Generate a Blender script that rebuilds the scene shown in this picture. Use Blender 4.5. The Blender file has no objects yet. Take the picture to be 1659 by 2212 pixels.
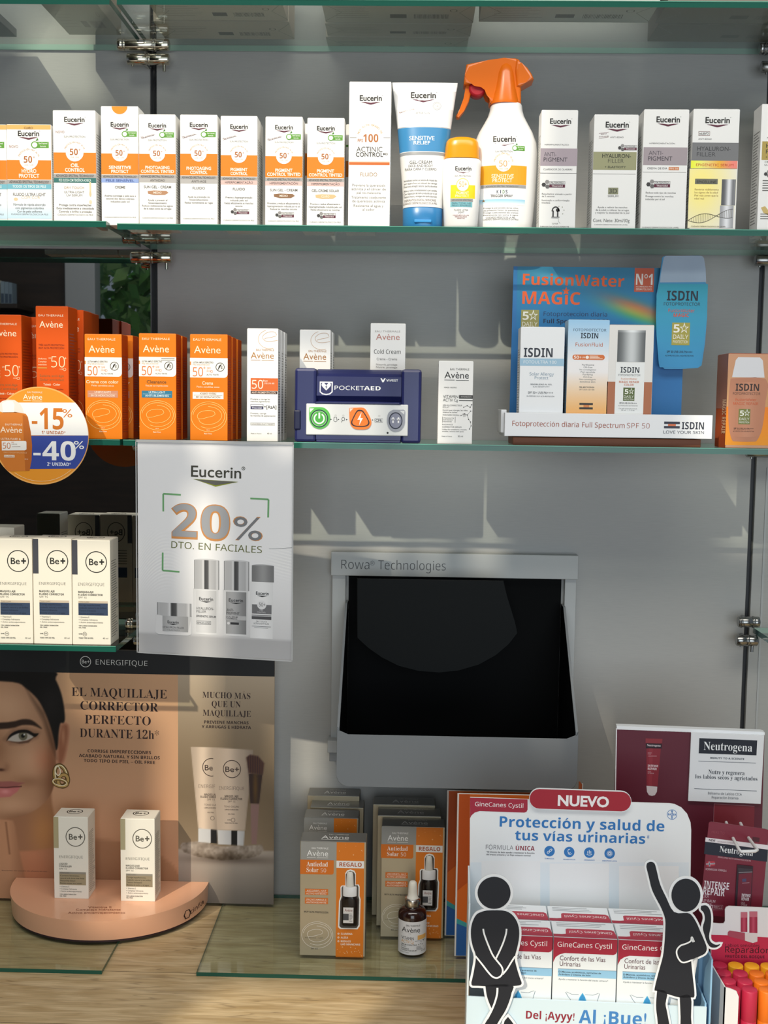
import bpy, bmesh, math, random, unicodedata
import numpy as np
from mathutils import Vector, Matrix
R = math.radians
scene = bpy.context.scene
COL = scene.collection
rnd = random.Random(7)

# ------------------------------------------------------------------ camera
FPX, CX, CY = 2500.0, 829.5, 1106.0
CAM = Vector((0.0, -1.84, 1.5))
ROT = Matrix.Rotation(R(1.37), 3, 'Z') @ Matrix.Rotation(R(90 - 5.28), 3, 'X') @ Matrix.Rotation(R(0.77), 3, 'Z')
cd = bpy.data.cameras.new('camera')
cd.sensor_fit = 'VERTICAL'
cd.sensor_height = 36.0
cd.lens = FPX / 2212.0 * 36.0
cd.clip_start = 0.02
cam = bpy.data.objects.new('camera', cd)
COL.objects.link(cam)
cam.matrix_world = Matrix.Translation(CAM) @ ROT.to_4x4()
scene.camera = cam
scene.view_settings.view_transform = 'Standard'
scene.view_settings.look = 'None'
scene.view_settings.gamma = 1.0
scene.view_settings.use_curve_mapping = False
scene.view_settings.exposure = 0.0
scene.cycles.max_bounces = 10
scene.cycles.transparent_max_bounces = 24
scene.cycles.caustics_reflective = False
scene.cycles.caustics_refractive = False
try:
    scene.cycles.use_denoising = True
except Exception:
    pass

def ray(x, y):
    return ROT @ Vector(((x - CX) / FPX, -(y - CY) / FPX, -1.0))
def at(x, y, Y):                       # photo pixel -> point on the vertical plane at depth Y
    d = ray(x, y)
    return CAM + d * ((Y - CAM.y) / d.y)
def onz(x, y, z):                      # photo pixel -> point on the horizontal plane at height z
    d = ray(x, y)
    return CAM + d * ((z - CAM.z) / d.z)
def proj(p):
    q = ROT.transposed() @ (Vector(p) - CAM)
    return CX + q.x / -q.z * FPX, CY - q.y / -q.z * FPX

# ------------------------------------------------------------------ light
SUNDIR = Vector((0.52, 1.0, -0.78)).normalized()
wd = bpy.data.worlds.new('world')
scene.world = wd
wd.use_nodes = True
wd.node_tree.nodes['Background'].inputs[0].default_value = (0.72, 0.84, 1.0, 1)
wd.node_tree.nodes['Background'].inputs[1].default_value = 0.22
def light(name, kind, energy, color, loc=(0, 0, 0), aim=None, size=1, size_y=None):
    l = bpy.data.lights.new(name, kind)
    l.energy = energy
    l.color = color
    o = bpy.data.objects.new(name, l)
    COL.objects.link(o)
    o.location = loc
    if aim is not None:
        o.rotation_euler = Vector(aim).to_track_quat('-Z', 'Y').to_euler()
    if kind == 'AREA':
        l.shape = 'RECTANGLE'
        l.size = size
        l.size_y = size_y or size
    return o
sun = light('sun', 'SUN', 2.6, (1.0, 0.90, 0.72), (-2, -4, 5), SUNDIR)
sun.data.angle = R(0.7)
light('daylight_from_shopfront', 'AREA', 31, (0.84, 0.93, 1.0), (0.55, -3.0, 1.3), (0, 1, 0.0), 2.2, 1.6)
light('ceiling_lamp_light', 'AREA', 25, (1.0, 0.95, 0.86), (0.1, -1.25, 2.75), (0, 0.45, -1), 2.4, 0.5)

light('added_mirror_view_fill', 'AREA', 13, (1.0, 0.95, 0.88), (-0.9, -1.95, 2.7), (-0.1, -0.75, -1), 1.2, 0.4)  # added fill without a real lamp, brightens the room reflected in the mirror

# ------------------------------------------------------------------ materials
def lin(c):
    return tuple(((v / 12.92) if v <= 0.04045 else ((v + 0.055) / 1.055) ** 2.4) for v in c)
def hexc(h):
    h = h.lstrip('#')
    return lin(tuple(int(h[i:i + 2], 16) / 255 for i in (0, 2, 4)))
MATS = {}
def M(h, rough=0.5, metal=0.0, spec=0.4, coat=0.0):
    k = (h, rough, metal, spec, coat)
    if k in MATS:
        return MATS[k]
    m = bpy.data.materials.new('surface_' + h.lstrip('#'))
    m.use_nodes = True
    b = m.node_tree.nodes['Principled BSDF']
    b.inputs['Base Color'].default_value = (*hexc(h), 1)
    b.inputs['Roughness'].default_value = rough
    b.inputs['Metallic'].default_value = metal
    b.inputs['Specular IOR Level'].default_value = spec
    if coat:
        b.inputs['Coat Weight'].default_value = coat
        b.inputs['Coat Roughness'].default_value = 0.08
    MATS[k] = m
    return m
def nodemat(name):
    m = bpy.data.materials.new(name)
    m.use_nodes = True
    nt = m.node_tree
    return m, nt, nt.nodes['Principled BSDF']
def noise_mat(name, c1, c2, scale, stretch=(1, 1, 1), rough=0.5, detail=6, bump=0.0, metal=0.0, spec=0.4):
    m, nt, b = nodemat(name)
    tc = nt.nodes.new('ShaderNodeTexCoord')
    mp = nt.nodes.new('ShaderNodeMapping')
    mp.inputs['Scale'].default_value = stretch
    nz = nt.nodes.new('ShaderNodeTexNoise')
    nz.inputs['Scale'].default_value = scale
    nz.inputs['Detail'].default_value = detail
    cr = nt.nodes.new('ShaderNodeValToRGB')
    cr.color_ramp.elements[0].color = (*hexc(c1), 1)
    cr.color_ramp.elements[1].color = (*hexc(c2), 1)
    cr.color_ramp.elements[0].position = 0.3
    cr.color_ramp.elements[1].position = 0.7
    L = nt.links.new
    L(tc.outputs['Object'], mp.inputs[0])
    L(mp.outputs[0], nz.inputs['Vector'])
    L(nz.outputs[0], cr.inputs[0])
    L(cr.outputs[0], b.inputs['Base Color'])
    b.inputs['Roughness'].default_value = rough
    b.inputs['Metallic'].default_value = metal
    b.inputs['Specular IOR Level'].default_value = spec
    if bump:
        bp = nt.nodes.new('ShaderNodeBump')
        bp.inputs['Strength'].default_value = bump
        bp.inputs['Distance'].default_value = 0.001
        L(nz.outputs[0], bp.inputs['Height'])
        L(bp.outputs[0], b.inputs['Normal'])
    return m
def glass_mat(name, tint, refl=1.0, base=0.0):
    m = bpy.data.materials.new(name)
    m.use_nodes = True
    nt = m.node_tree
    for n in list(nt.nodes):
        nt.nodes.remove(n)
    out = nt.nodes.new('ShaderNodeOutputMaterial')
    mix = nt.nodes.new('ShaderNodeMixShader')
    tr = nt.nodes.new('ShaderNodeBsdfTransparent')
    tr.inputs[0].default_value = (*tint, 1)
    gl = nt.nodes.new('ShaderNodeBsdfGlossy')
    gl.inputs['Roughness'].default_value = 0.02
    gl.inputs[0].default_value = (refl, refl, refl, 1)
    lw = nt.nodes.new('ShaderNodeLayerWeight')
    pw = nt.nodes.new('ShaderNodeMath')
    pw.operation = 'POWER'
    pw.inputs[1].default_value = 4.0
    ma = nt.nodes.new('ShaderNodeMath')
    ma.operation = 'MULTIPLY_ADD'
    ma.inputs[1].default_value = 0.62
    ma.inputs[2].default_value = 0.045
    L = nt.links.new
    L(lw.outputs['Facing'], pw.inputs[0])
    L(pw.outputs[0], ma.inputs[0])
    L(ma.outputs[0], mix.inputs[0])
    L(tr.outputs[0], mix.inputs[1])
    L(gl.outputs[0], mix.inputs[2])
    L(mix.outputs[0], out.inputs[0])
    return m
GLASS = glass_mat('clear_green_glass', (0.93, 0.975, 0.955), 0.8)
PANE = glass_mat('window_glass', (0.97, 0.98, 0.98))
ACRYL = glass_mat('clear_acrylic', (0.97, 0.97, 0.97), 0.8)
GEDGE = M('1d5a4c', 0.15, 0, 0.5)
GBACK = M('9fc3b4', 0.2, 0, 0.5)  # rear edge of the same glass, the light it catches put into the colour
CHROME = M('c8c2b4', 0.16, 1.0)
STEEL = M('9c9c9a', 0.25, 1.0)
WALLM = noise_mat('pale_grey_laminate', 'a6a6a4', 'acaca9', 40, (1, 1, 30), 0.42, 4)
# printed pictures: the ink colour of every point is worked out in numpy and kept in a colour attribute
PRINT, _nt, _b = nodemat('printed_ink')
_a = _nt.nodes.new('ShaderNodeAttribute')
_a.attribute_name = 'ink'
_nt.links.new(_a.outputs['Color'], _b.inputs['Base Color'])
_b.inputs['Roughness'].default_value = 0.45
_b.inputs['Specular IOR Level'].default_value = 0.3

# ------------------------------------------------------------------ text
def _m(s, up, lo, dg):
    o = ''
    for c in s:
        if 'A' <= c <= 'Z': o += chr(up + ord(c) - 65)
        elif 'a' <= c <= 'z': o += chr(lo + ord(c) - 97)
        elif '0' <= c <= '9': o += chr(dg + ord(c) - 48)
        else: o += c
    return o
STY = {  # style: (capital code, small code, digit code, stroke offset)
    'g': (65, 97, 48, 0.0), 'gb': (65, 97, 48, 0.011), 'ge': (65, 97, 48, 0.024), 'gx': (65, 97, 48, 0.035), 'gl': (65, 97, 48, -0.008),
    's': (0x1D400, 0x1D41A, 0x1D7CE, -0.006), 'sl': (0x1D400, 0x1D41A, 0x1D7CE, -0.018),
    'n': (0x1D5A0, 0x1D5BA, 0x1D7E2, 0.0), 'nl': (0x1D5A0, 0x1D5BA, 0x1D7E2, -0.012),
    'b': (0x1D5D4, 0x1D5EE, 0x1D7EC, 0.0), 'x': (0x1D5D4, 0x1D5EE, 0x1D7EC, 0.0), 'xx': (0x1D5D4, 0x1D5EE, 0x1D7EC, 0.03)}
TXT = {}
def _raw(s, st):
    up, lo, dg, off = STY[st]
    c = bpy.data.curves.new('lettering', 'FONT')
    c.body = _m(s, up, lo, dg)
    c.size = 1.0
    c.resolution_u = 3
    c.offset = off
    o = bpy.data.objects.new('lettering', c)
    me = bpy.data.meshes.new_from_object(o)
    v = np.array([tuple(q.co)[:2] for q in me.vertices], dtype=float).reshape(-1, 2)
    f = [tuple(p.vertices) for p in me.polygons]
    bpy.data.objects.remove(o)
    bpy.data.curves.remove(c)
    bpy.data.meshes.remove(me)
    return v, f
def glyphs(s, st='g'):
    k = (s, st)
    if k in TXT:
        return TXT[k]
    acc = []
    if st[0] in 'snbx':                     # these alphabets have no accented letters: put the accents on by hand
        base = ''
        for ch in s:
            d = unicodedata.normalize('NFD', ch)
            if len(d) == 2 and d[1] in '\u0301\u0300\u0303':
                acc.append((len(base), d[0], d[1])); base += d[0]
            else:
                base += ch
        s = base
    v, f = _raw(s, st)
    for i, ch, mark in acc:
        x1 = _raw(s[:i + 1], st)[0][:, 0].max()
        gv = _raw(ch, st)[0]
        x0 = x1 - (gv[:, 0].max() - gv[:, 0].min())
        xc, hh = (x0 + x1) / 2, gv[:, 1].max()
        if ch == 'i':
            xh = _raw('x', st)[0][:, 1].max()
            f = [q for q in f if not (min(v[j, 1] for j in q) > xh * 1.02 and x0 - .02 <= v[q[0], 0] <= x1 + .02)]
            hh = xh
        tk = {'x': 0.085, 'b': 0.065, 's': 0.04}.get(st[0], 0.04)
        sg = {'\u0301': 1, '\u0300': -1, '\u0303': 0}[mark]
        yb, n0 = hh + 0.045, len(v)
        if sg:
            pts = [(xc - sg * 0.05 - tk * .5, yb), (xc - sg * 0.05 + tk * .5, yb), (xc + sg * 0.06 + tk * .6, yb + .13), (xc + sg * 0.06 - tk * .6, yb + .13)]
        else:
            pts = [(xc - .12, yb + .02), (xc + .12, yb + .05), (xc + .12, yb + .05 + tk), (xc - .12, yb + .02 + tk)]
        v = np.vstack([v, np.array(pts)])
        f = list(f) + [(n0, n0 + 1, n0 + 2, n0 + 3)]
    TXT[k] = (v, f)
    return TXT[k]
CAPH = {}
def caph(st):
    if st not in CAPH:
        v, f = glyphs('H', st)
        CAPH[st] = v[:, 1].max()
    return CAPH[st]

# ------------------------------------------------------------------ mesh building
EPS = 0.00012
class MB:
    """collects faces (world or local coordinates) with a material each; build() links them as one mesh object"""
    def __init__(self):
        self.v, self.f, self.m, self.mats, self.col, self.sm = [], [], [], [], {}, []
    def mi(self, mat):
        if isinstance(mat, str):
            mat = M(mat)
        for i, q in enumerate(self.mats):
            if q is mat:
                return i
        self.mats.append(mat)
        return len(self.mats) - 1
    def add(self, vs, fs, mat, smooth=False):
        b = len(self.v)
        self.v.extend(tuple(p) for p in vs)
        i = self.mi(mat)
        for f in fs:
            self.f.append(tuple(b + k for k in f))
            self.m.append(i)
            self.sm.append(smooth)
        return b
    def box(self, x0, x1, y0, y1, z0, z1, mat, bev=0.0, mats=None):
        """mats: optional dict for the faces front(-y) back left right top bottom"""
        bm = bmesh.new()
        bmesh.ops.create_cube(bm, size=1)
        for q in bm.verts:
            q.co = Vector(((x0 + x1) / 2 + q.co.x * (x1 - x0), (y0 + y1) / 2 + q.co.y * (y1 - y0), (z0 + z1) / 2 + q.co.z * (z1 - z0)))
        if bev:
            bmesh.ops.bevel(bm, geom=list(bm.edges), offset=bev, segments=2, affect='EDGES', profile=0.5)
        bm.normal_update()
        base = len(self.v)
        self.v.extend(tuple(q.co) for q in bm.verts)
        dirs = {'front': (0, -1, 0), 'back': (0, 1, 0), 'left': (-1, 0, 0), 'right': (1, 0, 0), 'top': (0, 0, 1), 'bottom': (0, 0, -1)}
        for f in bm.faces:
            mm = mat
            if mats:
                best = max(dirs, key=lambda d: f.normal.dot(Vector(dirs[d])))
                mm = mats.get(best, mat)
            self.f.append(tuple(base + q.index for q in f.verts))
            self.m.append(self.mi(mm))
            self.sm.append(False)
        bm.free()
    def loft(self, rings, mat, cap0=True, cap1=True, smooth=True, closed=True):
        """rings of equal length joined one after the other"""
        n = len(rings[0])
        vs = [p for r in rings for p in r]
        fs = []
        for k in range(len(rings) - 1):
            for i in range(n if closed else n - 1):
                j = (i + 1) % n
                fs.append((k * n + i, k * n + j, (k + 1) * n + j, (k + 1) * n + i))
        self.add(vs, fs, mat, smooth)
        if cap0:
            self.add(rings[0], [tuple(range(n))[::-1]], mat)
        if cap1:
            self.add(rings[-1], [tuple(range(n))], mat)
    def lathe(self, cx, cy, prof, mat, n=32, rx=1.0, ry=1.0):
        rings = []
        for (r, z) in prof:
            rings.append([(cx + r * rx * math.cos(2 * math.pi * i / n), cy + r * ry * math.sin(2 * math.pi * i / n), z) for i in range(n)])
        self.loft(rings, mat)
    def tube(self, pts, r, mat, n=12):
        pts = [Vector(p) for p in pts]
        rings = []
        for i, p in enumerate(pts):
            t = (pts[min(i + 1, len(pts) - 1)] - pts[max(i - 1, 0)]).normalized()
            a = t.orthogonal().normalized() if i == 0 else (prev - t * prev.dot(t)).normalized()
            prev = a
            b = t.cross(a)
            rr = r[i] if isinstance(r, (list, tuple)) else r
            rings.append([p + (a * math.cos(2 * math.pi * k / n) + b * math.sin(2 * math.pi * k / n)) * rr for k in range(n)])
        self.loft(rings, mat)
    def prism(self, pts, y0, y1, mat, side=None, back=None):
        """outline in (x, z) given counter-clockwise as seen from -y, extruded from y0 (front) to y1 (back)"""
        if sum(pts[i][0] * pts[(i + 1) % len(pts)][1] - pts[(i + 1) % len(pts)][0] * pts[i][1] for i in range(len(pts))) < 0:
            pts = pts[::-1]
        n = len(pts)
        self.add([(x, y0, z) for x, z in pts], [tuple(range(n))], mat)
        self.add([(x, y1, z) for x, z in pts], [tuple(range(n))[::-1]], back or mat)
        self.add([(x, y0, z) for x, z in pts] + [(x, y1, z) for x, z in pts], [(i, n + i, n + (i + 1) % n, (i + 1) % n) for i in range(n)], side or mat)
    def build(self, name, parent=None, base=None, rot=None):
        me = bpy.data.meshes.new(name)
        b = Vector(base) if base is not None else Vector((0, 0, 0))
        off = b if parent is None else Vector((0, 0, 0))
        vs = [(p[0] - off.x, p[1] - off.y, p[2] - off.z) for p in self.v] if off.length else self.v
        me.from_pydata(vs, [], self.f)
        for q in self.mats:
            me.materials.append(q)
        me.polygons.foreach_set('material_index', self.m)
        me.polygons.foreach_set('use_smooth', self.sm)
        if self.col:
            at_ = me.color_attributes.new('ink', 'FLOAT_COLOR', 'POINT')
            arr = np.ones((len(self.v), 4), dtype=np.float32)
            for s, c in self.col.items():
                arr[s:s + len(c), :3] = c
            at_.data.foreach_set('color', arr.ravel())
        me.update()
        o = bpy.data.objects.new(name, me)
        COL.objects.link(o)
        if parent is not None:
            o.parent = parent
        else:
            o.location = b
            if rot:
                o.rotation_euler = rot
        return o

def tag(o, label, cat, group=None, kind=None):
    if label: o['label'] = label
    if cat: o['category'] = cat
    if group: o['group'] = group
    if kind: o['kind'] = kind
    return o
def thing(name, label, cat, loc=(0, 0, 0), rotz=0.0, group=None, rot=None):
    o = bpy.data.objects.new(name, None)
    o.empty_display_size = 0.02
    COL.objects.link(o)
    o.location = loc
    o.rotation_euler = rot or (0, 0, rotz)
    return tag(o, label, cat, group)
def structure(name, mb):
    o = mb.build(name)
    o['kind'] = 'structure'
    return o

class Art:
    """prints on one face. The face is a W x H rectangle (or a curved sheet given by warp); art is given in the pixel
    coordinates of a photo crop (ox, oy, s), the rectangle px = (x0, y0, x1, y1) of the photo falling on the face"""
    def __init__(self, mb, px, W, H, O=(0, 0, 0), U=(1, 0, 0), V=(0, 0, 1), N=(0, -1, 0), crop=(0, 0, 1), warp=None):
        self.mb, self.px, self.W, self.H = mb, px, W, H
        self.O, self.U, self.V, self.N = Vector(O), Vector(U), Vector(V), Vector(N)
        self.crop, self.warp, self.lay = crop, warp, 1
    def uv(self, x, y):
        ox, oy, s = self.crop
        X, Y = ox + x / s, oy + y / s
        x0, y0, x1, y1 = self.px
        return (X - x0) / (x1 - x0) * self.W, (y1 - Y) / (y1 - y0) * self.H
    def P(self, x, y):
        u, v = self.uv(x, y)
        return self.S(u, v)
    def S(self, u, v):
        if self.warp:
            p, n = self.warp(u, v)
            return p + n * (EPS * self.lay)
        return self.O + self.U * u + self.V * v + self.N * (EPS * self.lay)
    def poly(self, pts, mat, lay=1):
        self.lay = lay
        q = [self.P(*p) for p in pts]
        u = [self.uv(*p) for p in pts]
        a = sum(u[i][0] * u[(i + 1) % len(u)][1] - u[(i + 1) % len(u)][0] * u[i][1] for i in range(len(u)))
        if a < 0:
            q = q[::-1]
        self.mb.add(q, [tuple(range(len(q)))], mat)
    def rect(self, x0, y0, x1, y1, mat, lay=1, n=None):
        n, m = n or (12 if self.warp else 1), 8 if self.warp and abs(y1 - y0) > 6 else 1
        self.lay = lay
        vs, fs = [], []
        for i in range(n + 1):
            for j in range(m + 1):
                vs.append(self.P(x0 + (x1 - x0) * i / n, y1 + (y0 - y1) * j / m))
        for i in range(n):
            for j in range(m):
                a = i * (m + 1) + j
                fs.append((a, a + m + 1, a + m + 2, a + 1))
        self.mb.add(vs, fs, mat)
    def frame(self, x0, y0, x1, y1, t, mat, lay=1):
        self.rect(x0, y0, x1, y0 + t, mat, lay); self.rect(x0, y1 - t, x1, y1, mat, lay)
        self.rect(x0, y0, x0 + t, y1, mat, lay); self.rect(x1 - t, y0, x1, y1, mat, lay)
    def disc(self, x, y, r, mat, lay=1, ry=None, n=28, a0=0, a1=360):
        ry = ry or r
        full = abs(a1 - a0) >= 360
        if self.warp and full and r > 8:
            self.lay = lay
            vs, fs, K = [], [], 5
            for k in range(K + 1):
                for i in range(n):
                    q = 2 * math.pi * i / n
                    vs.append(self.P(x + r * k / K * math.cos(q), y - ry * k / K * math.sin(q)))
            for k in range(K):
                for i in range(n):
                    j = (i + 1) % n
                    fs.append((k * n + i, (k + 1) * n + i, (k + 1) * n + j, k * n + j) if k else (i, n + i, n + j))
            self.mb.add(vs, fs, mat)
            return
        pts = [(x + r * math.cos(R(a0 + (a1 - a0) * i / n)), y - ry * math.sin(R(a0 + (a1 - a0) * i / n))) for i in range(n if full else n + 1)]
        self.poly(pts, mat, lay)
    def ring(self, x, y, r, t, mat, lay=1, ry=None, n=36, a0=0, a1=360, rot=0):
        ry = ry or r
        self.lay = lay
        vs, fs = [], []
        cr, sr = math.cos(R(rot)), math.sin(R(rot))
        for i in range(n + 1):
            a = R(a0 + (a1 - a0) * i / n)
            for k in (t / 2, -t / 2):
                ex, ey = (r + k) * math.cos(a), (ry + k) * math.sin(a)
                vs.append(self.P(x + ex * cr - ey * sr, y - (ex * sr + ey * cr)))
        for i in range(n):
            fs.append((2 * i, 2 * i + 2, 2 * i + 3, 2 * i + 1))
        self.mb.add(vs, fs, mat)
    def line(self, pts, t, mat, lay=1):
        self.lay = lay
        vs, fs = [], []
        n = len(pts)
        for i in range(n):
            a, b = pts[max(i - 1, 0)], pts[min(i + 1, n - 1)]
            dx, dy = b[0] - a[0], b[1] - a[1]
            L = math.hypot(dx, dy) or 1
            nx, ny = -dy / L * t / 2, dx / L * t / 2
            vs += [self.P(pts[i][0] + nx, pts[i][1] + ny), self.P(pts[i][0] - nx, pts[i][1] - ny)]
        for i in range(n - 1):
            fs.append((2 * i, 2 * i + 1, 2 * i + 3, 2 * i + 2))
        self.mb.add(vs, fs, mat)
    def text(self, s, x, y, h, mat, w=None, st='g', al='c', lay=None, rot=0, flip=False):
        """y: baseline, h: height of a capital, w: full width (natural when None)"""
        self.lay = lay = lay if lay is not None else getattr(self, 'tl', 2)
        v, f = glyphs(s, st)
        if not len(v):
            return
        sy = h / caph(st)
        mn, mx = v[:, 0].min(), v[:, 0].max()
        sx = w / (mx - mn) if w else sy
        tx = (v[:, 0] - mn) * sx
        tw = (mx - mn) * sx
        tx = tx - (tw / 2 if al == 'c' else tw if al == 'r' else 0)
        ty = v[:, 1] * sy
        if flip:
            tx, ty = -tx, -ty
        c, sn = math.cos(R(rot)), math.sin(R(rot))
        X = x + tx * c - ty * sn
        Y = y - (tx * sn + ty * c)
        if STY[st][3] <= 0:
            self.mb.add([self.P(a, b) for a, b in zip(X, Y)], f, mat)
            return
        vs, fs = [], []                      # fattened letters fold over themselves: keep their faces a hair apart
        for i, q in enumerate(f):
            self.lay = lay + (i * 0.6180339) % 1.0 * 0.45
            fs.append(tuple(range(len(vs), len(vs) + len(q))))
            vs += [self.P(X[j], Y[j]) for j in q]
        self.lay = lay
        self.mb.add(vs, fs, mat)
    def lines(self, rows, mat, st='g', al='c', lay=None):
        """rows: (text, x, baseline, height, width)"""
        for r in rows:
            self.text(r[0], r[1], r[2], r[3], mat, r[4] if len(r) > 4 else None, st, al, lay)
    def arctext(self, s, x, y, r, h, mat, a0, a1, st='g', lay=None):
        n = len(s)
        for i, ch in enumerate(s):
            if ch == ' ':
                continue
            a = a0 + (a1 - a0) * (i + 0.5) / n
            self.text(ch, x + r * math.cos(R(a)), y - r * math.sin(R(a)), h, mat, None, st, 'c', lay, rot=a - 90)
    def smallprint(self, x0, x1, y0, y1, step, mat, lay=2, t=None, fill=(0.6, 1.0)):
        y = y0
        while y < y1:
            self.rect(x0, y, x0 + (x1 - x0) * rnd.uniform(*fill), y + (t or step * 0.35), mat, lay, 2)
            y += step
    def paint(self, x0, y0, x1, y1, step, fn, lay=1):
        """a printed picture: fn(x, y) -> r, g, b arrays (sRGB 0..1) over a fine grid"""
        self.lay = lay
        nx, ny = max(2, int((x1 - x0) / step) + 1), max(2, int((y1 - y0) / step) + 1)
        gx, gy = np.meshgrid(np.linspace(x0, x1, nx), np.linspace(y0, y1, ny))
        c = np.stack(fn(gx, gy), -1).reshape(-1, 3).clip(0, 1)
        c = np.where(c <= 0.04045, c / 12.92, ((c + 0.055) / 1.055) ** 2.4)
        vs = [self.P(a, b) for a, b in zip(gx.ravel(), gy.ravel())]
        fs = []
        for j in range(ny - 1):
            for i in range(nx - 1):
                a = j * nx + i
                fs.append((a + nx, a + nx + 1, a + 1, a))
        b = self.mb.add(vs, fs, PRINT)
        self.mb.col[b] = c.astype(np.float32)

YF = -0.21                       # front edge of the glass shelves
Z2 = at(829, 488, YF).z          # tops of the glass shelves
Z1 = at(829, 12, YF).z + 0.008
Z3 = at(829, 957.5, YF).z
Z4 = at(100, 1393, YF - 0.0).z   # short shelf with the cream cartons
ZG = at(620, 1931, 0.0).z        # top of the glass lying on the worktop
ZC = ZG - 0.006                  # worktop
GT = 0.0085                      # glass thickness
# ------------------------------------------------------------------ setting
SEAM_L = at(332, 400, 0).x
SEAM_R = at(1633, 900, 0).x
ztop = 2.4
# wall behind the shelves
mb = MB(); mb.box(SEAM_L + 0.005, SEAM_R - 0.004, 0, 0.02, ZC - 0.05, ztop, WALLM, 0.001); structure('wall_back', mb)
mb = MB(); mb.box(-2.2, SEAM_L - 0.005, 0, 0.02, at(200, 538, 0).z, ztop, WALLM, 0.001); structure('wall_left', mb)
mb = MB(); mb.box(SEAM_R + 0.004, 1.8, 0.0, 0.02, ZC - 0.05, ztop, WALLM, 0.001)
mb.box(SEAM_R + 0.020, SEAM_R + 0.023, -0.0015, 0.0, ZC, at(1650, 1010, 0).z, M('aeb0b0', 0.4)); structure('wall_right', mb)
mb = MB(); mb.box(SEAM_L - 0.006, SEAM_L + 0.006, 0.008, 0.03, ZC, ztop, M('15161a', 0.4)); mb.box(SEAM_L - 0.001, SEAM_L + 0.001, 0.006, 0.009, ZC, ztop, M('3a3a3c', 0.3, 0.8)); structure('trim_1', mb)
mb = MB(); mb.box(SEAM_R - 0.005, SEAM_R + 0.005, 0.008, 0.03, ZC, ztop, M('15161a', 0.4)); structure('trim_2', mb)
mb = MB(); mb.box(-2.2, SEAM_L - 0.006, 0.0, 0.012, ZC, at(200, 538, 0).z - 0.001, M('c9cdce', 0.4), 0, {'front': M('cfd3d3', 0.015, 1.0)})
tag(mb.build('wall_mirror'), 'dark mirror panel between the beige wall and the worktop, reflecting a leafy window', 'mirror')

# shop front behind the viewer, seen in the mirror; its sun openings are invented, cut to pattern the sunlight
YW = -3.2
def wall_px(x, y, Y):            # where the sunbeam that lands on pixel (x, y) of plane Y crosses the shop front
    p = at(x, y, Y)
    t = (YW - p.y) / SUNDIR.y
    q = p + SUNDIR * t
    return q.x, q.z
def beam(x0, y0, x1, y1, Y):
    a, b = wall_px(x0, y1, Y), wall_px(x1, y0, Y)
    return (min(a[0], b[0]), max(a[0], b[0]), min(a[1], b[1]), max(a[1], b[1]))
OPEN = [
    beam(-60, 120, 1168, 505, YF), beam(-60, 640, 735, 956, YF), beam(-60, 1130, 285, 1420, YF),
    beam(250, 1460, 395, 2040, -0.12), beam(615, 1270, 705, 1710, 0), beam(45, 10, 222, 225, 0),
    beam(640, 985, 705, 1245, 0), beam(795, 1000, 868, 1235, 0), beam(905, 985, 960, 1240, 0), beam(1012, 1030, 1085, 1250, 0), beam(1262, 1500, 1300, 1760, 0),
    beam(400, 2090, 1000, 2240, -0.35), beam(338, 130, 352, 470, 0), beam(845, 520, 900, 620, 0), beam(955, 540, 985, 735, 0), beam(640, 505, 700, 600, 0), beam(455, 505, 530, 570, 0), beam(1545, 1040, 1640, 1180, 0),
]
_v0, _v1 = at(146, 640, -YW), at(330, 760, -YW)        # where the mirror shows the window and the shelf stand
VIEWWIN = (_v0.x + 0.02, 1.7, 1.40, 3.05)
def pierced(name, x0, x1, z0, z1, y0, y1, holes, mat):
    xs = sorted({x0, x1, *[h[0] for h in holes], *[h[1] for h in holes]})
    zs = sorted({z0, z1, *[h[2] for h in holes], *[h[3] for h in holes]})
    mb = MB()
    for i in range(len(xs) - 1):
        if xs[i] < x0 or xs[i + 1] > x1: continue
        k0 = None
        for k in range(len(zs)):
            solid = k < len(zs) - 1 and zs[k] >= z0 and zs[k + 1] <= z1 and not any(
                h[0] <= (xs[i] + xs[i + 1]) / 2 <= h[1] and h[2] <= (zs[k] + zs[k + 1]) / 2 <= h[3] for h in holes)
            if solid and k0 is None: k0 = k
            if not solid and k0 is not None:
                mb.box(xs[i], xs[i + 1], y0, y1, zs[k0], zs[k], mat); k0 = None
    return structure(name, mb)
DARK = noise_mat('dark_brown_panelling', '1d1612', '2c221b', 6, (1, 1, 8), 0.6)
pierced('wall_front', -4.5, 3.0, 0.0, 6.0, YW - 0.02, YW, OPEN + [VIEWWIN], DARK)
x0, x1, z0, z1 = VIEWWIN
mb = MB(); FR = M('8d9092', 0.5)
mb.box(x0 - 0.02, x0 + 0.11, YW - 0.05, YW + 0.04, z0, z1, FR, 0.004); mb.box(x0 + 0.11, x1, YW - 0.05, YW + 0.03, z0, z0 + 0.05, FR, 0.004)
mb.box(x0 + 0.11, x1, YW - 0.05, YW + 0.03, z1 - 0.06, z1, FR, 0.004); mb.box(0.2, 0.26, YW - 0.05, YW + 0.03, z0 + 0.05, z1 - 0.06, FR, 0.004)
w1 = structure('window_1', mb)
mb = MB(); mb.add([(x0 + 0.1, YW - 0.01, z0 + 0.04), (x1, YW - 0.01, z0 + 0.04), (x1, YW - 0.01, z1 - 0.05), (x0 + 0.1, YW - 0.01, z1 - 0.05)], [(0, 1, 2, 3)], PANE); mb.build('pane', w1)
mb = MB(); mb.box(-4.5, 3.0, YW, 0.03, -0.02, 0.0, noise_mat('grey_floor_tiles', '4b4742', '57534d', 3)); structure('floor', mb)
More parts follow.
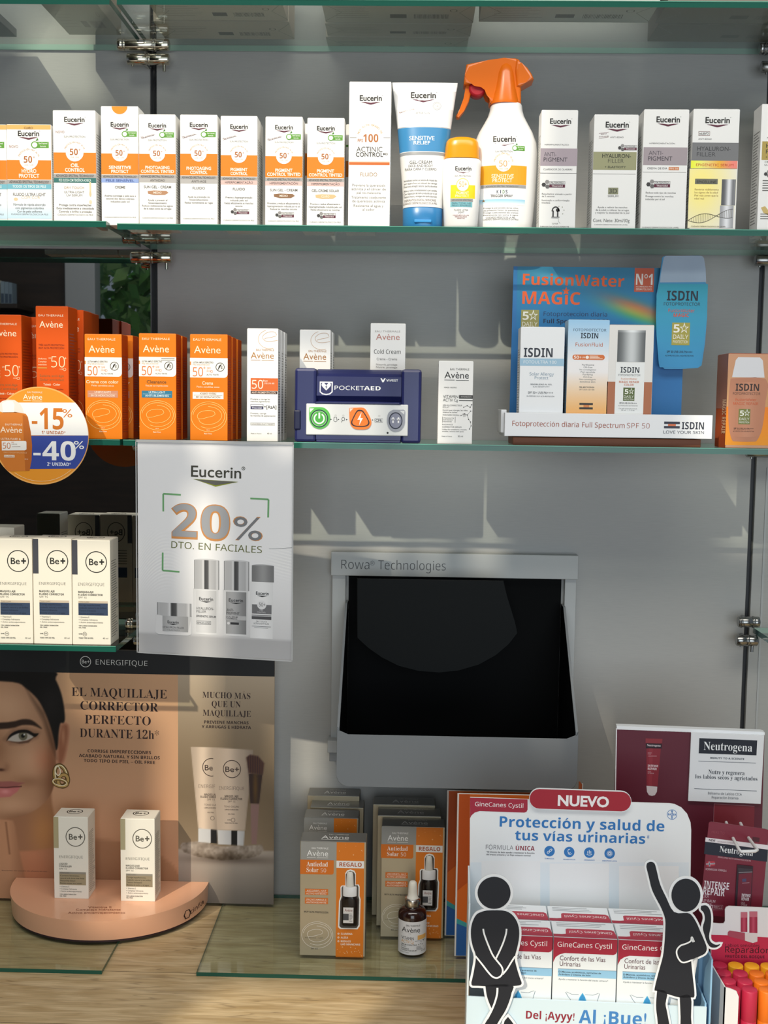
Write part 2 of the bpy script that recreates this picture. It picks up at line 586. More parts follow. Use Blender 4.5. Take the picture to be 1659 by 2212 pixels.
# leafy tree outside the shop window
mb = MB(); mats = [M('4b8a3c', 0.6), M('6aa552', 0.6), M('9cc87c', 0.6)]
tx, ty, tz = -0.75, -4.5, 2.15
for i in range(7000):
    a, b = rnd.uniform(0, 6.283), rnd.uniform(-1, 1)
    rr = rnd.uniform(0.1, 1.0) ** 0.5
    p = Vector((tx + 1.5 * rr * math.cos(a) * math.sqrt(1 - b * b), ty + 0.7 * rr * math.sin(a) * math.sqrt(1 - b * b), tz + 1.0 * rr * b))
    u = Vector((rnd.uniform(-1, 1), rnd.uniform(-1, 1), rnd.uniform(-1, 1))).normalized() * rnd.uniform(0.04, 0.075)
    w = u.orthogonal().normalized() * u.length * 0.55
    mb.add([p - u, p + w, p + u, p - w], [(0, 1, 2, 3)], mats[i % 3])
t = thing('street_tree', 'leafy green tree outside the window, seen in the mirror', 'tree', (tx, ty, 0))
o = mb.build('foliage', t); o.location = (-tx, -ty, 0); 
mb = MB(); mb.tube([(0, 0, -0.3), (0.02, 0.02, 1.0), (0, 0, 2.0)], [0.12, 0.09, 0.05], M('3a2c20', 0.8)); mb.build('trunk', t)
# stock on a shelf of the dark side of the shop, seen in the mirror
_s0 = at(-25, 664, -YW)
for i, (dx, w, h, c) in enumerate([(0, .045, .115, 'd8d9c8'), (.048, .042, .105, 'd2d3c2'), (.097, .016, .10, '7a8a94'), (.114, .016, .098, '74848f'), (.131, .015, .095, '6d7d88')]):
    mb = MB(); mb.box(0, w, 0, 0.06, 0, h, M(c, 0.5), 0.001); mb.box(0.002, w - 0.002, 0.06, 0.0603, 0.01, h * 0.5, M('a9c4bd' if i < 2 else '3c4a5a'))
    tag(mb.build('stock_carton', base=None), ['cream carton of the dark shelf, partly past the frame edge, in the mirror', 'cream carton beside the slim bluish ones in the mirror', 'slim blue-grey carton beside the cream ones in the mirror', 'middle slim blue-grey carton reflected in the mirror', 'last slim blue-grey carton reflected towards the window frame'][i], 'carton', 'cartons reflected in the mirror').location = (_s0.x + dx, YW + 0.06, _s0.z)
mb = MB(); mb.box(-2.4, _s0.x + 0.2, YW, YW + 0.22, _s0.z - 0.02, _s0.z, M('2a221c', 0.5), 0.002); tag(mb.build('stock_shelf'), 'dark wooden shelf holding cream cartons, reflected in the mirror', 'shelf')

# worktop
wood, nt, b = nodemat('oak_laminate')
tc = nt.nodes.new('ShaderNodeTexCoord'); L = nt.links.new
def mapped(sc):
    m_ = nt.nodes.new('ShaderNodeMapping'); m_.inputs['Scale'].default_value = sc; L(tc.outputs['Object'], m_.inputs[0]); return m_
n1 = nt.nodes.new('ShaderNodeTexNoise'); n1.inputs['Scale'].default_value = 6; n1.inputs['Detail'].default_value = 8; n1.inputs['Distortion'].default_value = 0.6; L(mapped((2.2, 14, 14)).outputs[0], n1.inputs['Vector'])
n2 = nt.nodes.new('ShaderNodeTexNoise'); n2.inputs['Scale'].default_value = 22; n2.inputs['Detail'].default_value = 8; L(mapped((1, 30, 30)).outputs[0], n2.inputs['Vector'])
wv = nt.nodes.new('ShaderNodeTexNoise'); wv.inputs['Scale'].default_value = 2.2; wv.inputs['Detail'].default_value = 3; L(mapped((1, 14, 14)).outputs[0], wv.inputs['Vector'])
c1 = nt.nodes.new('ShaderNodeValToRGB'); c1.color_ramp.elements[0].color = (*hexc('b0956a'), 1); c1.color_ramp.elements[0].position = .3; c1.color_ramp.elements[1].color = (*hexc('d4bc94'), 1); c1.color_ramp.elements[1].position = .68
L(n1.outputs[0], c1.inputs[0])
c2 = nt.nodes.new('ShaderNodeValToRGB'); c2.color_ramp.elements[0].color = (0.84, 0.83, 0.82, 1); c2.color_ramp.elements[0].position = .35; c2.color_ramp.elements[1].color = (1.05, 1.05, 1.05, 1); c2.color_ramp.elements[1].position = .6
L(n2.outputs[0], c2.inputs[0])
c3 = nt.nodes.new('ShaderNodeValToRGB'); c3.color_ramp.elements[0].color = (0.45, 0.42, 0.4, 1); c3.color_ramp.elements[0].position = .484; c3.color_ramp.elements[1].color = (1, 1, 1, 1); c3.color_ramp.elements[1].position = .491
e = c3.color_ramp.elements.new(0.47); e.color = (1, 1, 1, 1)
L(wv.outputs[0], c3.inputs[0])
mx = nt.nodes.new('ShaderNodeMixRGB'); mx.blend_type = 'MULTIPLY'; mx.inputs[0].default_value = 1; L(c1.outputs[0], mx.inputs[1]); L(c2.outputs[0], mx.inputs[2])
mx2 = nt.nodes.new('ShaderNodeMixRGB'); mx2.blend_type = 'MULTIPLY'; mx2.inputs[0].default_value = .6; L(mx.outputs[0], mx2.inputs[1]); L(c3.outputs[0], mx2.inputs[2])
L(mx2.outputs[0], b.inputs['Base Color']); b.inputs['Roughness'].default_value = 0.42
mb = MB(); mb.box(-1.6, 1.6, -0.85, 0.0, ZC - 0.04, ZC, wood, 0.002)
for y_ in (-0.405, -0.262):
    mb.box(-1.6, 1.6, y_ - 0.0004, y_ + 0.0004, ZC - 0.001, ZC + 0.0001, M('4d3a22'))
tag(mb.build('worktop'), 'oak effect wooden worktop with plank joints along the foot of the wall', 'worktop')

# ------------------------------------------------------------------ glass shelves and clamps
def shelf(label, x0, x1, y0, z, y1=-0.004, t=GT, skew=0.0):
    mb = MB()
    mb.box(x0, x1, y0, y1, z - t, z, GLASS, 0, {'front': GEDGE, 'left': GEDGE, 'right': GEDGE, 'back': GBACK})
    mb.box(x0, x1, y0 - 0.0006, y0 + 0.0002, z - 0.0012, z - 0.0002, M('5fa48f', 0.2))
    return tag(mb.build('glass_shelf', base=((x0 + x1) / 2, y0, z)), label, 'shelf', 'glass shelves on the wall')
xs_l = lambda py, Y=YF: at(py, 900, Y).x
SR = 1.0
XL = at(262, 900, YF).x
XG = XL - 0.012
shelf('uppermost glass shelf over the beige left bay, its edge slanting to the top clamp', -0.9, XG, YF, Z1)
shelf('uppermost wide glass shelf carrying flat white cartons seen from below', XG + 0.010, SR, YF, Z1)
shelf('short glass shelf under the pale blue footed and dark green striped cartons', -0.9, at(229, 470, YF).x, YF, Z2 + 0.003)
shelf('wide glass shelf under the tubes, spray bottle and white suncare cartons', at(253, 480, YF).x, SR, YF, Z2)
shelf('short glass shelf under the tall orange red cartons and round sign', -0.9, at(259, 950, YF).x, YF, Z3)
shelf('wide glass shelf under the navy defibrillator and blue display', at(266, 950, YF).x, SR, YF, Z3)
shelf('low glass shelf under the row of cream cartons', -0.9, at(250, 1395, YF).x, YF, Z4)
mb = MB()
mb.box(SEAM_R + 0.004 + 0.005, SR + 0.3, -0.185, -0.004, at(1640, 1368, -0.05).z - GT, at(1640, 1368, -0.05).z, GLASS, 0, {'front': GEDGE, 'left': M('6f8f8d', 0.15), 'right': GEDGE, 'back': GBACK})
tag(mb.build('glass_shelf'), 'glass shelf end leaving the frame by the lowest right clamp', 'shelf', 'glass shelves on the wall')
# loose glass sheets on the worktop
def sheet(label, pts):
    mb = MB(); n = len(pts)
    mb.add([(p.x, p.y, ZG) for p in pts], [tuple(range(n))], GLASS)
    mb.add([(p.x, p.y, ZC + 0.0004) for p in pts], [tuple(range(n))[::-1]], GLASS)
    mb.add([(p.x, p.y, ZC + 0.0004) for p in pts] + [(p.x, p.y, ZG) for p in pts], [(i, (i + 1) % n, n + (i + 1) % n, n + i) for i in range(n)], M('1f5546', 0.15))
    return tag(mb.build('glass_sheet'), label, 'glass sheet', 'glass sheets on the worktop')
a, b_ = onz(0, 2091, ZG), onz(219, 2098, ZG)
yb = -0.004
c_ = onz(325, 1955, ZG)
sheet('clear glass sheet on the wood under the front of the peach platform', [Vector((-1.0, a.y, 0)), Vector((b_.x, a.y, 0)), Vector((b_.x, yb, 0)), Vector((-1.0, yb, 0))])
a, b_ = onz(424, 2100, ZG), onz(1005, 2115, ZG)
sheet('clear glass sheet on the wood under the silver gift cartons', [Vector((a.x, a.y, 0)), Vector((0.62, a.y, 0)), Vector((0.62, yb, 0)), Vector((a.x, yb, 0))])

def clamp(label, x0, x1, yu, xl0, xl1, yl, r=0.0085, Y=-0.035, mat=CHROME, pin=True):
    """two metal barrels gripping the glass, upper one px x0..x1 at yu, lower one xl0..xl1 at yl"""
    a, b, c, d = at(x0, yu, Y), at(x1, yu, Y), at(xl0, yl, Y), at(xl1, yl, Y)
    t = thing('shelf_clamp', label, 'clamp', ((a.x + b.x) / 2, 0, (a.z + c.z) / 2), 0, 'metal shelf clamps')
    ox, oz = (a.x + b.x) / 2, (a.z + c.z) / 2
    def barrel(name, xa, xb, z, collars):
        m = MB(); n = 24; rings = []
        prof = [(0, r * 0.85), (0.0012, r)]
        Lb = xb - xa
        for cc in collars:
            prof += [(Lb * cc - 0.003, r), (Lb * cc - 0.0025, r * 0.93), (Lb * cc - 0.0015, r * 0.93), (Lb * cc - 0.001, r * 1.08), (Lb * cc + 0.001, r * 1.08), (Lb * cc + 0.0015, r * 0.93), (Lb * cc + 0.0025, r)]
        prof += [(Lb - 0.0012, r), (Lb, r * 0.85)]
        for (q, rr) in prof:
            rings.append([(xa - ox + q, Y + rr * math.cos(6.2832 * i / n), z - oz + rr * math.sin(6.2832 * i / n)) for i in range(n)])
        m.loft(rings, mat)
        return m.build(name, t)
    barrel('upper_barrel', a.x, b.x, a.z, (0.13, 0.72))
    lowb = barrel('lower_barrel', c.x, d.x, c.z, (0.52,))
    m = MB(); m.tube([(0, Y, a.z - oz), (0, Y + 0.01, a.z - oz), (0, 0, a.z - oz)], 0.005, mat); m.build('wall_stud', t)
    m = MB(); m.tube([(0, Y, c.z - oz), (0, Y + 0.01, c.z - oz), (0, 0, c.z - oz)], 0.005, mat); m.build('wall_stud', t)
    if pin:
        for xp, k in ((d.x - ox - 0.008, 2.1), (c.x - ox + 0.008, 1.25)):
            m = MB(); m.tube([(xp, Y, c.z - oz - r * 0.8), (xp, Y, c.z - oz - r * 1.1), (xp, Y, c.z - oz - r * k)], 0.0026 if k > 2 else 0.002, mat)
            m.build('grub_screw', lowb)
    return t
clamp('polished clamp at the corner of the uppermost glass shelves', 254, 366, 97, 275, 366, 128)
clamp('polished clamp below the dark green striped carton, at the dark wall slot', 265, 371, 514, 283, 371, 556)
clamp('polished clamp hidden behind the orange cartons', 270, 374, 925, 288, 372, 962)
clamp('polished clamp beside the cream cartons, half behind the hanging poster', 272, 372, 1347, 290, 372, 1384)
clamp('dark clamp at the end of the uppermost shelf by the frame edge', 1640, 1740, 106, 1644, 1740, 145, mat=STEEL)
clamp('dark clamp below the yellow foil carton by the frame edge', 1632, 1730, 512, 1630, 1730, 562, mat=STEEL)
clamp('dark clamp below the peach sunscreen carton by the frame edge', 1618, 1720, 934, 1612, 1720, 976, mat=STEEL)
clamp('steel clamp pair on the bare wall above the dark red lip display', 1594, 1640, 1343, 1590, 1636, 1383, mat=STEEL)
# ------------------------------------------------------------------ cartons
WHITE, INK, GREY, MAROON = 'f3f2ef', '23211f', '7d7b78', '5b2036'
def carton(name, label, cat, rect, crop, z, Y, depth, art=None, col=WHITE, side=None, top=None, group=None, yaw=0.0, lean=0.0, lid=None,
           sideprint=True, rough=0.45, metal=0.0, backart=None, zfix=None):
    """an upright carton whose front covers crop pixels rect = (x0, ytop, x1); returns (thing, body Art)"""
    ox, oy, s = crop
    x0, yt, x1 = ox + rect[0] / s, oy + rect[1] / s, ox + rect[2] / s
    top_z = at((x0 + x1) / 2, yt, Y).z
    h = top_z - z
    ybt = proj((at((x0 + x1) / 2, yt, Y).x, Y, z))[1]
    ym = (yt + ybt) / 2
    X0, X1 = at(x0, ym, Y).x, at(x1, ym, Y).x
    w = X1 - X0
    t = thing(name, label, cat, ((X0 + X1) / 2, Y, z), yaw, group, rot=(0, lean, yaw))
    m = M(col, rough, metal, 0.3)
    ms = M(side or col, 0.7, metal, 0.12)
    mb = MB()
    mb.box(-w / 2, w / 2, 0, depth, 0, h, m, 0.0006, {'left': ms, 'right': ms})
    px = (x0, yt, x1, ybt)
    A = Art(mb, px, w, h, (-w / 2, 0, 0), crop=crop)
    if art:
        art(A)
    if sideprint:
        c = sideprint if isinstance(sideprint, str) else 'a9a7a3'
        for sx in (1, -1):
            B = Art(mb, (0, 0, 100, 300), depth, h, (sx * w / 2, 0 if sx > 0 else depth, 0), (0, sx, 0), (0, 0, 1), (sx, 0, 0))
            B.smallprint(12, 88, 60, 280, 7, c, 1)
    if backart:
        B = Art(mb, (0, 0, 100, 300), w, h, (w / 2, depth, 0), (-1, 0, 0), (0, 0, 1), (0, 1, 0))
        backart(B)
    mb.build('carton_body', t)
    if lid is not False:
        lb = MB()
        lb.box(-w / 2 + 0.0007, w / 2 - 0.0007, 0.0004, depth - 0.0006, h, h + 0.0007, M(top or side or col, rough, metal), 0.0003)
        if callable(lid):
            lid(Art(lb, (0, 0, 100, 100), w, depth, (-w / 2, 0, h + 0.0007), (1, 0, 0), (0, 1, 0), (0, 0, 1)))
        lb.build('tuck_lid', t)
    return t, w, h

# ------------------------------------------------------------------ curved bodies
def sup(a, b, p, n=44):
    out = []
    for i in range(n):
        t = 2 * math.pi * i / n
        c, s = math.cos(t), math.sin(t)
        out.append((a * math.copysign(abs(c) ** (2 / p), c), b * math.copysign(abs(s) ** (2 / p), s)))
    return out
def ellbody(mb, prof, mat, p=2.0, yc=0.0, n=44, bands=()):
    """bands: (z0, z1, material) printed all round the body"""
    zs = [q[0] for q in prof]
    if not bands:
        mb.loft([[(x, yc + y, z) for x, y in sup(a, b, p, n)] for z, a, b in prof], mat)
        return
    cuts = sorted(set(zs) | {b[0] for b in bands} | {b[1] for b in bands})
    ring = lambda z: [(x, yc + y, z) for x, y in sup(float(np.interp(z, zs, [q[1] for q in prof])), float(np.interp(z, zs, [q[2] for q in prof])), p, n)]
    for i in range(len(cuts) - 1):
        zm = (cuts[i] + cuts[i + 1]) / 2
        mm = next((b[2] for b in bands if b[0] <= zm <= b[1]), mat)
        mb.loft([ring(cuts[i]), ring(cuts[i + 1])], mm, i == 0, i == len(cuts) - 2)
def ellwarp(prof, p=2.0, yc=0.0, xc=0.0):
    zs = [q[0] for q in prof]; As = [q[1] for q in prof]; Bs = [q[2] for q in prof]
    def warp(W):
        def f(u, v):
            a, b = float(np.interp(v, zs, As)), float(np.interp(v, zs, Bs))
            x = max(-a * 0.995, min(a * 0.995, u - W / 2 + xc))
            k = abs(x / a)
            y = -b * (1 - k ** p) ** (1 / p)
            nrm = Vector((math.copysign(k ** (p - 1) / a, x), -((1 - k ** p) ** ((p - 1) / p)) / b, 0)).normalized()
            return Vector((x, yc + y, v)), nrm
        return f
    return warp
def slab(mb, pts, y0, y1, mat, bev=0.0, seg=3):
    """rounded plate: outline (x, z) between depths y0 and y1"""
    bm = bmesh.new()
    a = sum(pts[i][0] * pts[(i + 1) % len(pts)][1] - pts[(i + 1) % len(pts)][0] * pts[i][1] for i in range(len(pts)))
    if a < 0: pts = pts[::-1]
    fv = [bm.verts.new((x, y0, z)) for x, z in pts]
    bv = [bm.verts.new((x, y1, z)) for x, z in pts]
    n = len(pts)
    bm.faces.new(fv); bm.faces.new(bv[::-1])
    for i in range(n):
        bm.faces.new((fv[i], bv[i], bv[(i + 1) % n], fv[(i + 1) % n]))
    if bev:
        es = [e for e in bm.edges if abs(e.verts[0].co.y - e.verts[1].co.y) < 1e-7]
        bmesh.ops.bevel(bm, geom=es, offset=bev, segments=seg, affect='EDGES', profile=0.5, clamp_overlap=True)
    bm.normal_update()
    vs = [tuple(v.co) for v in bm.verts]
    bm.verts.index_update()
    mb.add(vs, [tuple(v.index for v in f.verts) for f in bm.faces], mat, smooth=False)
    bm.free()

# ------------------------------------------------------------------ upper stocked shelf: white suncare cartons
ORANGE, OTXT = 'e27e0c', 'a8642c'
CR1, CR2, CR3, CR4 = (0, 0, 3.95), (360, 120, 3.318), (740, 120, 3.190), (1140, 120, 3.197)
def eulogo(A, cx, base, w, ink=INK, mar=MAROON):
    h = w * 0.245
    A.text('Eucerin', cx, base, h, ink, w, 'ge')
    A.ring(cx + w * 0.53, base - h * 0.95, w * 0.012, w * 0.008, ink, 2, n=8)
    A.poly([(cx - w * 0.45, base + w * 0.06), (cx + w * 0.45, base + w * 0.06), (cx + w * 0.02, base + w * 0.175), (cx - w * 0.02, base + w * 0.175)], mar, 2)
    A.poly([(cx - w * 0.28, base + w * 0.055), (cx + w * 0.28, base + w * 0.055), (cx, base + w * 0.095)], 'e9e6e4', 3)
def greenbadge(A, x, y, u):
    A.rect(x - u * 0.05, y - u * 0.16, x + u * 0.62, y + u * 0.16, '5b9a34', 2)
    A.disc(x - u * 0.1, y, u * 0.17, 'eef3e6', 3, n=16); A.ring(x - u * 0.1, y, u * 0.16, u * 0.05, '5b9a34', 4, n=16)
    A.poly([(x - u * 0.06, y - u * 0.2), (x + u * 0.05, y - u * 0.36), (x + u * 0.1, y - u * 0.24)], '3f7a2a', 3)
    A.text('New & improved', x + u * 0.33, y - u * 0.03, u * 0.09, 'f3f6ee', u * 0.44, 'gb', lay=4)
    A.text('formula', x + u * 0.33, y + u * 0.11, u * 0.08, 'f3f6ee', u * 0.3, 'gb', lay=4)
def hexbadge(A, x, y, u):
    for dx, dy, c in ((-0.1, 0.02, '3d3c3c'), (0.08, -0.13, '8f8d8c'), (0.1, 0.12, '6a6868')):
        A.poly([(x + u * dx + u * 0.12 * math.cos(R(60 * k)), y + u * dy + u * 0.12 * math.sin(R(60 * k))) for k in range(6)], c, 3)
    A.frame(x + u * 0.2, y - u * 0.16, x + u * 1.05, y - u * 0.01, u * 0.015, '6a6462', 3)
    A.text('PATENTED', x + u * 0.62, y - u * 0.04, u * 0.09, '4a4644', u * 0.7, 'g', lay=4)
    A.rect(x + u * 0.2, y + u * 0.01, x + u * 1.05, y + u * 0.17, MAROON, 3)
    A.text('Thiamidol', x + u * 0.62, y + u * 0.13, u * 0.09, 'f0e8e8', u * 0.6, 'gb', lay=4)
def sunart(x0, yt, x1, yb, bt, bb, title, band, bandc, kind, swatch=None, blurb=(), novo=False, badge=True, script=True, hexa=False, claro=None, foot='CUIDADO DERMATOLÓGICO DA PELE', bandink='5d5a58', ob=ORANGE, lk=0.72, bl=0.77, sp=True):
    w, h, cx = x1 - x0, yb - yt, (x0 + x1) / 2
    def art(A):
        A.rect(x0, bt, x1, bb, ob, 1)
        g1, g2 = bb + w * 0.012, bb + w * 0.105
        A.rect(x0, g1, x1, g2, 'a3a09e', 1)
        A.text('ADVANCED SPECTRAL TECHNOLOGY', cx, g2 - w * 0.022, w * 0.055, '3f3c3a', w * 0.9, 'gb')
        A.rect(x0, g2, x1, g2 + w * 0.115, bandc, 1)
        A.text(band, cx, g2 + w * 0.085, w * 0.06, bandink, w * 0.76 if len(band) > 10 else w * 0.4, 'gb')
        ly = bt - w * lk
        eulogo(A, cx, ly, w * 0.48)
        if badge: greenbadge(A, x0 + w * 0.68, ly + w * 0.2, w * 0.44)
        if script:
            A.text('Más protección', x0 + w * 0.24, ly + w * 0.26, w * 0.05, MAROON, w * 0.36, 'g', rot=14)
            A.line([(x0 + w * 0.07, ly + w * 0.31), (x0 + w * 0.44, ly + w * 0.2)], w * 0.006, MAROON, 2)
        if novo:
            A.text('NOVO', x0 + w * 0.16, ly + w * 0.27, w * 0.06, '8d5a50', w * 0.2, 'g')
        if sp: A.text('SUN PROTECTION', cx, ly + w * 0.37, w * 0.045, GREY, w * 0.5, 'g')
        A.disc(cx, bt, w * 0.21, 'f6f5f2', 3, n=40)
        A.arctext('PROTECCIÓN MUY ALTA', cx, bt, w * 0.225, w * 0.036, 'c39a72', 160, 20, 'g')
        A.text('50', cx - w * 0.02, bt + w * 0.06, w * 0.15, OTXT, w * 0.19, 'b', lay=4)
        A.text('+', cx + w * 0.115, bt - w * 0.03, w * 0.07, OTXT, w * 0.05, 'n', lay=4)
        A.text('UVA · UVB', cx, bt + w * 0.13, w * 0.035, 'c78d5a', w * 0.2, 'g', lay=4)
        fs = w * 0.085
        for i, ln in enumerate(title):
            A.text(ln, cx, bb - w * 0.15 + w * 0.108 * i, fs, 'fdf6e8', min(w * 0.9, len(ln) * w * 0.066), 'ge')
        y = g2 + w * 0.27
        if kind: A.text(kind, cx, y, w * 0.068, '55514e', min(w * 0.74, len(kind) * w * 0.055), 'gb'); y += w * 0.06
        if swatch:
            A.poly([(cx - w * 0.26, y + w * 0.09), (cx - w * 0.27, y + w * 0.02), (cx - w * 0.1, y), (cx + w * 0.24, y + w * 0.01), (cx + w * 0.3, y + w * 0.06), (cx + w * 0.2, y + w * 0.12), (cx - w * 0.1, y + w * 0.125)], swatch[1], 2)
            A.text(swatch[0], cx, y + w * 0.09, w * 0.055, 'f3e8da', w * 0.22, 'gb', lay=3); y += w * 0.13
        y = max(y + w * 0.16, yt + h * bl - (0.08 * h if len(blurb) > 3 else 0))
        for b in blurb:
            A.text(b, cx, y, w * 0.05, '6b6764', min(w * 0.88, len(b) * w * 0.028), 'gb'); y += w * 0.078
        if hexa: hexbadge(A, cx - w * 0.14, y + w * 0.05, w * 0.4)
        if claro:
            A.rect(x0, yt, x1, yt + w * 0.105, claro[1], 1); A.text(claro[0], cx, yt + w * 0.095, w * 0.05, '6b4a1e', w * 0.2, 'gb')
        A.text(foot, cx, yb - w * 0.08, w * 0.035, '6b6764', w * 0.84, 'g')
    return art
ZL, DY = Z2 + 0.003, YF + 0.012
G_SUN = 'white and orange suncare cartons on the upper shelf'
hyb = ('Fórmula de rápida absorção', 'com pigmentos coloridos', 'Cor de pele uniforme')
def hydro(off):
    base = sunart(60 + off, 1065, 437 + off, 1865, 1365, 1530, ('HYDRO', 'PROTECT'), 'TODOS OS TIPOS DE PELE', '6fb2c4', 'FLUIDO ULTRA LIGHT', None, hyb, True, True, False, claro=('CLARO', 'dcae62'), bandink='e9f4f6', lk=0.545, sp=False)
    def art(A):
        A.paint(60 + off, 1640, 437 + off, 1865, 12, lambda x, y: (0.955 - 0.2 * ((y - 1640) / 225) ** 1.3, 0.955 - 0.09 * ((y - 1640) / 225), 0.95 - 0.02 * ((y - 1640) / 225)))
        A.text('COM COR', 260 + off, 1695, 22, 'c9b48a', 160, 'g'); A.disc(132 + off, 1700, 18, 'dcc49a', 2, 14)
        base(A)
    return art
carton('sunscreen_carton', 'white orange banded carton cut by the frame edge, touching a turquoise banded one', 'carton', (-320, 1065, 58), CR1, ZL, DY, 0.036, hydro(-379), group=G_SUN)
carton('sunscreen_carton', 'white carton with tan top strip, orange band and pale blue foot', 'carton', (60, 1065, 440), CR1, ZL, DY, 0.036, hydro(0), group=G_SUN)
def oil(A):
    sunart(458, 945, 820, 1868, 1300, 1478, ('OIL', 'CONTROL'), 'PELE OLEOSA COM TENDÊNCIA ACNEICA', '2f6d6a', None, None, ('Protege contra imperfeições', 'Evita imediatamente a oleosidade', 'Controla o brilho e proteção'), True, False, False, bandink='dceae8', bl=0.88)(A)
    A.text('DRY TOUCH', 632, 1610, 20, 'b0906a', 168, 'g'); A.text('ULTRA-LIGHT', 632, 1648, 20, '5e5a57', 172, 'g'); A.text('UV SERUM', 632, 1674, 18, '5e5a57', 135, 'g')
    A.rect(762, 1550, 776, 1640, 'd9c9a0', 2); A.disc(769, 1652, 9, 'd2c096', 3, 24); A.disc(770, 1722, 12, 'd9cdb0', 2, 18)
carton('sunscreen_carton', 'taller white carton with an orange band over a dark green strip', 'carton', (455, 945, 818), CR1, ZL, DY, 0.036, oil, group=G_SUN)
carton('sunscreen_carton', 'plain white carton tucked behind the dark green striped one', 'carton', (805, 985, 862), CR1, ZL, DY + 0.045, 0.036, None, group=G_SUN)
t, w, h = carton('sunscreen_carton', 'orange banded white carton with an orange half round seal at its top edge', 'carton', (864, 910, 1183), CR1, Z2, DY + 0.006, 0.036,
       sunart(864, 910, 1183, 1885, 1308, 1487, ('SENSITIVE', 'PROTECT'), 'PELE SENSÍVEL', '8fa6d8', 'CREME', None, ('Acalma e protege a pele seca e', 'sensível dos danos cutâneos', 'induzidos pelo sol'), script=False, bandink='31488a'), group=G_SUN)
mb = MB(); B = Art(mb, (0, 0, 100, 100), w, h, (-w / 2, -0.0002, 0)); B.disc(50, -0.2, 21, 'f08a12', 1, ry=6.4, a0=180, a1=360); mb.build('round_seal', t)
carton('sunscreen_carton', 'orange banded carton with a brown swatch, touching the one with the orange seal', 'carton', (1187, 980, 1500), CR1, Z2, DY, 0.036,
       sunart(1187, 980, 1500, 1890, 1312, 1487, ('PHOTOAGING', 'CONTROL TINTED'), 'ANTI-EDAD', 'b1aeac', 'SUN GEL - CREAM', ('MEDIO', 'b08463'), ('Ayuda a prevenir el', 'fotoenvejecimiento', 'Reduce visiblemente los signos', 'de la edad como las arrugas')), group=G_SUN)
carton('sunscreen_carton', 'orange banded carton with two grey strips, a green badge and no swatch', 'carton', (97, 427, 364), CR2, Z2, DY, 0.036,
       sunart(97, 427, 364, 1195, 703, 858, ('PHOTOAGING', 'CONTROL'), 'ANTI-AGE', 'b1aeac', 'FLUIDO', None, ('Ajuda na prevenção do', 'fotoenvelhecimento', 'Reduz visivelmente as rugas')), group=G_SUN)
carton('sunscreen_carton', 'orange banded carton with a pink strip and no green badge', 'carton', (387, 436, 650), CR2, Z2, DY, 0.036,
       sunart(387, 436, 650, 1207, 713, 866, ('PIGMENT', 'CONTROL'), 'HIPERPIGMENTAÇÃO', 'dcb9b3', 'FLUIDO', None, ('Previne a hiperpigmentação', 'induzida pelo sol', 'Reduz eficazmente as manchas', 'escuras'), badge=False, hexa=True), group=G_SUN)
carton('sunscreen_carton', 'orange banded carton with a pink strip and a dark brown swatch', 'carton', (707, 441, 973), CR2, Z2, DY, 0.036,
       sunart(707, 441, 973, 1212, 720, 872, ('PIGMENT', 'CONTROL TINTED'), 'HIPERPIGMENTACIÓN', 'dcb9b3', 'SUN GEL - CREAM', ('MEDIO', '8a6647'), ('Previene y reduce eficazmente la', 'hiperpigmentación inducida por el sol', 'Reduce las manchas oscuras'), hexa=True), group=G_SUN)
carton('sunscreen_carton', 'orange banded carton with a pink strip and a pale beige swatch', 'carton', (1006, 450, 1272), CR2, Z2, DY, 0.036,
       sunart(1006, 450, 1272, 1220, 727, 877, ('PIGMENT', 'CONTROL TINTED'), 'HIPERPIGMENTAÇÃO', 'dcb9b3', 'GEL-CREME SOLAR', ('CLARO', 'd9b684'), ('Previne e reduz eficazmente a', 'hiperpigmentação induzida pelo sol', 'Reduz eficazmente as manchas'), script=False, hexa=True), group=G_SUN)
bk = lambda A: (A.rect(A.px[0], 700, A.px[2], 860, ORANGE, 1) if A.crop == CR2 else None)
carton('sunscreen_carton', 'half hidden carton behind the gap between the dark brown and pale beige swatched ones', 'carton', (975, 492, 1200), CR2, Z2, DY + 0.050, 0.036, lambda A: A.rect(975, 700, 1200, 860, ORANGE, 1), group=G_SUN)
carton('sunscreen_carton', 'half hidden carton showing just behind the tall carton with a big 100', 'carton', (1282, 496, 1500), CR2, Z2, DY + 0.050, 0.036, lambda A: (A.rect(1282, 755, 1500, 870, ORANGE, 1), A.rect(1282, 640, 1300, 655, '5b9a34', 1)), group=G_SUN)
carton('sunscreen_carton', 'white carton behind the brown swatched one that touches the orange seal carton', 'carton', (1240, 1010, 1512), CR1, Z2, DY + 0.042, 0.036, None, group=G_SUN)
carton('sunscreen_carton', 'white carton behind the pink stripped one that lacks a green badge', 'carton', (420, 470, 666), CR2, Z2, DY + 0.046, 0.036, None, group=G_SUN)
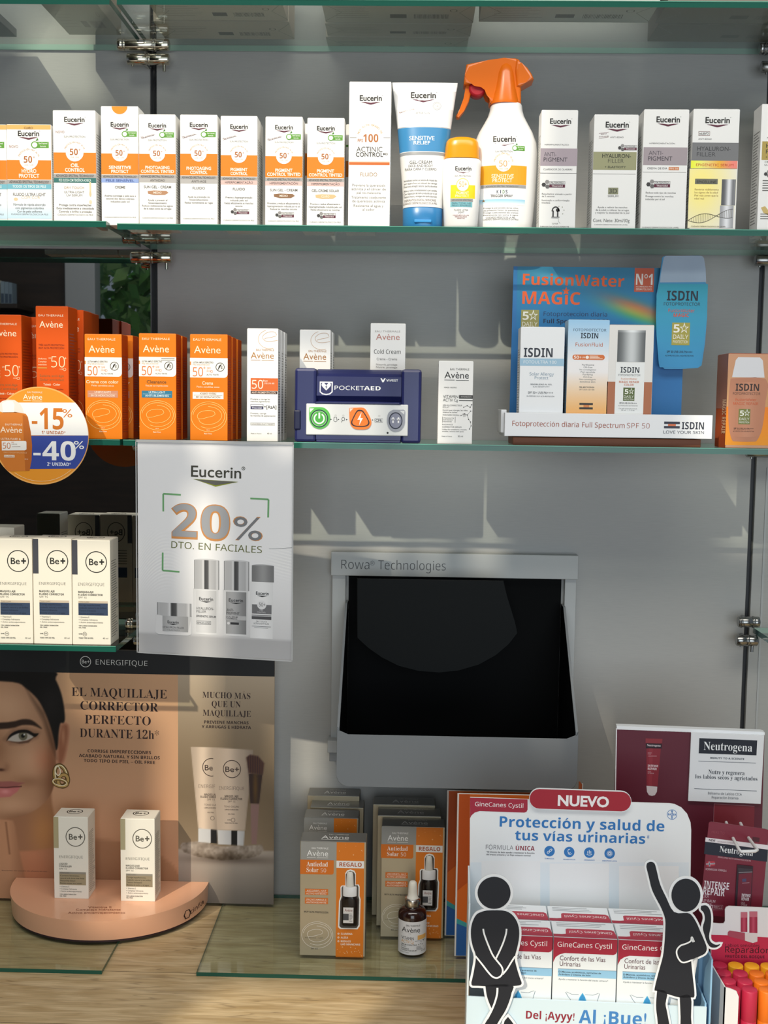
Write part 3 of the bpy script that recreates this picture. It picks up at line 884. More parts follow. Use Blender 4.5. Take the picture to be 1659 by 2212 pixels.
def actinic(A):
    eulogo(A, 190, 310, 152)
    A.arctext('MUY ALTO GRADO DE', 188, 560, 78, 13, 'c59a55', 165, 15)
    A.line([(48, 563), (95, 563)], 3, '8a8784', 2); A.line([(280, 563), (326, 563)], 3, '8a8784', 2)
    A.text('FPS', 121, 593, 20, 'b06a35', 36, 'gb'); A.text('100', 193, 593, 54, 'b06a35', 104, 'b')
    A.text('ACTINIC', 185, 660, 34, '45413f', 178, 'g'); A.text('CONTROL', 185, 694, 30, '2e2b2a', 188, 'gb'); A.text('MD', 296, 682, 14, '2e2b2a', 32, 'gb')
    A.rect(45, 733, 325, 752, 'c9682a', 1); A.rect(45, 727, 325, 733, 'd9b9a0', 1)
    A.text('FLUIDO', 182, 830, 26, 'a3805a', 116, 'g')
    for i, s in enumerate(('Previene la queratosis', 'actínica y el cáncer de', 'piel no-melanoma', 'Tratamiento coadyuvante', 'de queratosis actínica', 'Resistente al agua y', 'al sudor')):
        A.text(s, 183, 900 + i * 26 + (i > 2) * 6 + (i > 4) * 6, 17, '77726d', len(s) * 10.3, 'g')
carton('sunscreen_carton', 'tallest white carton, lettered with a big orange 100, beside the cream tube', 'carton', (42, 183, 330), CR3, Z2, DY, 0.040, actinic, group=G_SUN)

# squeeze tube standing on its cap
def stand(ox_px, ybase_px, Y, z):
    return at(ox_px, ybase_px, Y).x
def tube_thing():
    ox, oy, s = CR3
    Y = YF + 0.034
    X = lambda cx, cy: at(ox + cx / s, oy + cy / s, Y).x
    Zf = lambda cy: at(ox + 560 / s, oy + cy / s, Y).z - Z2
    xc = X(556, 900)
    t = thing('cream_tube', 'tall white tube with a wide blue band, standing upside down on its blue cap', 'tube', (xc, Y, Z2), 0)
    hw = lambda a, b, cy: (X(b, cy) - X(a, cy)) / 2
    zt, zc = Zf(188), Zf(1062)
    prof = [(zc, hw(415, 692, 1062), 0.0245), (zc + 0.02, hw(412, 694, 1000), 0.0245), (Zf(700), hw(392, 722, 700), 0.022), (Zf(515), hw(380, 748, 515), 0.018), (Zf(380), hw(368, 768, 380), 0.0125), (Zf(250), hw(352, 788, 250), 0.006), (Zf(215), hw(347, 795, 215), 0.0022), (zt, hw(345, 797, 190), 0.0014)]
    mb = MB(); ellbody(mb, prof, M('efeeec', 0.3, 0, 0.5), 2.3, bands=((Zf(682), Zf(515), M('3d88bc', 0.3, 0, 0.5)), (Zf(708), Zf(686), M('9b9da0', 0.3, 0, 0.5)), (Zf(514), Zf(510), M('9a9a9a', 0.3))))
    W = hw(345, 797, 190) * 2
    A = Art(mb, (ox + 345 / s, oy + 188 / s, ox + 797 / s, oy + 1178 / s), W, Zf(188), crop=CR3, warp=ellwarp(prof, 2.3)(W))
    off = 571 - 556
    def L_(x): return x + off * 0
    eulogo(A, 562, 300, 172)
    A.text('Nueva fórmula mejorada', 450, 393, 12, '6a2a30', 104, 'g', rot=12); A.ring(656, 355, 27, 2.5, '9a9896', 2); A.ring(656, 355, 20, 2, '9a9896', 2); A.text('TUBO', 656, 361, 10, '8a8886', 26, 'g')
    A.text('AFTER SUN', 558, 412, 12, '7d7b78', 96, 'g')
    A.text('SENSITIVE', 556, 592, 28, 'eaf3f8', 172, 'gb'); A.text('RELIEF', 556, 622, 24, 'eaf3f8', 112, 'gb')
    A.text('GEL-CREAM', 551, 752, 22, '55524f', 152, 'g'); A.text('FACE AND BODY', 551, 774, 17, '55524f', 166, 'g'); A.text('PARA CARA Y CUERPO', 551, 796, 17, '55524f', 214, 'g')
    for i, sx in enumerate(('Immediately soothes sun sensitive & irritated skin', 'and repairs from sun induced skin damage', 'Fresh and ultralight texture, quickly absorbed', 'Alivia y calma inmediatamente la piel sensible', 'Con reparación del daño producido por el sol', 'Textura fresca y ultraligera de rápida absorción')):
        A.text(sx, 551, 868 + i * 20 + (i > 2) * 8, 13, '4c4946', 226, 'g')
    A.text('DERMATOLOGICAL SKINCARE', 551, 1002, 14, '6f5a4c', 214, 'g'); A.text('CUIDADO DERMATOLÓGICO DE LA PIEL', 551, 1022, 13, '6f5a4c', 232, 'g')
    mb.build('tube_body', t)
    mb = MB(); cp = [(0, hw(418, 690, 1170) * 0.98, 0.0235), (0.002, hw(416, 690, 1165), 0.0245), (zc - 0.001, hw(413, 690, 1062), 0.0245), (zc, hw(417, 688, 1062), 0.0238)]
    ellbody(mb, cp, M('2f7cb4', 0.3, 0, 0.5), 2.2); tcap = mb.build('cap', t)
    mb = MB(); mb.box(-0.012, 0.012, -0.0262, -0.0215, 0.0065, 0.0105, M('3f97d6', 0.3), 0.001); mb.build('thumb_notch', tcap)
tube_thing()

def small_bottle():
    ox, oy, s = CR3
    Y = YF + 0.022
    X = lambda cx, cy: at(ox + cx / s, oy + cy / s, Y).x
    Zf = lambda cy: at(ox + 818 / s, oy + cy / s, Y).z - Z2
    hw = lambda a, b, cy: (X(b, cy) - X(a, cy)) / 2
    t = thing('sunscreen_bottle', 'small white bottle with an orange yellow cap before the spray bottle', 'bottle', (X(818, 950), Y, Z2))
    prof = [(0, hw(702, 915, 1180), 0.011), (0.004, hw(694, 925, 1168), 0.0135), (Zf(950), hw(687, 944, 950), 0.0165), (Zf(760), hw(687, 951, 760), 0.0165), (Zf(730), hw(690, 950, 730), 0.0155), (Zf(718), hw(702, 938, 718), 0.0135)]
    mb = MB(); ellbody(mb, prof, M('f1f0ee', 0.28, 0, 0.5), 2.6)
    W = hw(687, 951, 760) * 2
    A = Art(mb, (ox + 686 / s, oy + 718 / s, ox + 951 / s, oy + 1180 / s), W, Zf(718), crop=CR3, warp=ellwarp(prof, 2.6)(W))
    eulogo(A, 826, 804, 110)
    A.text('SUN PROTECTION', 824, 846, 10, '6a6764', 110, 'g')
    A.rect(742, 900, 910, 988, 'f0d21c', 1); A.disc(824, 900, 44, 'f4f2e4', 2); A.ring(824, 900, 42, 4, 'e8d24a', 3)
    A.text('50+', 826, 912, 34, 'd8a01c', 52, 'n', lay=3); A.text('PIGMENT', 824, 960, 16, 'fbf6d8', 86, 'gb'); A.text('PROTECT', 822, 980, 16, 'fbf6d8', 94, 'gb')
    A.rect(742, 990, 897, 1010, '9a9b9c', 1); A.rect(742, 1010, 893, 1045, '7fb9c4', 1)
    A.text('ADVANCED SPECTRAL', 820, 1004, 9, '4f4d4b', 136, 'g'); A.text('PARA TODAS LAS', 818, 1025, 11, '2c5a66', 130, 'g'); A.text('PIELES SENSIBLES', 818, 1040, 11, '2c5a66', 130, 'g')
    A.text('FLUIDO ULTRA', 817, 1070, 12, '5a5754', 96, 'g'); A.text('LIGHT', 817, 1085, 12, '5a5754', 44, 'g')
    for i, q in enumerate(('CUIDADO MÉDICO DE LA PIEL', 'DERMATOLOGICAL SKINCARE', 'SENSITIVE')):
        A.text(q, 816, 1102 + 10 * i, 7, '8a3a3a', 112 - i * 30, 'gb')
    mb.build('bottle_body', t)
    mb = MB(); cp = [(Zf(716), hw(700, 940, 716), 0.0150), (Zf(640), hw(706, 938, 640), 0.0148), (Zf(600), hw(712, 932, 600), 0.0142), (Zf(580), hw(726, 916, 580), 0.0125), (Zf(570), hw(760, 884, 570), 0.009), (Zf(567), hw(800, 840, 567), 0.003)]
    ellbody(mb, cp, M('e79a17', 0.25, 0, 0.5), 2.4); mb.build('cap', t)
small_bottle()

def spray_bottle():
    ox, oy, s = CR3
    Y = YF + 0.052
    X0 = at(ox + 1117 / s, oy + 800 / s, Y).x
    X = lambda cx, cy: at(ox + cx / s, oy + cy / s, Y).x - X0
    Zf = lambda cy: at(ox + 1117 / s, oy + cy / s, Y).z - Z2
    hw = lambda a, b, cy: (X(b, cy) - X(a, cy)) / 2
    t = thing('spray_bottle', 'big white spray bottle with an orange trigger head', 'spray bottle', (X0, Y, Z2))
    P = [(1182, 925, 1312, .026), (1165, 921, 1318, .028), (1000, 905, 1326, .031), (800, 896, 1334, .033), (680, 895, 1336, .033), (610, 902, 1328, .032), (540, 928, 1300, .031), (480, 958, 1262, .028), (430, 985, 1236, .0265), (390, 1000, 1227, .0255), (356, 1006, 1224, .0245), (346, 1012, 1220, .0235)]
    prof = [(Zf(c) if k else 0.0, hw(a, b, c), d) for k, (c, a, b, d) in enumerate(P)]
    mb = MB(); ellbody(mb, prof, M('f0efee', 0.3, 0, 0.5), 2.4)
    W = hw(895, 1336, 680) * 2
    A = Art(mb, (ox + 895 / s, oy + 346 / s, ox + 1336 / s, oy + 1182 / s), W, Zf(346), crop=CR3, warp=ellwarp(prof, 2.4)(W))
    eulogo(A, 1098, 614, 152)
    greenbadge(A, 1178, 656, 95)
    A.text('SUN PROTECTION', 1095, 684, 11, '6a6764', 116, 'g')
    A.rect(930, 768, 1254, 890, 'e8a01e', 1, 16); A.disc(1095, 754, 54, 'f4f2e8', 2); A.arctext('PROTECCIÓN MUY ALTA', 1095, 754, 58, 10, 'c9a040', 170, 10)
    A.text('50', 1092, 775, 38, 'c98a1a', 54, 'n', lay=3); A.text('+', 1130, 748, 14, 'c98a1a', 12, 'n', lay=3); A.text('UVA · UVB', 1095, 795, 9, 'c98a1a', 60, 'g', lay=3)
    A.text('SENSITIVE', 1091, 848, 24, 'fdf3d8', 150, 'gb'); A.text('PROTECT', 1090, 876, 24, 'fdf3d8', 132, 'gb')
    A.rect(935, 892, 1252, 912, '9b9c9d', 1, 14); A.text('ADVANCED SPECTRAL TECHNOLOGY', 1090, 907, 10, '55524f', 220, 'g')
    for i, (ch, c) in enumerate(zip('KIDS', ('2f3a52', '2f3a52', '5a8a48', '2f3a52'))):
        A.text(ch, 1060 + i * 20, 948, 22, c, 14 if ch != 'I' else 5, 'gb')
    A.text('TRIGGER SPRAY', 1088, 972, 17, '3d3a38', 152, 'gb')
    A.paint(930, 985, 1248, 1022, 6, lambda x, y: (0.58 + 0.38 * ((y - 985) / 37), 0.80 + 0.15 * ((y - 985) / 37), 0.90 + 0.05 * ((y - 985) / 37)))
    A.text('★', 968, 1002, 16, '8a6a3a', 26, 'g')
    for i, q in enumerate(('Protege la piel sensible de los niños,', 'alta protección frente a las quemaduras', 'Protege a pele sensível das crianças', 'Resistente ao sol e à água')):
        A.text(q, 1086, 1045 + i * 15, 9, '5c5956', 236, 'g')
    A.text('CUIDADO MÉDICO DE LA PIEL', 1086, 1108, 11, '4c4946', 200, 'g'); A.text('CUIDADO DERMATOLÓGICO DA PELE', 1086, 1119, 9, '4c4946', 240, 'g')
    mb.build('bottle_body', t)
    OR = M('dc6c12', 0.24, 0, 0.5)
    mb = MB(); slab(mb, [(X(a, b), Zf(b)) for a, b in ((1010, 346), (1010, 290), (992, 245), (955, 218), (905, 212), (832, 220), (838, 160), (850, 82), (1000, 56), (1110, 40), (1190, 38), (1214, 50), (1224, 76), (1224, 346))], -0.017, 0.017, OR, 0.0045); 
    hp = [(Zf(346) - 0.001, hw(1006, 1226, 340), 0.0265), (Zf(330), hw(1008, 1225, 330), 0.0265), (Zf(240), hw(1030, 1205, 240), 0.024), (Zf(140), hw(1045, 1188, 140), 0.0225), (Zf(95), hw(1058, 1174, 95), 0.02), (Zf(75), hw(1080, 1150, 75), 0.0165)]
    mb.loft([[(x + X(1117, 300), y, z) for x, y in sup(a, b, 2.2, 36)] for z, a, b in hp], OR)
    head = mb.build('spray_head', t)
    mb = MB(); slab(mb, [(X(a, b), Zf(b)) for a, b in ((1190, 45), (1225, 76), (1268, 108), (1296, 150), (1310, 184), (1255, 212), (1215, 240), (1190, 238), (1180, 120))], -0.020, 0.020, OR, 0.006); mb.build('rear_shroud', head)
    mb = MB(); slab(mb, [(X(a, b), Zf(b)) for a, b in ((845, 212), (886, 212), (884, 270), (868, 330), (836, 392), (800, 440), (784, 438), (779, 428), (808, 374), (832, 308), (842, 255))], -0.008, 0.008, OR, 0.003); mb.build('trigger', head)
    mb = MB(); mb.loft([[(X(925, 243) + r * math.cos(q * math.pi / 12), y, Zf(243) + r * 0.9 * math.sin(q * math.pi / 12)) for q in range(24)] for y, r in ((-0.012, 0.009), (-0.011, 0.0115), (0.009, 0.0115), (0.010, 0.009))], M('b3202e', 0.35)); mb.build('safety_catch', head)
    mb = MB(); mb.lathe(X(1117, 350), 0, [(hw(1015, 1220, 350) * .97, Zf(352)), (hw(1015, 1220, 350) * .97, Zf(343))], M('4a1f18', 0.5), 32, 1, 0.72); mb.build('neck_ring', t)
spray_bottle()

# ------------------------------------------------------------------ white face care cartons at the far end
GW = 'ececea'
G_FACE = 'white face care cartons at the end of the upper shelf'
def anti1(A):
    eulogo(A, 218, 470, 146, INK, '5b2036')
    A.text('HIPERPIGMENTAÇÃO', 196, 619, 9, '6b6866', 166, 'g')
    A.rect(85, 640, 340, 760, 'a89ba3', 1); A.text('ANTI-', 152, 695, 28, '4d4650', 84, 'gl', lay=2); A.text('PIGMENT', 190, 731, 28, '3f3942', 164, 'g')
    A.text('CLAREADOR DE OLHEIRAS', 208, 790, 11, '5a5654', 200, 'g'); A.line([(85, 811), (340, 811)], 2.5, '6f6b6a', 2)
    hexbadge(A, 126, 888, 128)
    for i, q in enumerate(('Resultados visíveis a partir', 'de 2 semanas', 'Iluminação e uniformização', 'imediata')):
        A.text(q, 102, 960 + i * 17 + (i > 1) * 10, 11, '5a5654', len(q) * 7.4, 'g', 'l')
    A.ring(200, 1075, 24, 9, '3c3a3a', 2, ry=30, a0=0, a1=180); A.rect(178, 1070, 188, 1112, '3c3a3a', 2); A.rect(210, 1070, 220, 1112, '3c3a3a', 2); A.disc(214, 1066, 12, '2c2a2a', 2); A.line([(172, 1115), (228, 1115)], 5, '4c4a4a', 2)
    for q in ((222, 1040), (246, 1045), (258, 1066), (250, 1092)): A.disc(q[0], q[1], 3.5, '8a8670', 2, n=8)
    A.line([(170, 1122), (222, 1122), (222, 1145), (234, 1160)], 2, '8b8988', 2); A.text('72 POR', 198, 1166, 10, '5a5654', 42, 'g')
    A.text('DERMATOLÓGICAMENTE', 196, 1186, 9, '5a5654', 200, 'g')
carton('serum_carton', 'slim white carton with a mauve band, next to the spray bottle', 'carton', (86, 378, 338), CR4, Z2, DY, 0.034, anti1, GW, group=G_FACE)
def hyal(A):
    eulogo(A, 608, 496, 160)
    A.text('NUEVA', 518, 545, 9, '6a3a3a', 40, 'g', rot=6); A.text('fórmula mejorada', 518, 562, 9, '6a3a3a', 66, 'g', rot=6); A.line([(484, 538), (550, 528)], 2, '8a5a5a', 2); A.line([(484, 573), (550, 562)], 2, '8a5a5a', 2)
    A.text('ANTI-EDAD', 608, 568, 10, '6b6866', 92, 'g'); hexbadge(A, 640, 634, 102)
    A.rect(450, 664, 748, 788, '9a9a76', 1); A.text('HYALURON-', 610, 705, 27, '37362c', 198, 'gb'); A.text('FILLER', 606, 739, 27, '4a493c', 108, 'gl'); A.text('+ ELASTICITY', 604, 775, 14, '3a392e', 146, 'gb')
    A.line([(450, 816), (745, 816)], 2.5, '8f8c88', 2)
    A.rect(559, 911, 629, 957, '8a8c70', 1); A.text('3D', 594, 949, 30, '30302a', 54, 'g'); A.text('SERUM', 594, 977, 14, '4a4846', 72, 'g')
    for i, q in enumerate(('Ayuda a reducir las manchas', 'de la edad, a rellenar las arrugas', 'y mejorar la elasticidad de la piel')):
        A.text(q, 592, 1053 + i * 19, 12, '5a5754', (206, 230, 236)[i], 'g')
    A.text('Cont. Neto: 30ml/30g', 587, 1150, 23, '55524f', 254, 'g'); A.text('CUIDADO DERMATOLÓGICO DE LA PIEL', 586, 1172, 8, '6b6866', 232, 'g')
carton('serum_carton', 'white carton with an olive green band and small olive 3D mark', 'carton', (449, 410, 755), CR4, Z2, DY, 0.044, hyal, GW, group=G_FACE)
def anti2(A):
    eulogo(A, 958, 460, 162)
    A.text('HIPERPIGMENTACIÓN', 922, 610, 9, '6b6866', 176, 'g'); A.rect(795, 632, 1098, 756, 'a3989d', 1)
    A.text('ANTI-', 881, 686, 29, '4d4650', 98, 'gl', lay=2); A.text('PIGMENT', 912, 724, 29, '3f3942', 166, 'g')
    A.text('CREMA DE DÍA', 894, 784, 13, '55524f', 138, 'g'); A.rect(973, 768, 1044, 789, 'd0875a', 1); A.text('FPS 30', 1008, 784, 11, 'f0d8c8', 56, 'gb')
    A.line([(795, 803), (1095, 803)], 2.5, '8f8c88', 2); hexbadge(A, 850, 886, 130)
    for i, q in enumerate(('Reduce todo tipo de manchas', 'Protege contra las manchas', 'inducidas por el sol')):
        A.text(q, 820, 952 + i * 20 + (i > 0) * 5, 12, '4f4c4a', (208, 192, 132)[i], 'g', 'l')
    A.text('CUIDADO DERMATOLÓGICO DE LA PIEL', 930, 1192, 9, '5a5754', 256, 'g')
carton('serum_carton', 'white carton with a mauve band, between the olive banded and yellow foil cartons', 'carton', (790, 374, 1102), CR4, Z2, DY, 0.046, anti2, GW, group=G_FACE)
def epi(A):
    eulogo(A, 1298, 465, 168)
    A.frame(1170, 524, 1248, 552, 2, '7a4a40', 2); A.text('NUEVO', 1209, 546, 15, '4a4644', 62, 'gb', rot=4)
    A.text('ANTI-EDAD', 1216, 580, 9, '5a5754', 92, 'g'); A.rect(1130, 600, 1450, 724, '77787a', 1)
    A.text('HYALURON-', 1280, 656, 28, '3a3a3c', 230, 'g'); A.text('FILLER', 1228, 695, 28, '444446', 130, 'gl')
    def rain(x, y):
        k = (x - 1130) / 310
        return 0.95 - 0.1 * k * 0, 0.97 - 0.42 * np.clip(k * 1.3 - 0.2, 0, 1), 0.25 + 0.25 * np.abs(np.sin(k * 5))
    A.paint(1125, 724, 1446, 777, 8, rain)
    A.text('EPIGENETIC SERUM', 1290, 762, 17, 'c84a28', 258, 'g')
    A.line([(1125, 779), (1446, 779)], 3, '9a8a50', 2)
    def glow(x, y):
        r = np.sqrt(((x - 1200) / 230) ** 2 + ((y - 900) / 330) ** 2)
        k = np.clip(1.25 - r, 0, 1)
        return 0.93 + 0.07 * k, 0.92 + 0.02 * k, 0.90 - 0.32 * k
    A.paint(1118, 782, 1444, 1192, 10, glow)
    A.rect(1158, 850, 1315, 887, '6f6f62', 2); A.text('EPICELLINE', 1237, 880, 17, '3a3a30', 134, 'gb', lay=3)
    for i, q in enumerate(('Revierte visiblemente', 'los signos de la edad', 'Piel más joven que la', 'edad real')):
        A.text(q, 1158, 930 + i * 21, 13, '8a6a34', (166, 160, 164, 66)[i], 'g', 'l')
    A.paint(1344, 852, 1440, 1032, 4, lambda x, y: tuple(0.35 + 0.55 * np.exp(-((x - 1395) / 22) ** 2) + 0.12 * (x > 1425) + o for o in (0, 0.005, 0.02)), 3)
    A.paint(1338, 1034, 1432, 1190, 4, lambda x, y: tuple(0.62 + 0.28 * np.exp(-((x - 1385) / 26) ** 2) + o for o in (0, 0.005, 0.02)), 3)
    xs = [1120 + i * 6 for i in range(52)]
    amp = lambda x: 30 * math.sin((x - 1118) / 62.0)
    mid = lambda x: 1140 - (x - 1118) * 0.17
    A.line([(x, mid(x) - amp(x)) for x in xs], 3, '4a4438', 4); A.line([(x, mid(x) + amp(x)) for x in xs], 3, '4a4438', 4)
    for x in xs[::2]: A.line([(x, mid(x) - amp(x)), (x, mid(x) + amp(x))], 1.6, '6a6048', 4)
    A.text('CUIDADO DERMATOLÓGICO DE LA PIEL', 1262, 1185, 9, '6a5a3a', 240, 'g', lay=5)
carton('serum_carton', 'carton with a shimmering yellow and rainbow foil lower half', 'carton', (1130, 372, 1450), CR4, Z2, DY, 0.050, epi, GW, group=G_FACE)
def gold(A):
    A.rect(1612, 592, 1990, 720, 'b09a52', 1)
    eulogo(A, 1790, 470, 170); A.text('HYALURON-', 1640, 636, 28, '37362c', 210, 'gb', 'l'); A.text('FILLER', 1640, 676, 28, '37362c', 130, 'g', 'l'); A.text('+ ELASTICITY', 1640, 708, 16, '37362c', 150, 'gb', 'l')
    A.text('CREMA DE DÍA', 1634, 740, 12, '4a4846', 140, 'g', 'l'); A.text('ULTRA LIGERA', 1634, 760, 12, '4a4846', 130, 'g', 'l')
    A.text('ANTI-EDAD', 1642, 572, 10, '6b6866', 92, 'g', 'l'); hexbadge(A, 1656, 815, 110)
    A.smallprint(1626, 1800, 860, 940, 17, '5a5754', 2); A.poly([(1622, 1050), (1650, 1040), (1700, 1100), (1690, 1110), (1640, 1085)], 'c9b070', 2)
    A.smallprint(1620, 1760, 1092, 1130, 16, '7a7774', 2)
for k, lab in enumerate(('white carton with a gold band, cut by the frame edge beside the foil carton', 'second carton of the gold banded row, only its grey printed side showing', 'third carton of the gold banded row, only its side showing', 'rearmost carton of the gold banded row at the frame edge')):
    carton('serum_carton', lab, 'carton', (1600, 338, 1960), CR4, Z2, DY + 0.0395 * k, 0.038, gold if k == 0 else None, GW, group=G_FACE, sideprint='8b8988', zfix=None)
# ------------------------------------------------------------------ flat cartons on the uppermost shelf (seen from below)
def flat(label, xl, xr, yf, yb, h, col, marks=True, z=Z1, name='flat_carton', band=None):
    """lies on the shelf: px columns xl..xr at px row yb (its rear lower edge), yf/yb rows or depths"""
    Yf = yf if yf < 0 else onz((xl + xr) / 2, yf, z).y
    Yb = onz((xl + xr) / 2, yb, z).y
    X0, X1 = onz(xl, yb, z).x, onz(xr, yb, z).x
    Yf += 0.0006
    mb = MB()
    mb.box(X0, X1, Yf, Yb, z + 0.0003, z + h, col, 0.0008)
    w, d = X1 - X0, Yb - Yf
    A = Art(mb, (0, 0, 100, 100), w, d, (X0, Yf, z + 0.0003), (1, 0, 0), (0, 1, 0), (0, 0, -1))
    if marks:
        dk = '6a625a'
        for k in range(26):
            A.rect(60 + k * 0.9, 22, 60 + k * 0.9 + rnd.choice((0.3, 0.5)), 42, dk)
        A.rect(44, 24, 55, 42, dk); A.smallprint(8, 38, 25, 75, 9, '8d8478', 1, 1.2)
        A.line([(0, 8), (12, 50), (0, 92)], 0.5, '9a9186', 1); A.line([(100, 8), (90, 50), (100, 92)], 0.5, '9a9186', 1)
        A.ring(86, 60, 2.2, 0.6, dk, 1, ry=6)
    return tag(mb.build(name, base=((X0 + X1) / 2, Yf, z + 0.0003)), label, 'carton', 'flat cartons on the uppermost shelf')
TB = YF + 0.008
flat('grey carton on the uppermost shelf, cut by the frame corner', -160, 36, TB, 80, 0.012, '8f9093', False)
flat('olive grey carton lying on the uppermost shelf above the beige wall patch', 150, 262, TB, 76, 0.10, 'a19a8a')
flat('front one of two flat cartons seen from below by the top clamp', 345, 622, TB, 45, 0.07, 'd9c9b9')
flat('rear one of two flat cartons seen from below by the top clamp', 357, 636, 47, 85, 0.07, 'd3c2b1')
flat('front one of three flat pale cartons above the tall white carton', 704, 1022, TB, 50, 0.06, 'd4cbc0')
flat('middle one of three flat pale cartons above the tall white carton', 708, 1016, 52, 79, 0.06, 'd0c6ba')
flat('rear one of three flat pale cartons above the tall white carton', 711, 1008, 81, 112, 0.06, 'cbc1b5')
flat('single flat pale carton above the orange trigger head', 1034, 1400, TB, 49, 0.075, 'dcd8d2')
flat('front dark edged flat carton above the yellow foil carton', 1414, 1760, TB, 52, 0.09, '8c8377')
flat('rear dark flat carton above the yellow foil carton', 1398, 1740, 54, 91, 0.09, '857c70')

# ------------------------------------------------------------------ lower stocked shelf: orange and white sun creams
CA, CB, CC, CD = (0, 480, 3.814), (280, 640, 3.456), (600, 660, 3.607), (1060, 540, 2.770)
AO, RO = 'e47c0c', 'dc560c'
G_AV = 'orange sun cream cartons on the lower shelf'
def smooth(pts, k=6):
    out = []
    n = len(pts)
    for i in range(n - 1):
        p0, p1, p2, p3 = pts[max(i - 1, 0)], pts[i], pts[i + 1], pts[min(i + 2, n - 1)]
        for j in range(k):
            t = j / k
            out.append(tuple(0.5 * ((2 * p1[d]) + (-p0[d] + p2[d]) * t + (2 * p0[d] - 5 * p1[d] + 4 * p2[d] - p3[d]) * t * t + (-p0[d] + 3 * p1[d] - 3 * p2[d] + p3[d]) * t ** 3) for d in (0, 1)))
    out.append(tuple(pts[-1]))
    return out
def swirl(A, cx, cy, w, mat, t, outer=True):
    if outer: A.ring(cx, cy, w * 0.48, t, mat, 2, ry=w * 0.405, n=48)
    A.ring(cx + w * 0.0, cy - w * 0.02, w * 0.43, t, mat, 2, ry=w * 0.33, n=40, a0=-120, a1=175)
    P = [(.17, -.07), (.14, -.14), (.04, -.17), (-.1, -.165), (-.24, -.12), (-.31, -.03), (-.28, .05), (-.16, .05), (-.02, .01), (.1, -.02), (.17, -.07)]
    A.line([(cx + a * w, cy + b * w) for a, b in smooth(P)], t, mat, 2)
    P = [(-.28, .05), (-.23, .15), (-.08, .21), (.12, .19), (.27, .11), (.35, -.02), (.30, -.16), (.16, -.25), (-.02, -.28)]
    A.line([(cx + a * w, cy + b * w) for a, b in smooth(P)], t, mat, 2)
def avlogo(A, cx, base, w, c, under=None, eau=True, c2=None):
    h = w * 0.27
    A.text('Avène', cx, base, h, c, w, 'g')
    if eau: A.text('EAU THERMALE', cx + (w * 0.12 if under else 0), base - h - w * (0.06 if under else 0.2), w * 0.085, c2 or c, w * (0.78 if under else 1.06), 'g')
    if under:
        A.line([(cx - w * 0.5, base + w * 0.07), (cx - w * 0.08, base + w * 0.07)], w * 0.018, c, 2); A.line([(cx - w * 0.03, base + w * 0.075), (cx + w * 0.5, base + w * 0.075)], w * 0.018, c, 2)
def avene(x0, yt, x1, yb, name, sub, bar, barc, bart, blue=False):
    w, h = x1 - x0, yb - yt
    def X(n): return x0 + n * w
    def Yy(n): return yt + n * h
    def art(A):
        avlogo(A, X(.46), Yy(.18), w * 0.70, 'fdeccb')
        A.poly([(X(0), Yy(.226)), (X(1), Yy(.226)), (X(1), Yy(.38))] + [(X(.9) + .1 * w * math.cos(R(a)), Yy(.38) + .037 * h * math.sin(R(a))) for a in range(0, 91, 15)] + [(X(0), Yy(.417))], 'f6f2ea', 1)
        A.rect(X(0), Yy(.262), X(.03), Yy(.296), 'e88a3a', 2)
        A.text('ULTRA AMPLIO ESPECTRO', X(.08), Yy(.278), w * .045, '4a4038', w * .54, 'gb', 'l'); A.text('Muy alta protección', X(.08), Yy(.298), w * .04, 'b88a5a', w * .44, 'g', 'l')
        A.text('50', X(.21), Yy(.405), w * .24, 'd8742a', w * .27, 'n'); A.text('+', X(.385), Yy(.34), w * .1, 'd8742a', w * .07, 'n')
        A.text('SPF', X(.5), Yy(.335), w * .05, 'd8742a', w * .1, 'g'); A.text('UVB UVA', X(.5), Yy(.362), w * .045, 'd8742a', w * .13, 'g'); A.ring(X(.575), Yy(.357), w * .03, w * .008, 'd8742a', 2, n=16)
        A.text('ALTO TINTE', X(.6), Yy(.395), w * .035, '4a4038', w * .32, 'gb')
        A.ring(X(.8), Yy(.313), w * .11, w * .016, '2f2b28', 2); A.poly([(X(.74), Yy(.335)), (X(.77), Yy(.30)), (X(.82), Yy(.285)), (X(.80), Yy(.315))], '2f2b28', 2); A.line([(X(.73), Yy(.345)), (X(.84), Yy(.285))], w * .012, '2f2b28', 3); A.text('E', X(.845), Yy(.33), w * .07, '2f2b28', None, 'gb')
        if blue: A.rect(X(.6), Yy(.24), X(.96), Yy(.246), '3a3430', 2); A.rect(X(.6), Yy(.255), X(.96), Yy(.259), '3a3430', 2)
        A.text(name, X(.47), Yy(.485), w * .085, '6b4a2c' if blue else 'fdeccb', len(name) * w * .058, 'gb'); A.text(sub, X(.48), Yy(.515), w * .045, 'fdeccb', w * .6, 'g')
        A.rect(X(.07), Yy(.558), X(.89), Yy(.625), barc, 1); A.rect(X(.1), Yy(.589), X(.86), Yy(.591), bart[2], 2)
        A.text(bart[0], X(.48), Yy(.582), w * .052, bart[2], w * .44, 'gb'); A.text(bart[1], X(.48), Yy(.616), w * .052, bart[2], w * .64, 'gb')
        swirl(A, X(.50), Yy(.80), w * .98, 'fbd07a', w * .011)
        A.text('50 ml', X(.48), Yy(.935), w * .03, 'fdeccb', w * .08, 'g'); A.text('Made in France', X(.48), Yy(.972), w * .04, 'fdeccb', w * .2, 'gb')
    return art
DARKO = 'c4500c'
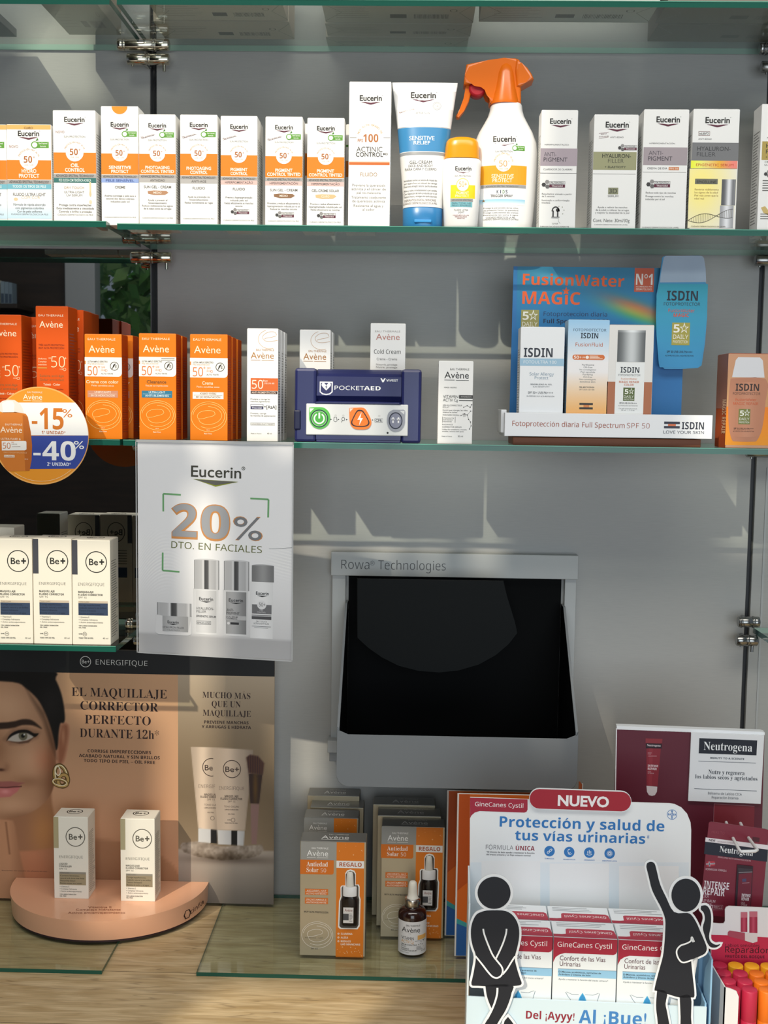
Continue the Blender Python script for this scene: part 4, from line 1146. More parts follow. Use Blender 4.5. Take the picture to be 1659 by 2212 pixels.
def tallart(x0, yt, x1, tone):
    w = x1 - x0
    def art(A):
        X = lambda n: x0 + n * w
        avlogo(A, X(.5), yt + w * .64, w * .72, 'fdeccb')
        A.text('TRÈS HAUTE PROTECTION', X(.5), yt + w * 1.2, w * .05, '8a2d08', w * .78, 'gb'); A.text('MUY ALTA PROTECCIÓN', X(.5), yt + w * 1.29, w * .05, '8a2d08', w * .78, 'gb')
        A.text('50', X(.70), yt + w * 1.86, w * .34, 'fde3b8', w * .42, 'nl'); A.text('+', X(.93), yt + w * 1.62, w * .1, 'fde3b8', w * .06, 'n'); A.text('SPF', X(.45), yt + w * 1.6, w * .04, 'fde3b8', w * .08, 'g')
        A.ring(X(.9), yt + w * 1.92, w * .04, w * .01, 'fde3b8', 2, n=16); A.text('UVB', X(.8), yt + w * 1.93, w * .035, 'fde3b8', w * .1, 'g')
        for i in range(3): A.text(('Uniforme', 'Complejo', 'antioxidante')[i], X(.22), yt + w * (1.62 + .09 * i), w * .05, 'fde3b8', w * .26, 'g')
        A.rect(X(.07), yt + w * 1.86, X(.36), yt + w * 1.9, 'd0913c', 2)
        A.text('Solaire anti-âge', X(.5), yt + w * 2.15, w * .07, '9a6a38', w * .74, 'g'); A.text('Solar antiedad', X(.5), yt + w * 2.27, w * .07, '9a6a38', w * .72, 'g')
        A.text(tone, X(.5), yt + w * 2.42, w * .07, 'fdeccb', w * .52, 'gb'); A.text('Todas las pieles sensibles', X(.55), yt + w * 2.55, w * .04, '8a2d08', w * .6, 'g')
        A.ring(X(.5), yt + w * 3.0, w * .46, w * .012, 'fbd07a', 2, ry=w * .34)
    return art
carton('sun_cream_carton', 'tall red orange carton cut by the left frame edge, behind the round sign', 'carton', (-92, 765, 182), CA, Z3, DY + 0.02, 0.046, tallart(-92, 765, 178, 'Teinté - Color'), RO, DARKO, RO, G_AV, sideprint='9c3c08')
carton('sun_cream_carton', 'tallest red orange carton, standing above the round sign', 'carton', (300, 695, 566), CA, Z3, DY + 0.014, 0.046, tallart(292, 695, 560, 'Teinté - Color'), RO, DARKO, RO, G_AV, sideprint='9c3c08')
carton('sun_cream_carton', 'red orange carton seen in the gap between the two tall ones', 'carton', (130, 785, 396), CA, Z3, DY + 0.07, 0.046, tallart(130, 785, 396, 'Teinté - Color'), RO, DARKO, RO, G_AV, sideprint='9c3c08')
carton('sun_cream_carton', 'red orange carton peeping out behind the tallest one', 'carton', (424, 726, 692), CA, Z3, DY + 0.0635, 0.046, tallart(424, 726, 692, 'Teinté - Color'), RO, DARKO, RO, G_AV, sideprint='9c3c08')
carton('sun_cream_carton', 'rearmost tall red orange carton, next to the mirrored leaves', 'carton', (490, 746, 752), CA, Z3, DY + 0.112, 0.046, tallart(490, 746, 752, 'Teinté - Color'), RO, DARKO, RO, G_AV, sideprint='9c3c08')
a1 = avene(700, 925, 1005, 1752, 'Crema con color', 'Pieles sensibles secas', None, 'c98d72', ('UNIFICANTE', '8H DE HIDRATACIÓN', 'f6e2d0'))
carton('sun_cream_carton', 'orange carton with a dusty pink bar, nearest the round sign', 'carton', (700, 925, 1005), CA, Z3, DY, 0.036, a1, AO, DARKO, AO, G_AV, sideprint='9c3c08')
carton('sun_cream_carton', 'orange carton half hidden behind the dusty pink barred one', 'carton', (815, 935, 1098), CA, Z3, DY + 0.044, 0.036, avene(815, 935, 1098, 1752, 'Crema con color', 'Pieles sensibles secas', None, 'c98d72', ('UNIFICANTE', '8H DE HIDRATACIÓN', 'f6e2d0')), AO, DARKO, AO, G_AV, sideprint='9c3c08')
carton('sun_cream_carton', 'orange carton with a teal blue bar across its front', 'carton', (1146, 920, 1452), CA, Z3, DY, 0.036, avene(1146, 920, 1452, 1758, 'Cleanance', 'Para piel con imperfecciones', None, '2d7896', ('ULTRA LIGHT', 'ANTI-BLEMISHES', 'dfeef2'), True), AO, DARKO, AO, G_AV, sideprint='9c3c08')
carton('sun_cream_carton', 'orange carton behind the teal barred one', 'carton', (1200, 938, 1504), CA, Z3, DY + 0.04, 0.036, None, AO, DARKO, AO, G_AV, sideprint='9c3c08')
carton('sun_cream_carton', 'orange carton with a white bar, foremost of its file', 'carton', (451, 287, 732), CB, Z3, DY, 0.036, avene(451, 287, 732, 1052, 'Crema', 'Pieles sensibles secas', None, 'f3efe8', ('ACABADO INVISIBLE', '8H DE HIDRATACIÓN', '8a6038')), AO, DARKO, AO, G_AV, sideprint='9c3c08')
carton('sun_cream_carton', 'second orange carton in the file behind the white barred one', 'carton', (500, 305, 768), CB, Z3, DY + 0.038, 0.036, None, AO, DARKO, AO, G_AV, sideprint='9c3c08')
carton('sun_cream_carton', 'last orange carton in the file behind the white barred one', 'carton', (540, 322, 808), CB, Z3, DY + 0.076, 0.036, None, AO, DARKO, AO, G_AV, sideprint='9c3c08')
def aw(x0, yt, x1, full=True):
    w = x1 - x0
    def art(A):
        X = lambda n: x0 + n * w
        GO = 'b07a3c'
        A.ring(X(.72), yt + w * .33, w * .36, w * .012, 'c9a27c', 2, ry=w * .30, a0=110, a1=290)
        P = [(.95, .2), (.88, .1), (.66, .11), (.5, .24), (.56, .37), (.74, .4), (.98, .36)]
        A.line([(X(a), yt + b * w) for a, b in smooth(P)], w * .012, 'c9a27c', 2)
        P = [(.56, .34), (.6, .3), (.8, .26), (.93, .22)]
        A.line([(X(a), yt + b * w) for a, b in smooth(P)], w * .012, 'c9a27c', 2)
        avlogo(A, X(.49), yt + w * .95, w * .74, GO, True)
        if full:
            A.rect(X(.12), yt + w * 1.58, X(1), yt + w * 1.99, 'd8692a', 1); A.text('50', X(.34), yt + w * 1.92, w * .28, 'f8ead8', w * .36, 'n'); A.text('+', X(.54), yt + w * 1.71, w * .1, 'f8ead8', w * .07, 'n')
            A.text('SPF', X(.62), yt + w * 1.7, w * .05, 'f8ead8', w * .1, 'g'); A.text('UVB UVA 400', X(.72), yt + w * 1.77, w * .05, 'f8ead8', w * .32, 'g')
            A.rect(X(.12), yt + w * 2.0, X(.98), yt + w * 2.09, '3a2420', 1); A.text('ANTI-PIGMENTACIÓN', X(.54), yt + w * 2.075, w * .06, 'f0d8c8', w * .78, 'gb')
            for i, q in enumerate(('Previene y corrige las', 'manchas pigmentarias')): A.text(q, X(.12), yt + w * (2.28 + .075 * i), w * .05, '4a4542', w * .62, 'g', 'l')
            A.frame(X(.12), yt + w * 2.42, X(.53), yt + w * 2.50, w * .01, '4c4a6a', 2); A.rect(X(.12), yt + w * 2.49, X(.53), yt + w * 2.58, '35345c', 2); A.text('Thiamidal', X(.32), yt + w * 2.56, w * .05, 'e8e8f0', w * .32, 'gb', lay=3)
            A.text('+', X(.585), yt + w * 2.54, w * .08, '33302e', w * .06, 'gb'); A.text('[AzA]', X(.79), yt + w * 2.555, w * .1, '33302e', w * .32, 'gb')
            for i, q in enumerate(('Previene y corrige', 'las manchas de pigmentación')): A.text(q, X(.12), yt + w * (2.74 + .075 * i), w * .05, '4a4542', w * (.5, .8)[i], 'g', 'l')
            A.frame(X(.12), yt + w * 3.02, X(.9), yt + w * 3.1, w * .008, '7a7572', 2); A.text('SUNSCREEN MULTI TARGET', X(.51), yt + w * 3.085, w * .045, '5a5552', w * .72, 'g')
            A.text('Made in France', X(.3), yt + w * 3.39, w * .04, '4a4542', w * .34, 'g'); A.text('40 ml', X(.73), yt + w * 3.39, w * .05, '4a4542', w * .15, 'g')
    return art
G_W = 'white cream cartons on the lower shelf'
for k, lab in enumerate(('slim white carton with an orange block, next to the orange cartons', 'second slim white carton, filed behind the orange block one', 'third slim white carton at the back of its file, before the grey wall')):
    carton('cream_carton', lab, 'carton', (876 + 24 * k, 243 + 13 * k, 1108 + 24 * k), CB, Z3, DY + 0.0335 * k, 0.032, aw(876, 243, 1108) if k == 0 else (lambda A: A.rect(A.px[0] * 0 + 1000, 612, 1160, 730, 'd8692a', 1)) if False else None, WHITE, group=G_W)
carton('cream_carton', 'white carton with gold lettering standing behind the navy defibrillator', 'carton', (169, 192, 409), CC, Z3, -0.128, 0.030, aw(169, 192, 409, False), WHITE, group=G_W)
carton('cream_carton', 'white carton filed behind the gold lettered one', 'carton', (196, 210, 428), CC, Z3, -0.0955, 0.030, None, WHITE, group=G_W)
def cold(A):
    A.text('EAU THERMALE', 851, 208, 14, 'a9a5a2', 196, 'g'); A.text('Avène', 853, 266, 46, 'c08278', 184, 'g'); A.text('Cold Cream', 851, 374, 32, '4a4644', 208, 'n')
    A.text('Crème - Crema', 848, 424, 18, '6d6865', 160, 'g'); A.text('Nourrit, protège', 847, 465, 14, '85807c', 164, 'g'); A.text('Nutre, protege', 847, 486, 14, '85807c', 164, 'g')
carton('cream_carton', 'white carton with pink and grey lettering behind the navy defibrillator', 'carton', (718, 142, 991), CC, Z3, -0.128, 0.034, cold, WHITE, group=G_W)
def vita(A):
    BK = '262422'
    avlogo(A, 1390, 567, 190, BK, True, c2='5a5755'); A.text('VISAGE - ROSTRO', 1342, 643, 9, '5a5755', 100, 'gb')
    A.text('VITAMIN', 1287, 720, 22, BK, 118, 'g', 'l'); A.text('ACTIV Cg', 1287, 747, 22, BK, 116, 'g', 'l')
    A.rect(1412, 696, 1519, 724, '3a3836', 1); A.text('ANTIOXIDANTE', 1466, 714, 9, 'e0dedb', 84, 'g'); A.rect(1412, 736, 1519, 742, '3a3836', 1)
    rows = (('SÉRUM CORRECTEUR', 783, 150), ('ÉCLAT', 798, 50), ('Enrichi avec énergie, les rides,', 820, 196), ('atténue les taches', 836, 112), ('MICRONIZED FORMULA', 858, 130))
    for q, y, w in rows: A.text(q, 1287, y, 11, '3a3836', w, 'g', 'l')
    A.rect(1284, 866, 1287, 912, '5a5755', 2); A.rect(1383, 866, 1386, 912, '5a5755', 2)
    for i, q in enumerate(('Vitamina Cg', 'Ácido hialurónico', 'Niacinamida')): A.text(q, 1292, 880 + 14 * i, 9, '3a3836', 82 - 8 * i, 'g', 'l')
    for q, y, w in (('RADIANCE', 932, 82), ('CORRECTOR SERUM', 951, 150), ('Unifies the complexion, smooths', 970, 192), ('wrinkles, restores dark spots', 985, 170)): A.text(q, 1284, y, 10, '3a3836', w, 'g', 'l')
    A.text('Made in France', 1282, 1024, 9, '4a4846', 80, 'g', 'l'); A.text('30 ml', 1428, 1024, 13, '4a4846', 40, 'g')
    pts = ((1450, 790), (1476, 778), (1500, 790), (1512, 770), (1430, 855), (1456, 842), (1478, 850), (1505, 820), (1490, 885), (1505, 905), (1498, 960), (1510, 935))
    for p in pts: A.disc(p[0], p[1], 4.5, '3a3836', 2, n=8)
    for a, b in ((0, 1), (1, 2), (2, 3), (4, 5), (5, 6), (6, 7), (6, 8), (8, 9), (9, 11), (11, 10)): A.line([pts[a], pts[b]], 2, '4a4846', 2)
    A.poly([(1440, 840), (1465, 838), (1470, 860), (1448, 868)], 'c9c7c4', 1)
carton('serum_carton', 'white carton with black lettering, alone between navy case and blue display', 'carton', (1249, 435, 1519), CC, Z3, DY, 0.036, vita, WHITE, group=G_W)

# ------------------------------------------------------------------ pocket defibrillator
def defib():
    ox, oy, s = CC
    Y = YF + 0.006
    X = lambda x, y=800: at(ox + x / s, oy + y / s, Y).x
    Zf = lambda y: at(ox + 625 / s, oy + y / s, Y).z
    xc = X(625)
    t = thing('defibrillator', 'navy blue portable defibrillator case with three round buttons on a white panel', 'defibrillator', (xc, Y, Z3))
    lx = lambda x: X(x) - xc
    lz = lambda y: Zf(y) - Z3
    NV = M('23285a', 0.32, 0, 0.5)
    x0, x1, zt = lx(130), lx(1118), lz(492)
    D = 0.062
    mb = MB()
    prof = [(0.004, 0.0), (0.0, 0.004), (0.0, lz(770)), (0.006, lz(757)), (0.010, lz(745)), (0.003, lz(705)), (0.0055, lz(554)), (0.012, lz(530)), (0.020, lz(508)), (0.026, zt - 0.0005), (D - 0.004, zt - 0.0005), (D, zt - 0.006), (D, 0.003), (D - 0.003, 0)]
    mb.loft([[(lx(300), y, z) for y, z in prof], [(lx(960), y, z) for y, z in prof]], NV, smooth=False)
    for a, b in ((x0, lx(300)), (lx(960), x1)):
        mb.box(a, b, 0.001, D, 0.0, zt, NV, 0.004)
    mb.box(lx(300), lx(960), 0.0005, 0.01, 0.0, lz(772), NV, 0.001)
    A = Art(mb, (ox + 130 / s, oy + 492 / s, ox + 1118 / s, oy + 1055 / s), x1 - x0, zt, (x0, 0.0015, 0), crop=CC)
    zs = [q[1] for q in prof[2:10]]; ys = [q[0] for q in prof[2:10]]
    def wp(u, v):
        y = float(np.interp(v, zs, ys)); return Vector((x0 + u, y, v)), Vector((0, -1, 0.15)).normalized()
    A.warp = wp
    WT = 'eef0f2'
    A.poly([(324, 593), (426, 593), (426, 672), (405, 690), (375, 695), (345, 690), (324, 672)], WT, 1); A.poly([(332, 602), (417, 602), (417, 668), (400, 682), (375, 686), (350, 682), (332, 668)], '23285a', 2)
    hp = [(375, 660), (350, 636), (339, 620), (343, 606), (357, 603), (375, 618), (393, 603), (407, 606), (411, 620), (400, 636)]
    A.poly(smooth(hp + [hp[0]], 4)[:-1], WT, 3); A.poly([(381, 612), (366, 636), (375, 636), (370, 654), (385, 630), (376, 630)], '23285a', 4)
    A.text('POCKET', 556, 654, 31, WT, 232, 'n', lay=2); A.text('AED', 735, 654, 31, WT, 130, 'x', lay=2)
    A.poly([(797, 562), (807, 562), (817, 578), (827, 562), (838, 562), (822, 592), (812, 592)], WT, 2); A.text('ViVEST', 888, 586, 17, WT, 92, 'b', lay=2)
    A.warp = None
    mb.build('case_body', t)
    mb = MB(); slab(mb, [(lx(290), lz(768)), (lx(300), lz(752)), (lx(945), lz(752)), (lx(958), lz(768))], -0.0025, 0.012, NV, 0.001); mb.build('case_ridge', t)
    mb = MB(); pw0, pw1, pz0, pz1 = lx(222), lx(1016), lz(1012), lz(768)
    mb.box(pw0, pw1, -0.0012, 0.001, pz0, pz1, M('dfe1e0', 0.45), 0.0012)
    A = Art(mb, (ox + 222 / s, oy + 768 / s, ox + 1016 / s, oy + 1012 / s), pw1 - pw0, pz1 - pz0, (pw0, -0.0012, pz0), crop=CC)
    for i, (x, c) in enumerate(((418, 1), (476, 1), (540, 1), (742, 1))): A.poly([(x - 6, 884), (x + 6, 890), (x - 6, 896)], '3a3c40', 1)
    for pts in ([(440, 872), (460, 872), (464, 902), (452, 908), (438, 902)], ):
        A.line(pts + pts[:1], 4, '3a3c40', 1)
    A.ring(512, 886, 11, 4, '3a3c40', 1, ry=13); A.line([(498, 912), (506, 896)], 4, '3a3c40', 1)
    A.line([(758, 880), (820, 880), (820, 906), (758, 906), (758, 880)], 3, '3a3c40', 1); A.text('CPR', 789, 902, 17, '3a3c40', 50, 'gb')
    for x in (452, 512, 792): A.disc(x, 858, 10, 'cfd0ce', 1, 8)
    A.disc(859, 989, 8, '1c1c1e', 1, n=16)
    pan = mb.build('button_panel', t)
    def button(name, pts, c, mid, extra, cx, cy):
        m = MB(); q = [(lx(a), lz(b)) for a, b in smooth(pts + [pts[0]], 4)[:-1]]
        m.prism(q, -0.0022, -0.0011, M(c, 0.4))
        B = Art(m, (ox + 222 / s, oy + 768 / s, ox + 1016 / s, oy + 1012 / s), pw1 - pw0, pz1 - pz0, (pw0, -0.0022, pz0), crop=CC)
        extra(B)
        m.build(name, pan)
    def power(B):
        B.disc(325, 884, 70, '174a3a', 1); B.disc(325, 884, 60, 'cfe8c8', 2); B.disc(325, 884, 57, '4aa845', 3); B.ring(325, 884, 38, 11, 'f2f6f0', 4, a0=-240, a1=60); B.rect(319, 838, 332, 884, 'f2f6f0', 5); B.poly([(250, 806), (285, 806), (252, 838)], 'dfe8dc', 1)
    button('power_button', [(246, 800), (300, 796), (360, 800), (400, 835), (410, 884), (395, 930), (355, 960), (315, 964), (275, 945), (250, 905), (246, 860)], '58b84a', None, power, 325, 884)
    tri = [(640, 812), (668, 822), (710, 890), (716, 920), (695, 940), (645, 946), (595, 940), (574, 920), (580, 890), (615, 822)]
    def shock(B):
        B.poly(smooth(tri + [tri[0]], 4)[:-1], '3a2a30', 1)
        cx, cy = 645, 890
        B.poly(smooth([(cx + (a - cx) * .86, cy + (b - cy) * .86) for a, b in tri + [tri[0]]], 4)[:-1], 'ef7f2a', 2)
        B.poly([(655, 830), (622, 890), (643, 890), (636, 934), (666, 876), (646, 876)], 'f6f2ec', 3); B.poly([(562, 802), (590, 802), (564, 830)], 'f0dcc8', 1)
    button('shock_button', [(558, 800), (610, 796), (670, 797), (700, 830), (728, 890), (728, 930), (700, 960), (645, 966), (600, 960), (570, 930), (560, 880)], 'f0822c', None, shock, 640, 884)
    def child(B):
        B.disc(920, 893, 54, '2c3040', 1, ry=66); B.disc(920, 893, 46, '878a9c', 2, ry=57); B.poly([(950, 815), (988, 815), (986, 845)], 'd8dadc', 1)
        for k in (900, 942):
            B.disc(k, 874, 8, 'f0f0f2', 3, n=12); B.poly([(k - 6, 884), (k + 6, 884), (k + 6, 912), (k + 1, 912), (k, 898), (k - 1, 912), (k - 6, 912)], 'f0f0f2', 3); B.line([(k - 14, 878), (k, 890), (k + 14, 878)], 5, 'f0f0f2', 3)
    button('child_mode_button', [(900, 808), (950, 808), (990, 812), (992, 870), (990, 920), (965, 962), (920, 978), (880, 962), (856, 920), (854, 870), (866, 830)], '9a9da6', None, child, 920, 893)
    mb = MB(); mb.box(x0 - 0.0006, lx(180), -0.001, 0.02, lz(975), lz(820), M('171b3c', 0.4), 0.002); mb.build('side_latch', t)
defib()

# ------------------------------------------------------------------ blue sunscreen display with white tray
def blue_display():
    ox, oy, s = CD
    Yt = YF + 0.006                 # tray front
    Yp = YF + 0.088                 # printed back panel
    xc = at(ox + 705 / s, 940, Yt).x
    t = thing('counter_display', 'blue cardboard sunscreen display with a white tray reading Fotoprotección diaria', 'display', (xc, Yt, Z3))
    L3 = lambda x, y, Y: at(ox + x / s, oy + y / s, Y) - Vector((xc, Yt, Z3))
    # base
    a, b = L3(132, 1118, Yt + 0.012), L3(1258, 1140, Yt + 0.012)
    mb = MB(); mb.box(a.x, b.x, 0.012, 0.09, 0.0, a.z, M('8a5236', 0.55), 0.001); mb.build('base', t)
    # tray
    a, b, c = L3(84, 1040, Yt), L3(1326, 1060, Yt), L3(705, 1125, Yt)
    zb, zt = L3(705, 1122, Yt).z, L3(705, 981, Yt).z
    mb = MB(); WH = M('e9ebee', 0.45)
    mb.box(a.x, b.x, 0, 0.0015, zb, zt, WH, 0.0004)
    mb.box(a.x, a.x + 0.0015, 0.0015, 0.10, zb, zt, WH); mb.box(b.x - 0.0015, b.x, 0.0015, 0.10, zb, zt * 0.9 + zb * 0.1, WH)
    mb.box(a.x + 0.0015, b.x - 0.0015, 0.0015, 0.10, zb, zb + 0.0015, WH); mb.box(a.x - 0.004, a.x + 0.004, 0.02, 0.09, zb + 0.004, zt + 0.004, WH, 0.001)
    A = Art(mb, (ox + 84 / s, oy + 981 / s, ox + 1326 / s, oy + 1122 / s), b.x - a.x, zt - zb, (a.x, 0, zb), crop=CD)
    A.text('Fotoprotección diaria Full Spectrum', 466, 1062, 30, 'a2543a', 674, 'n', rot=-0.4); A.text('SPF 50', 884, 1064, 30, 'a2543a', 136, 'nl')
    A.rect(1038, 1022, 1132, 1036, '333646', 2); A.rect(1038, 1048, 1132, 1062, '333646', 2); A.rect(1062, 1036, 1108, 1048, 'd9734a', 2)
    A.text('ISDIN', 1210, 1066, 43, '30333f', 132, 'x'); A.text('LOVE YOUR SKIN', 1156, 1093, 17, '4a4d58', 242, 'n')
    mb.build('tray', t)
    # printed back panel
    P = [L3(137, 98, Yp), L3(1030, 100, Yp), L3(1140, 965, Yp), L3(112, 965, Yp)]
    zpt = P[0].z
    mb = MB(); xl, xr = P[3].x, P[2].x
    out = [(xl, zb), (xr, zb), (xr, L3(1143, 640, Yp).z), (L3(1040, 560, Yp).x, L3(1040, 560, Yp).z), (P[1].x, zpt), (P[0].x, zpt)]
    mb.prism(out, Yp - Yt, Yp - Yt + 0.002, M('2d74b2', 0.5))
    x0p, y0p = 112, 98
    A = Art(mb, (ox + 112 / s, oy + 98 / s, ox + 1140 / s, oy + 965 / s), xr - xl, zpt - L3(600, 965, Yp).z, (xl, Yp - Yt, L3(600, 965, Yp).z), crop=CD)
    def sky(x, y):
        k = np.clip((y - 98) / 500, 0, 1)
        r, g, b_ = 0.19 - 0.02 * k, 0.50 - 0.02 * k, 0.64 + 0.10 * k
        d = (y - (255 + (x - 620) * 0.32 + 0 * x)) / 80.0
        f = np.exp(-((x - 860) / 190.0) ** 2)
        def bump(m, w): return np.exp(-((d - m) / w) ** 2) * f
        r = r + 0.42 * bump(0.0, .4) + 0.34 * bump(.5, .4); g = g - 0.05 * bump(.0, .3) + 0.12 * bump(.55, .4) + 0.08 * bump(1.0, .4); b_ = b_ - 0.36 * bump(.1, .55) - 0.22 * bump(.7, .4)
        wv = np.exp(-((y - 170 - 0.18 * (x - 380)) / 26.0) ** 2) * np.exp(-((x - 380) / 150.0) ** 2)
        return r + .16 * wv, g + .14 * wv, b_ + .1 * wv
    A.paint(140, 99, 1020, 470, 8, sky)
    OG = 'e8602a'
    A.text('FusionWater', 474, 210, 66, OG, 602, 'x', rot=-0.6); A.text('MAGiC', 345, 322, 74, OG, 344, 'b', rot=-0.4); A.text('★', 432, 262, 40, OG, 46, 'g', lay=4)
    A.rect(835, 100, 950, 242, 'cf5a3a', 2); A.text('Nº1', 893, 200, 66, 'f4e9e2', 98, 'b', lay=3); A.text('RECOMENDADO POR', 893, 216, 9, 'f0d8cc', 96, 'gb', lay=3); A.text('DERMATÓLOGOS', 893, 232, 12, 'f0d8cc', 94, 'gb', lay=3)
    def daily(x0, y0, x1, y1, c='a09a5a'):
        w = x1 - x0
        A.rect(x0, y0, x1, y1, c, 3); A.text('5', x0 + w * .26, y0 + w * .56, w * .46, 'f2f0e4', w * .34, 'b', lay=4); A.text('☆', x0 + w * .68, y0 + w * .56, w * .46, 'f2f0e4', w * .52, 'g', lay=4)
        A.text('DAILY', (x0 + x1) / 2, y0 + w * .92, w * .24, 'f2f0e4', w * .84, 'n', lay=4); A.text('PROTECTION', (x0 + x1) / 2, y0 + w * 1.16, w * .15, 'f2f0e4', w * .84, 'n', lay=4)
    daily(168, 357, 275, 490)
    A.text('Fotoprotección diaria', 302, 392, 26, '26375a', 378, 'n', 'l'); A.text('Full Spectrum SPF 50', 302, 436, 26, '1f2d4a', 390, 'b', 'l')
    mb.build('back_panel', t)
    # bottle shaped card
    Yc = Yp - 0.012
    mb = MB()
    bo = [(1005, 200), (1012, 150), (1026, 45), (1040, 36), (1250, 34), (1264, 48), (1276, 110), (1282, 190), (1293, 205), (1295, 400), (1282, 560), (1262, 690), (1240, 706), (1140, 712), (1040, 712), (1020, 690), (1000, 520), (992, 400), (992, 270)]
    out = [(L3(x, y, Yc).x, L3(x, y, Yc).z) for x, y in bo]
    mb.prism(out, Yc - Yt, Yc - Yt + 0.002, M('3b8fc0', 0.4))
    xs_, zs_ = [p[0] for p in out], [p[1] for p in out]
    A = Art(mb, (ox + 992 / s, oy + 34 / s, ox + 1295 / s, oy + 712 / s), max(xs_) - min(xs_), max(zs_) - min(zs_), (min(xs_), Yc - Yt, min(zs_)), crop=CD)
    A.poly([(1012, 152), (1027, 46), (1040, 37), (1250, 35), (1263, 48), (1275, 110), (1281, 190), (1010, 195)], 'a8b8cc', 1)
    lft = lambda y: np.interp(y, [200, 270, 400, 520, 690, 712], [1006, 993, 993, 1001, 1021, 1030])
    rgt = lambda y: np.interp(y, [200, 400, 560, 690, 706], [1292, 1294, 1281, 1262, 1250])
    n = 26
    for i in range(n):
        ya, yb_ = 202 + 500 * i / n, 202 + 500 * (i + 1) / n
        k = (i + .5) / n
        A.poly([(lft(ya), ya), (rgt(ya), ya), (rgt(yb_), yb_), (lft(yb_), yb_)], '%02x%02x%02x' % (int(52 + 10 * k), int(158 - 10 * k), int(182 + 18 * k)), 1)
    A.text('ISDIN', 1145, 302, 58, '232b38', 182, 'x', lay=3); A.text('FOTOPROTECTOR', 1144, 331, 18, '32404e', 214, 'n', lay=3); A.text('FusionWater', 1143, 371, 20, 'd0563a', 156, 'n', lay=3); A.text('MAGiC', 1142, 399, 21, 'd0563a', 90, 'b', lay=3)
    daily(1090, 433, 1196, 568, 'a8a04a')
    A.text('SPF 50 UVB UVA PA++++', 1140, 615, 14, '24384c', 152, 'gb', lay=3); A.text('ALTA PROTECCIÓN | HIGH PROTECTION', 1140, 636, 9, '24384c', 168, 'g', lay=3)
    mb.build('bottle_cutout', t)
    return zb + Z3 + 0.0016, Yt
ztray, Yt_ = blue_display()
CI = Yt_ + 0.006
G_IS = 'sunscreen cartons in the white tray'
def isd1(A):
    A.text('ISDIN', 280, 640, 54, '2f333e', 172, 'x'); A.rect(172, 648, 436, 692, '9fc2d8', 1); A.text('FOTOULTRA 100', 292, 678, 17, 'f2f6f8', 196, 'n')
    A.text('Solar Allergy', 304, 750, 18, '7f96aa', 146, 'n'); A.text('Protect', 303, 772, 17, '7f96aa', 82, 'n')
    A.text('SENSIBILIDAD AL SOL', 303, 807, 8, '55585e', 130, 'gb'); A.text('SUN SENSITIVITY', 303, 821, 8, '6a6d72', 100, 'g'); A.text('SPF 50+ UVB PA++++', 300, 860, 14, '44474e', 150, 'g'); A.text('SIN PERFUME / MUY ALTA PROTECCIÓN', 300, 878, 8, '44474e', 166, 'g')
carton('sunscreen_carton', 'white carton with a pale blue band in the white tray', 'carton', (173, 463, 436), CD, ztray, CI, 0.040, isd1, 'eef0f2', group=G_IS)
def isd2(A):
    def g(x, y):
        k = np.clip((y - 418) / 560, 0, 1)
        m = np.clip((k - .0) / .45, 0, 1); q = np.clip((k - .55) / .42, 0, 1)
        return 0.62 + 0.33 * m - 0.0 * q, 0.80 + 0.14 * m - 0.22 * q, 0.93 + 0.01 * m - 0.5 * q
    A.paint(456, 419, 702, 1010, 14, g)
    A.text('FOTOPROTECTOR', 585, 486, 15, '2f4660', 196, 'n'); A.text('ISDIN', 584, 528, 32, '25303e', 104, 'b'); A.text('FusionFluid', 583, 576, 22, 'c0683a', 162, 'n')
    A.rect(501, 625, 663, 656, 'd8743a', 2); A.disc(501, 640.5, 15.5, 'd8743a', 2, 15.5, 16, 90, 270); A.disc(663, 640.5, 15.5, 'd8743a', 2, 15.5, 16, -90, 90)
    A.text('50+', 517, 650, 18, 'fbf1e6', 46, 'b', lay=3); A.disc(574, 641, 10, 'fbf1e6', 3, n=14); A.text('UVB', 553, 646, 9, 'fbf1e6', 18, 'gb', lay=3); A.smallprint(588, 666, 631, 652, 8, 'f4dcc8', 3, 4)
    for i, q in enumerate(('Purificante', 'Oil-free', 'No comedogénico', 'Piel sensible', 'Purifying', 'Oil-free', 'Non-comedogenic', 'Sensitive skin')): A.text(q, 580, 690 + 14.5 * i, 9, '55585a', len(q) * 6.6, 'g')
    A.text('PIEL MIXTA/GRASA', 577, 824, 9, '3f4244', 90, 'gb'); A.text('DRY TOUCH / OILY SKIN', 577, 838, 8, '55585a', 90, 'g')
    A.rect(535, 914, 616, 926, '33302e', 2); A.rect(535, 940, 616, 952, '33302e', 2); A.rect(560, 926, 594, 940, 'd9854a', 2)
carton('sunscreen_carton', 'carton fading from sky blue to apricot in the white tray', 'carton', (457, 420, 700), CD, ztray, CI, 0.040, isd2, 'cfe0ea', 'a9c4d6', group=G_IS)
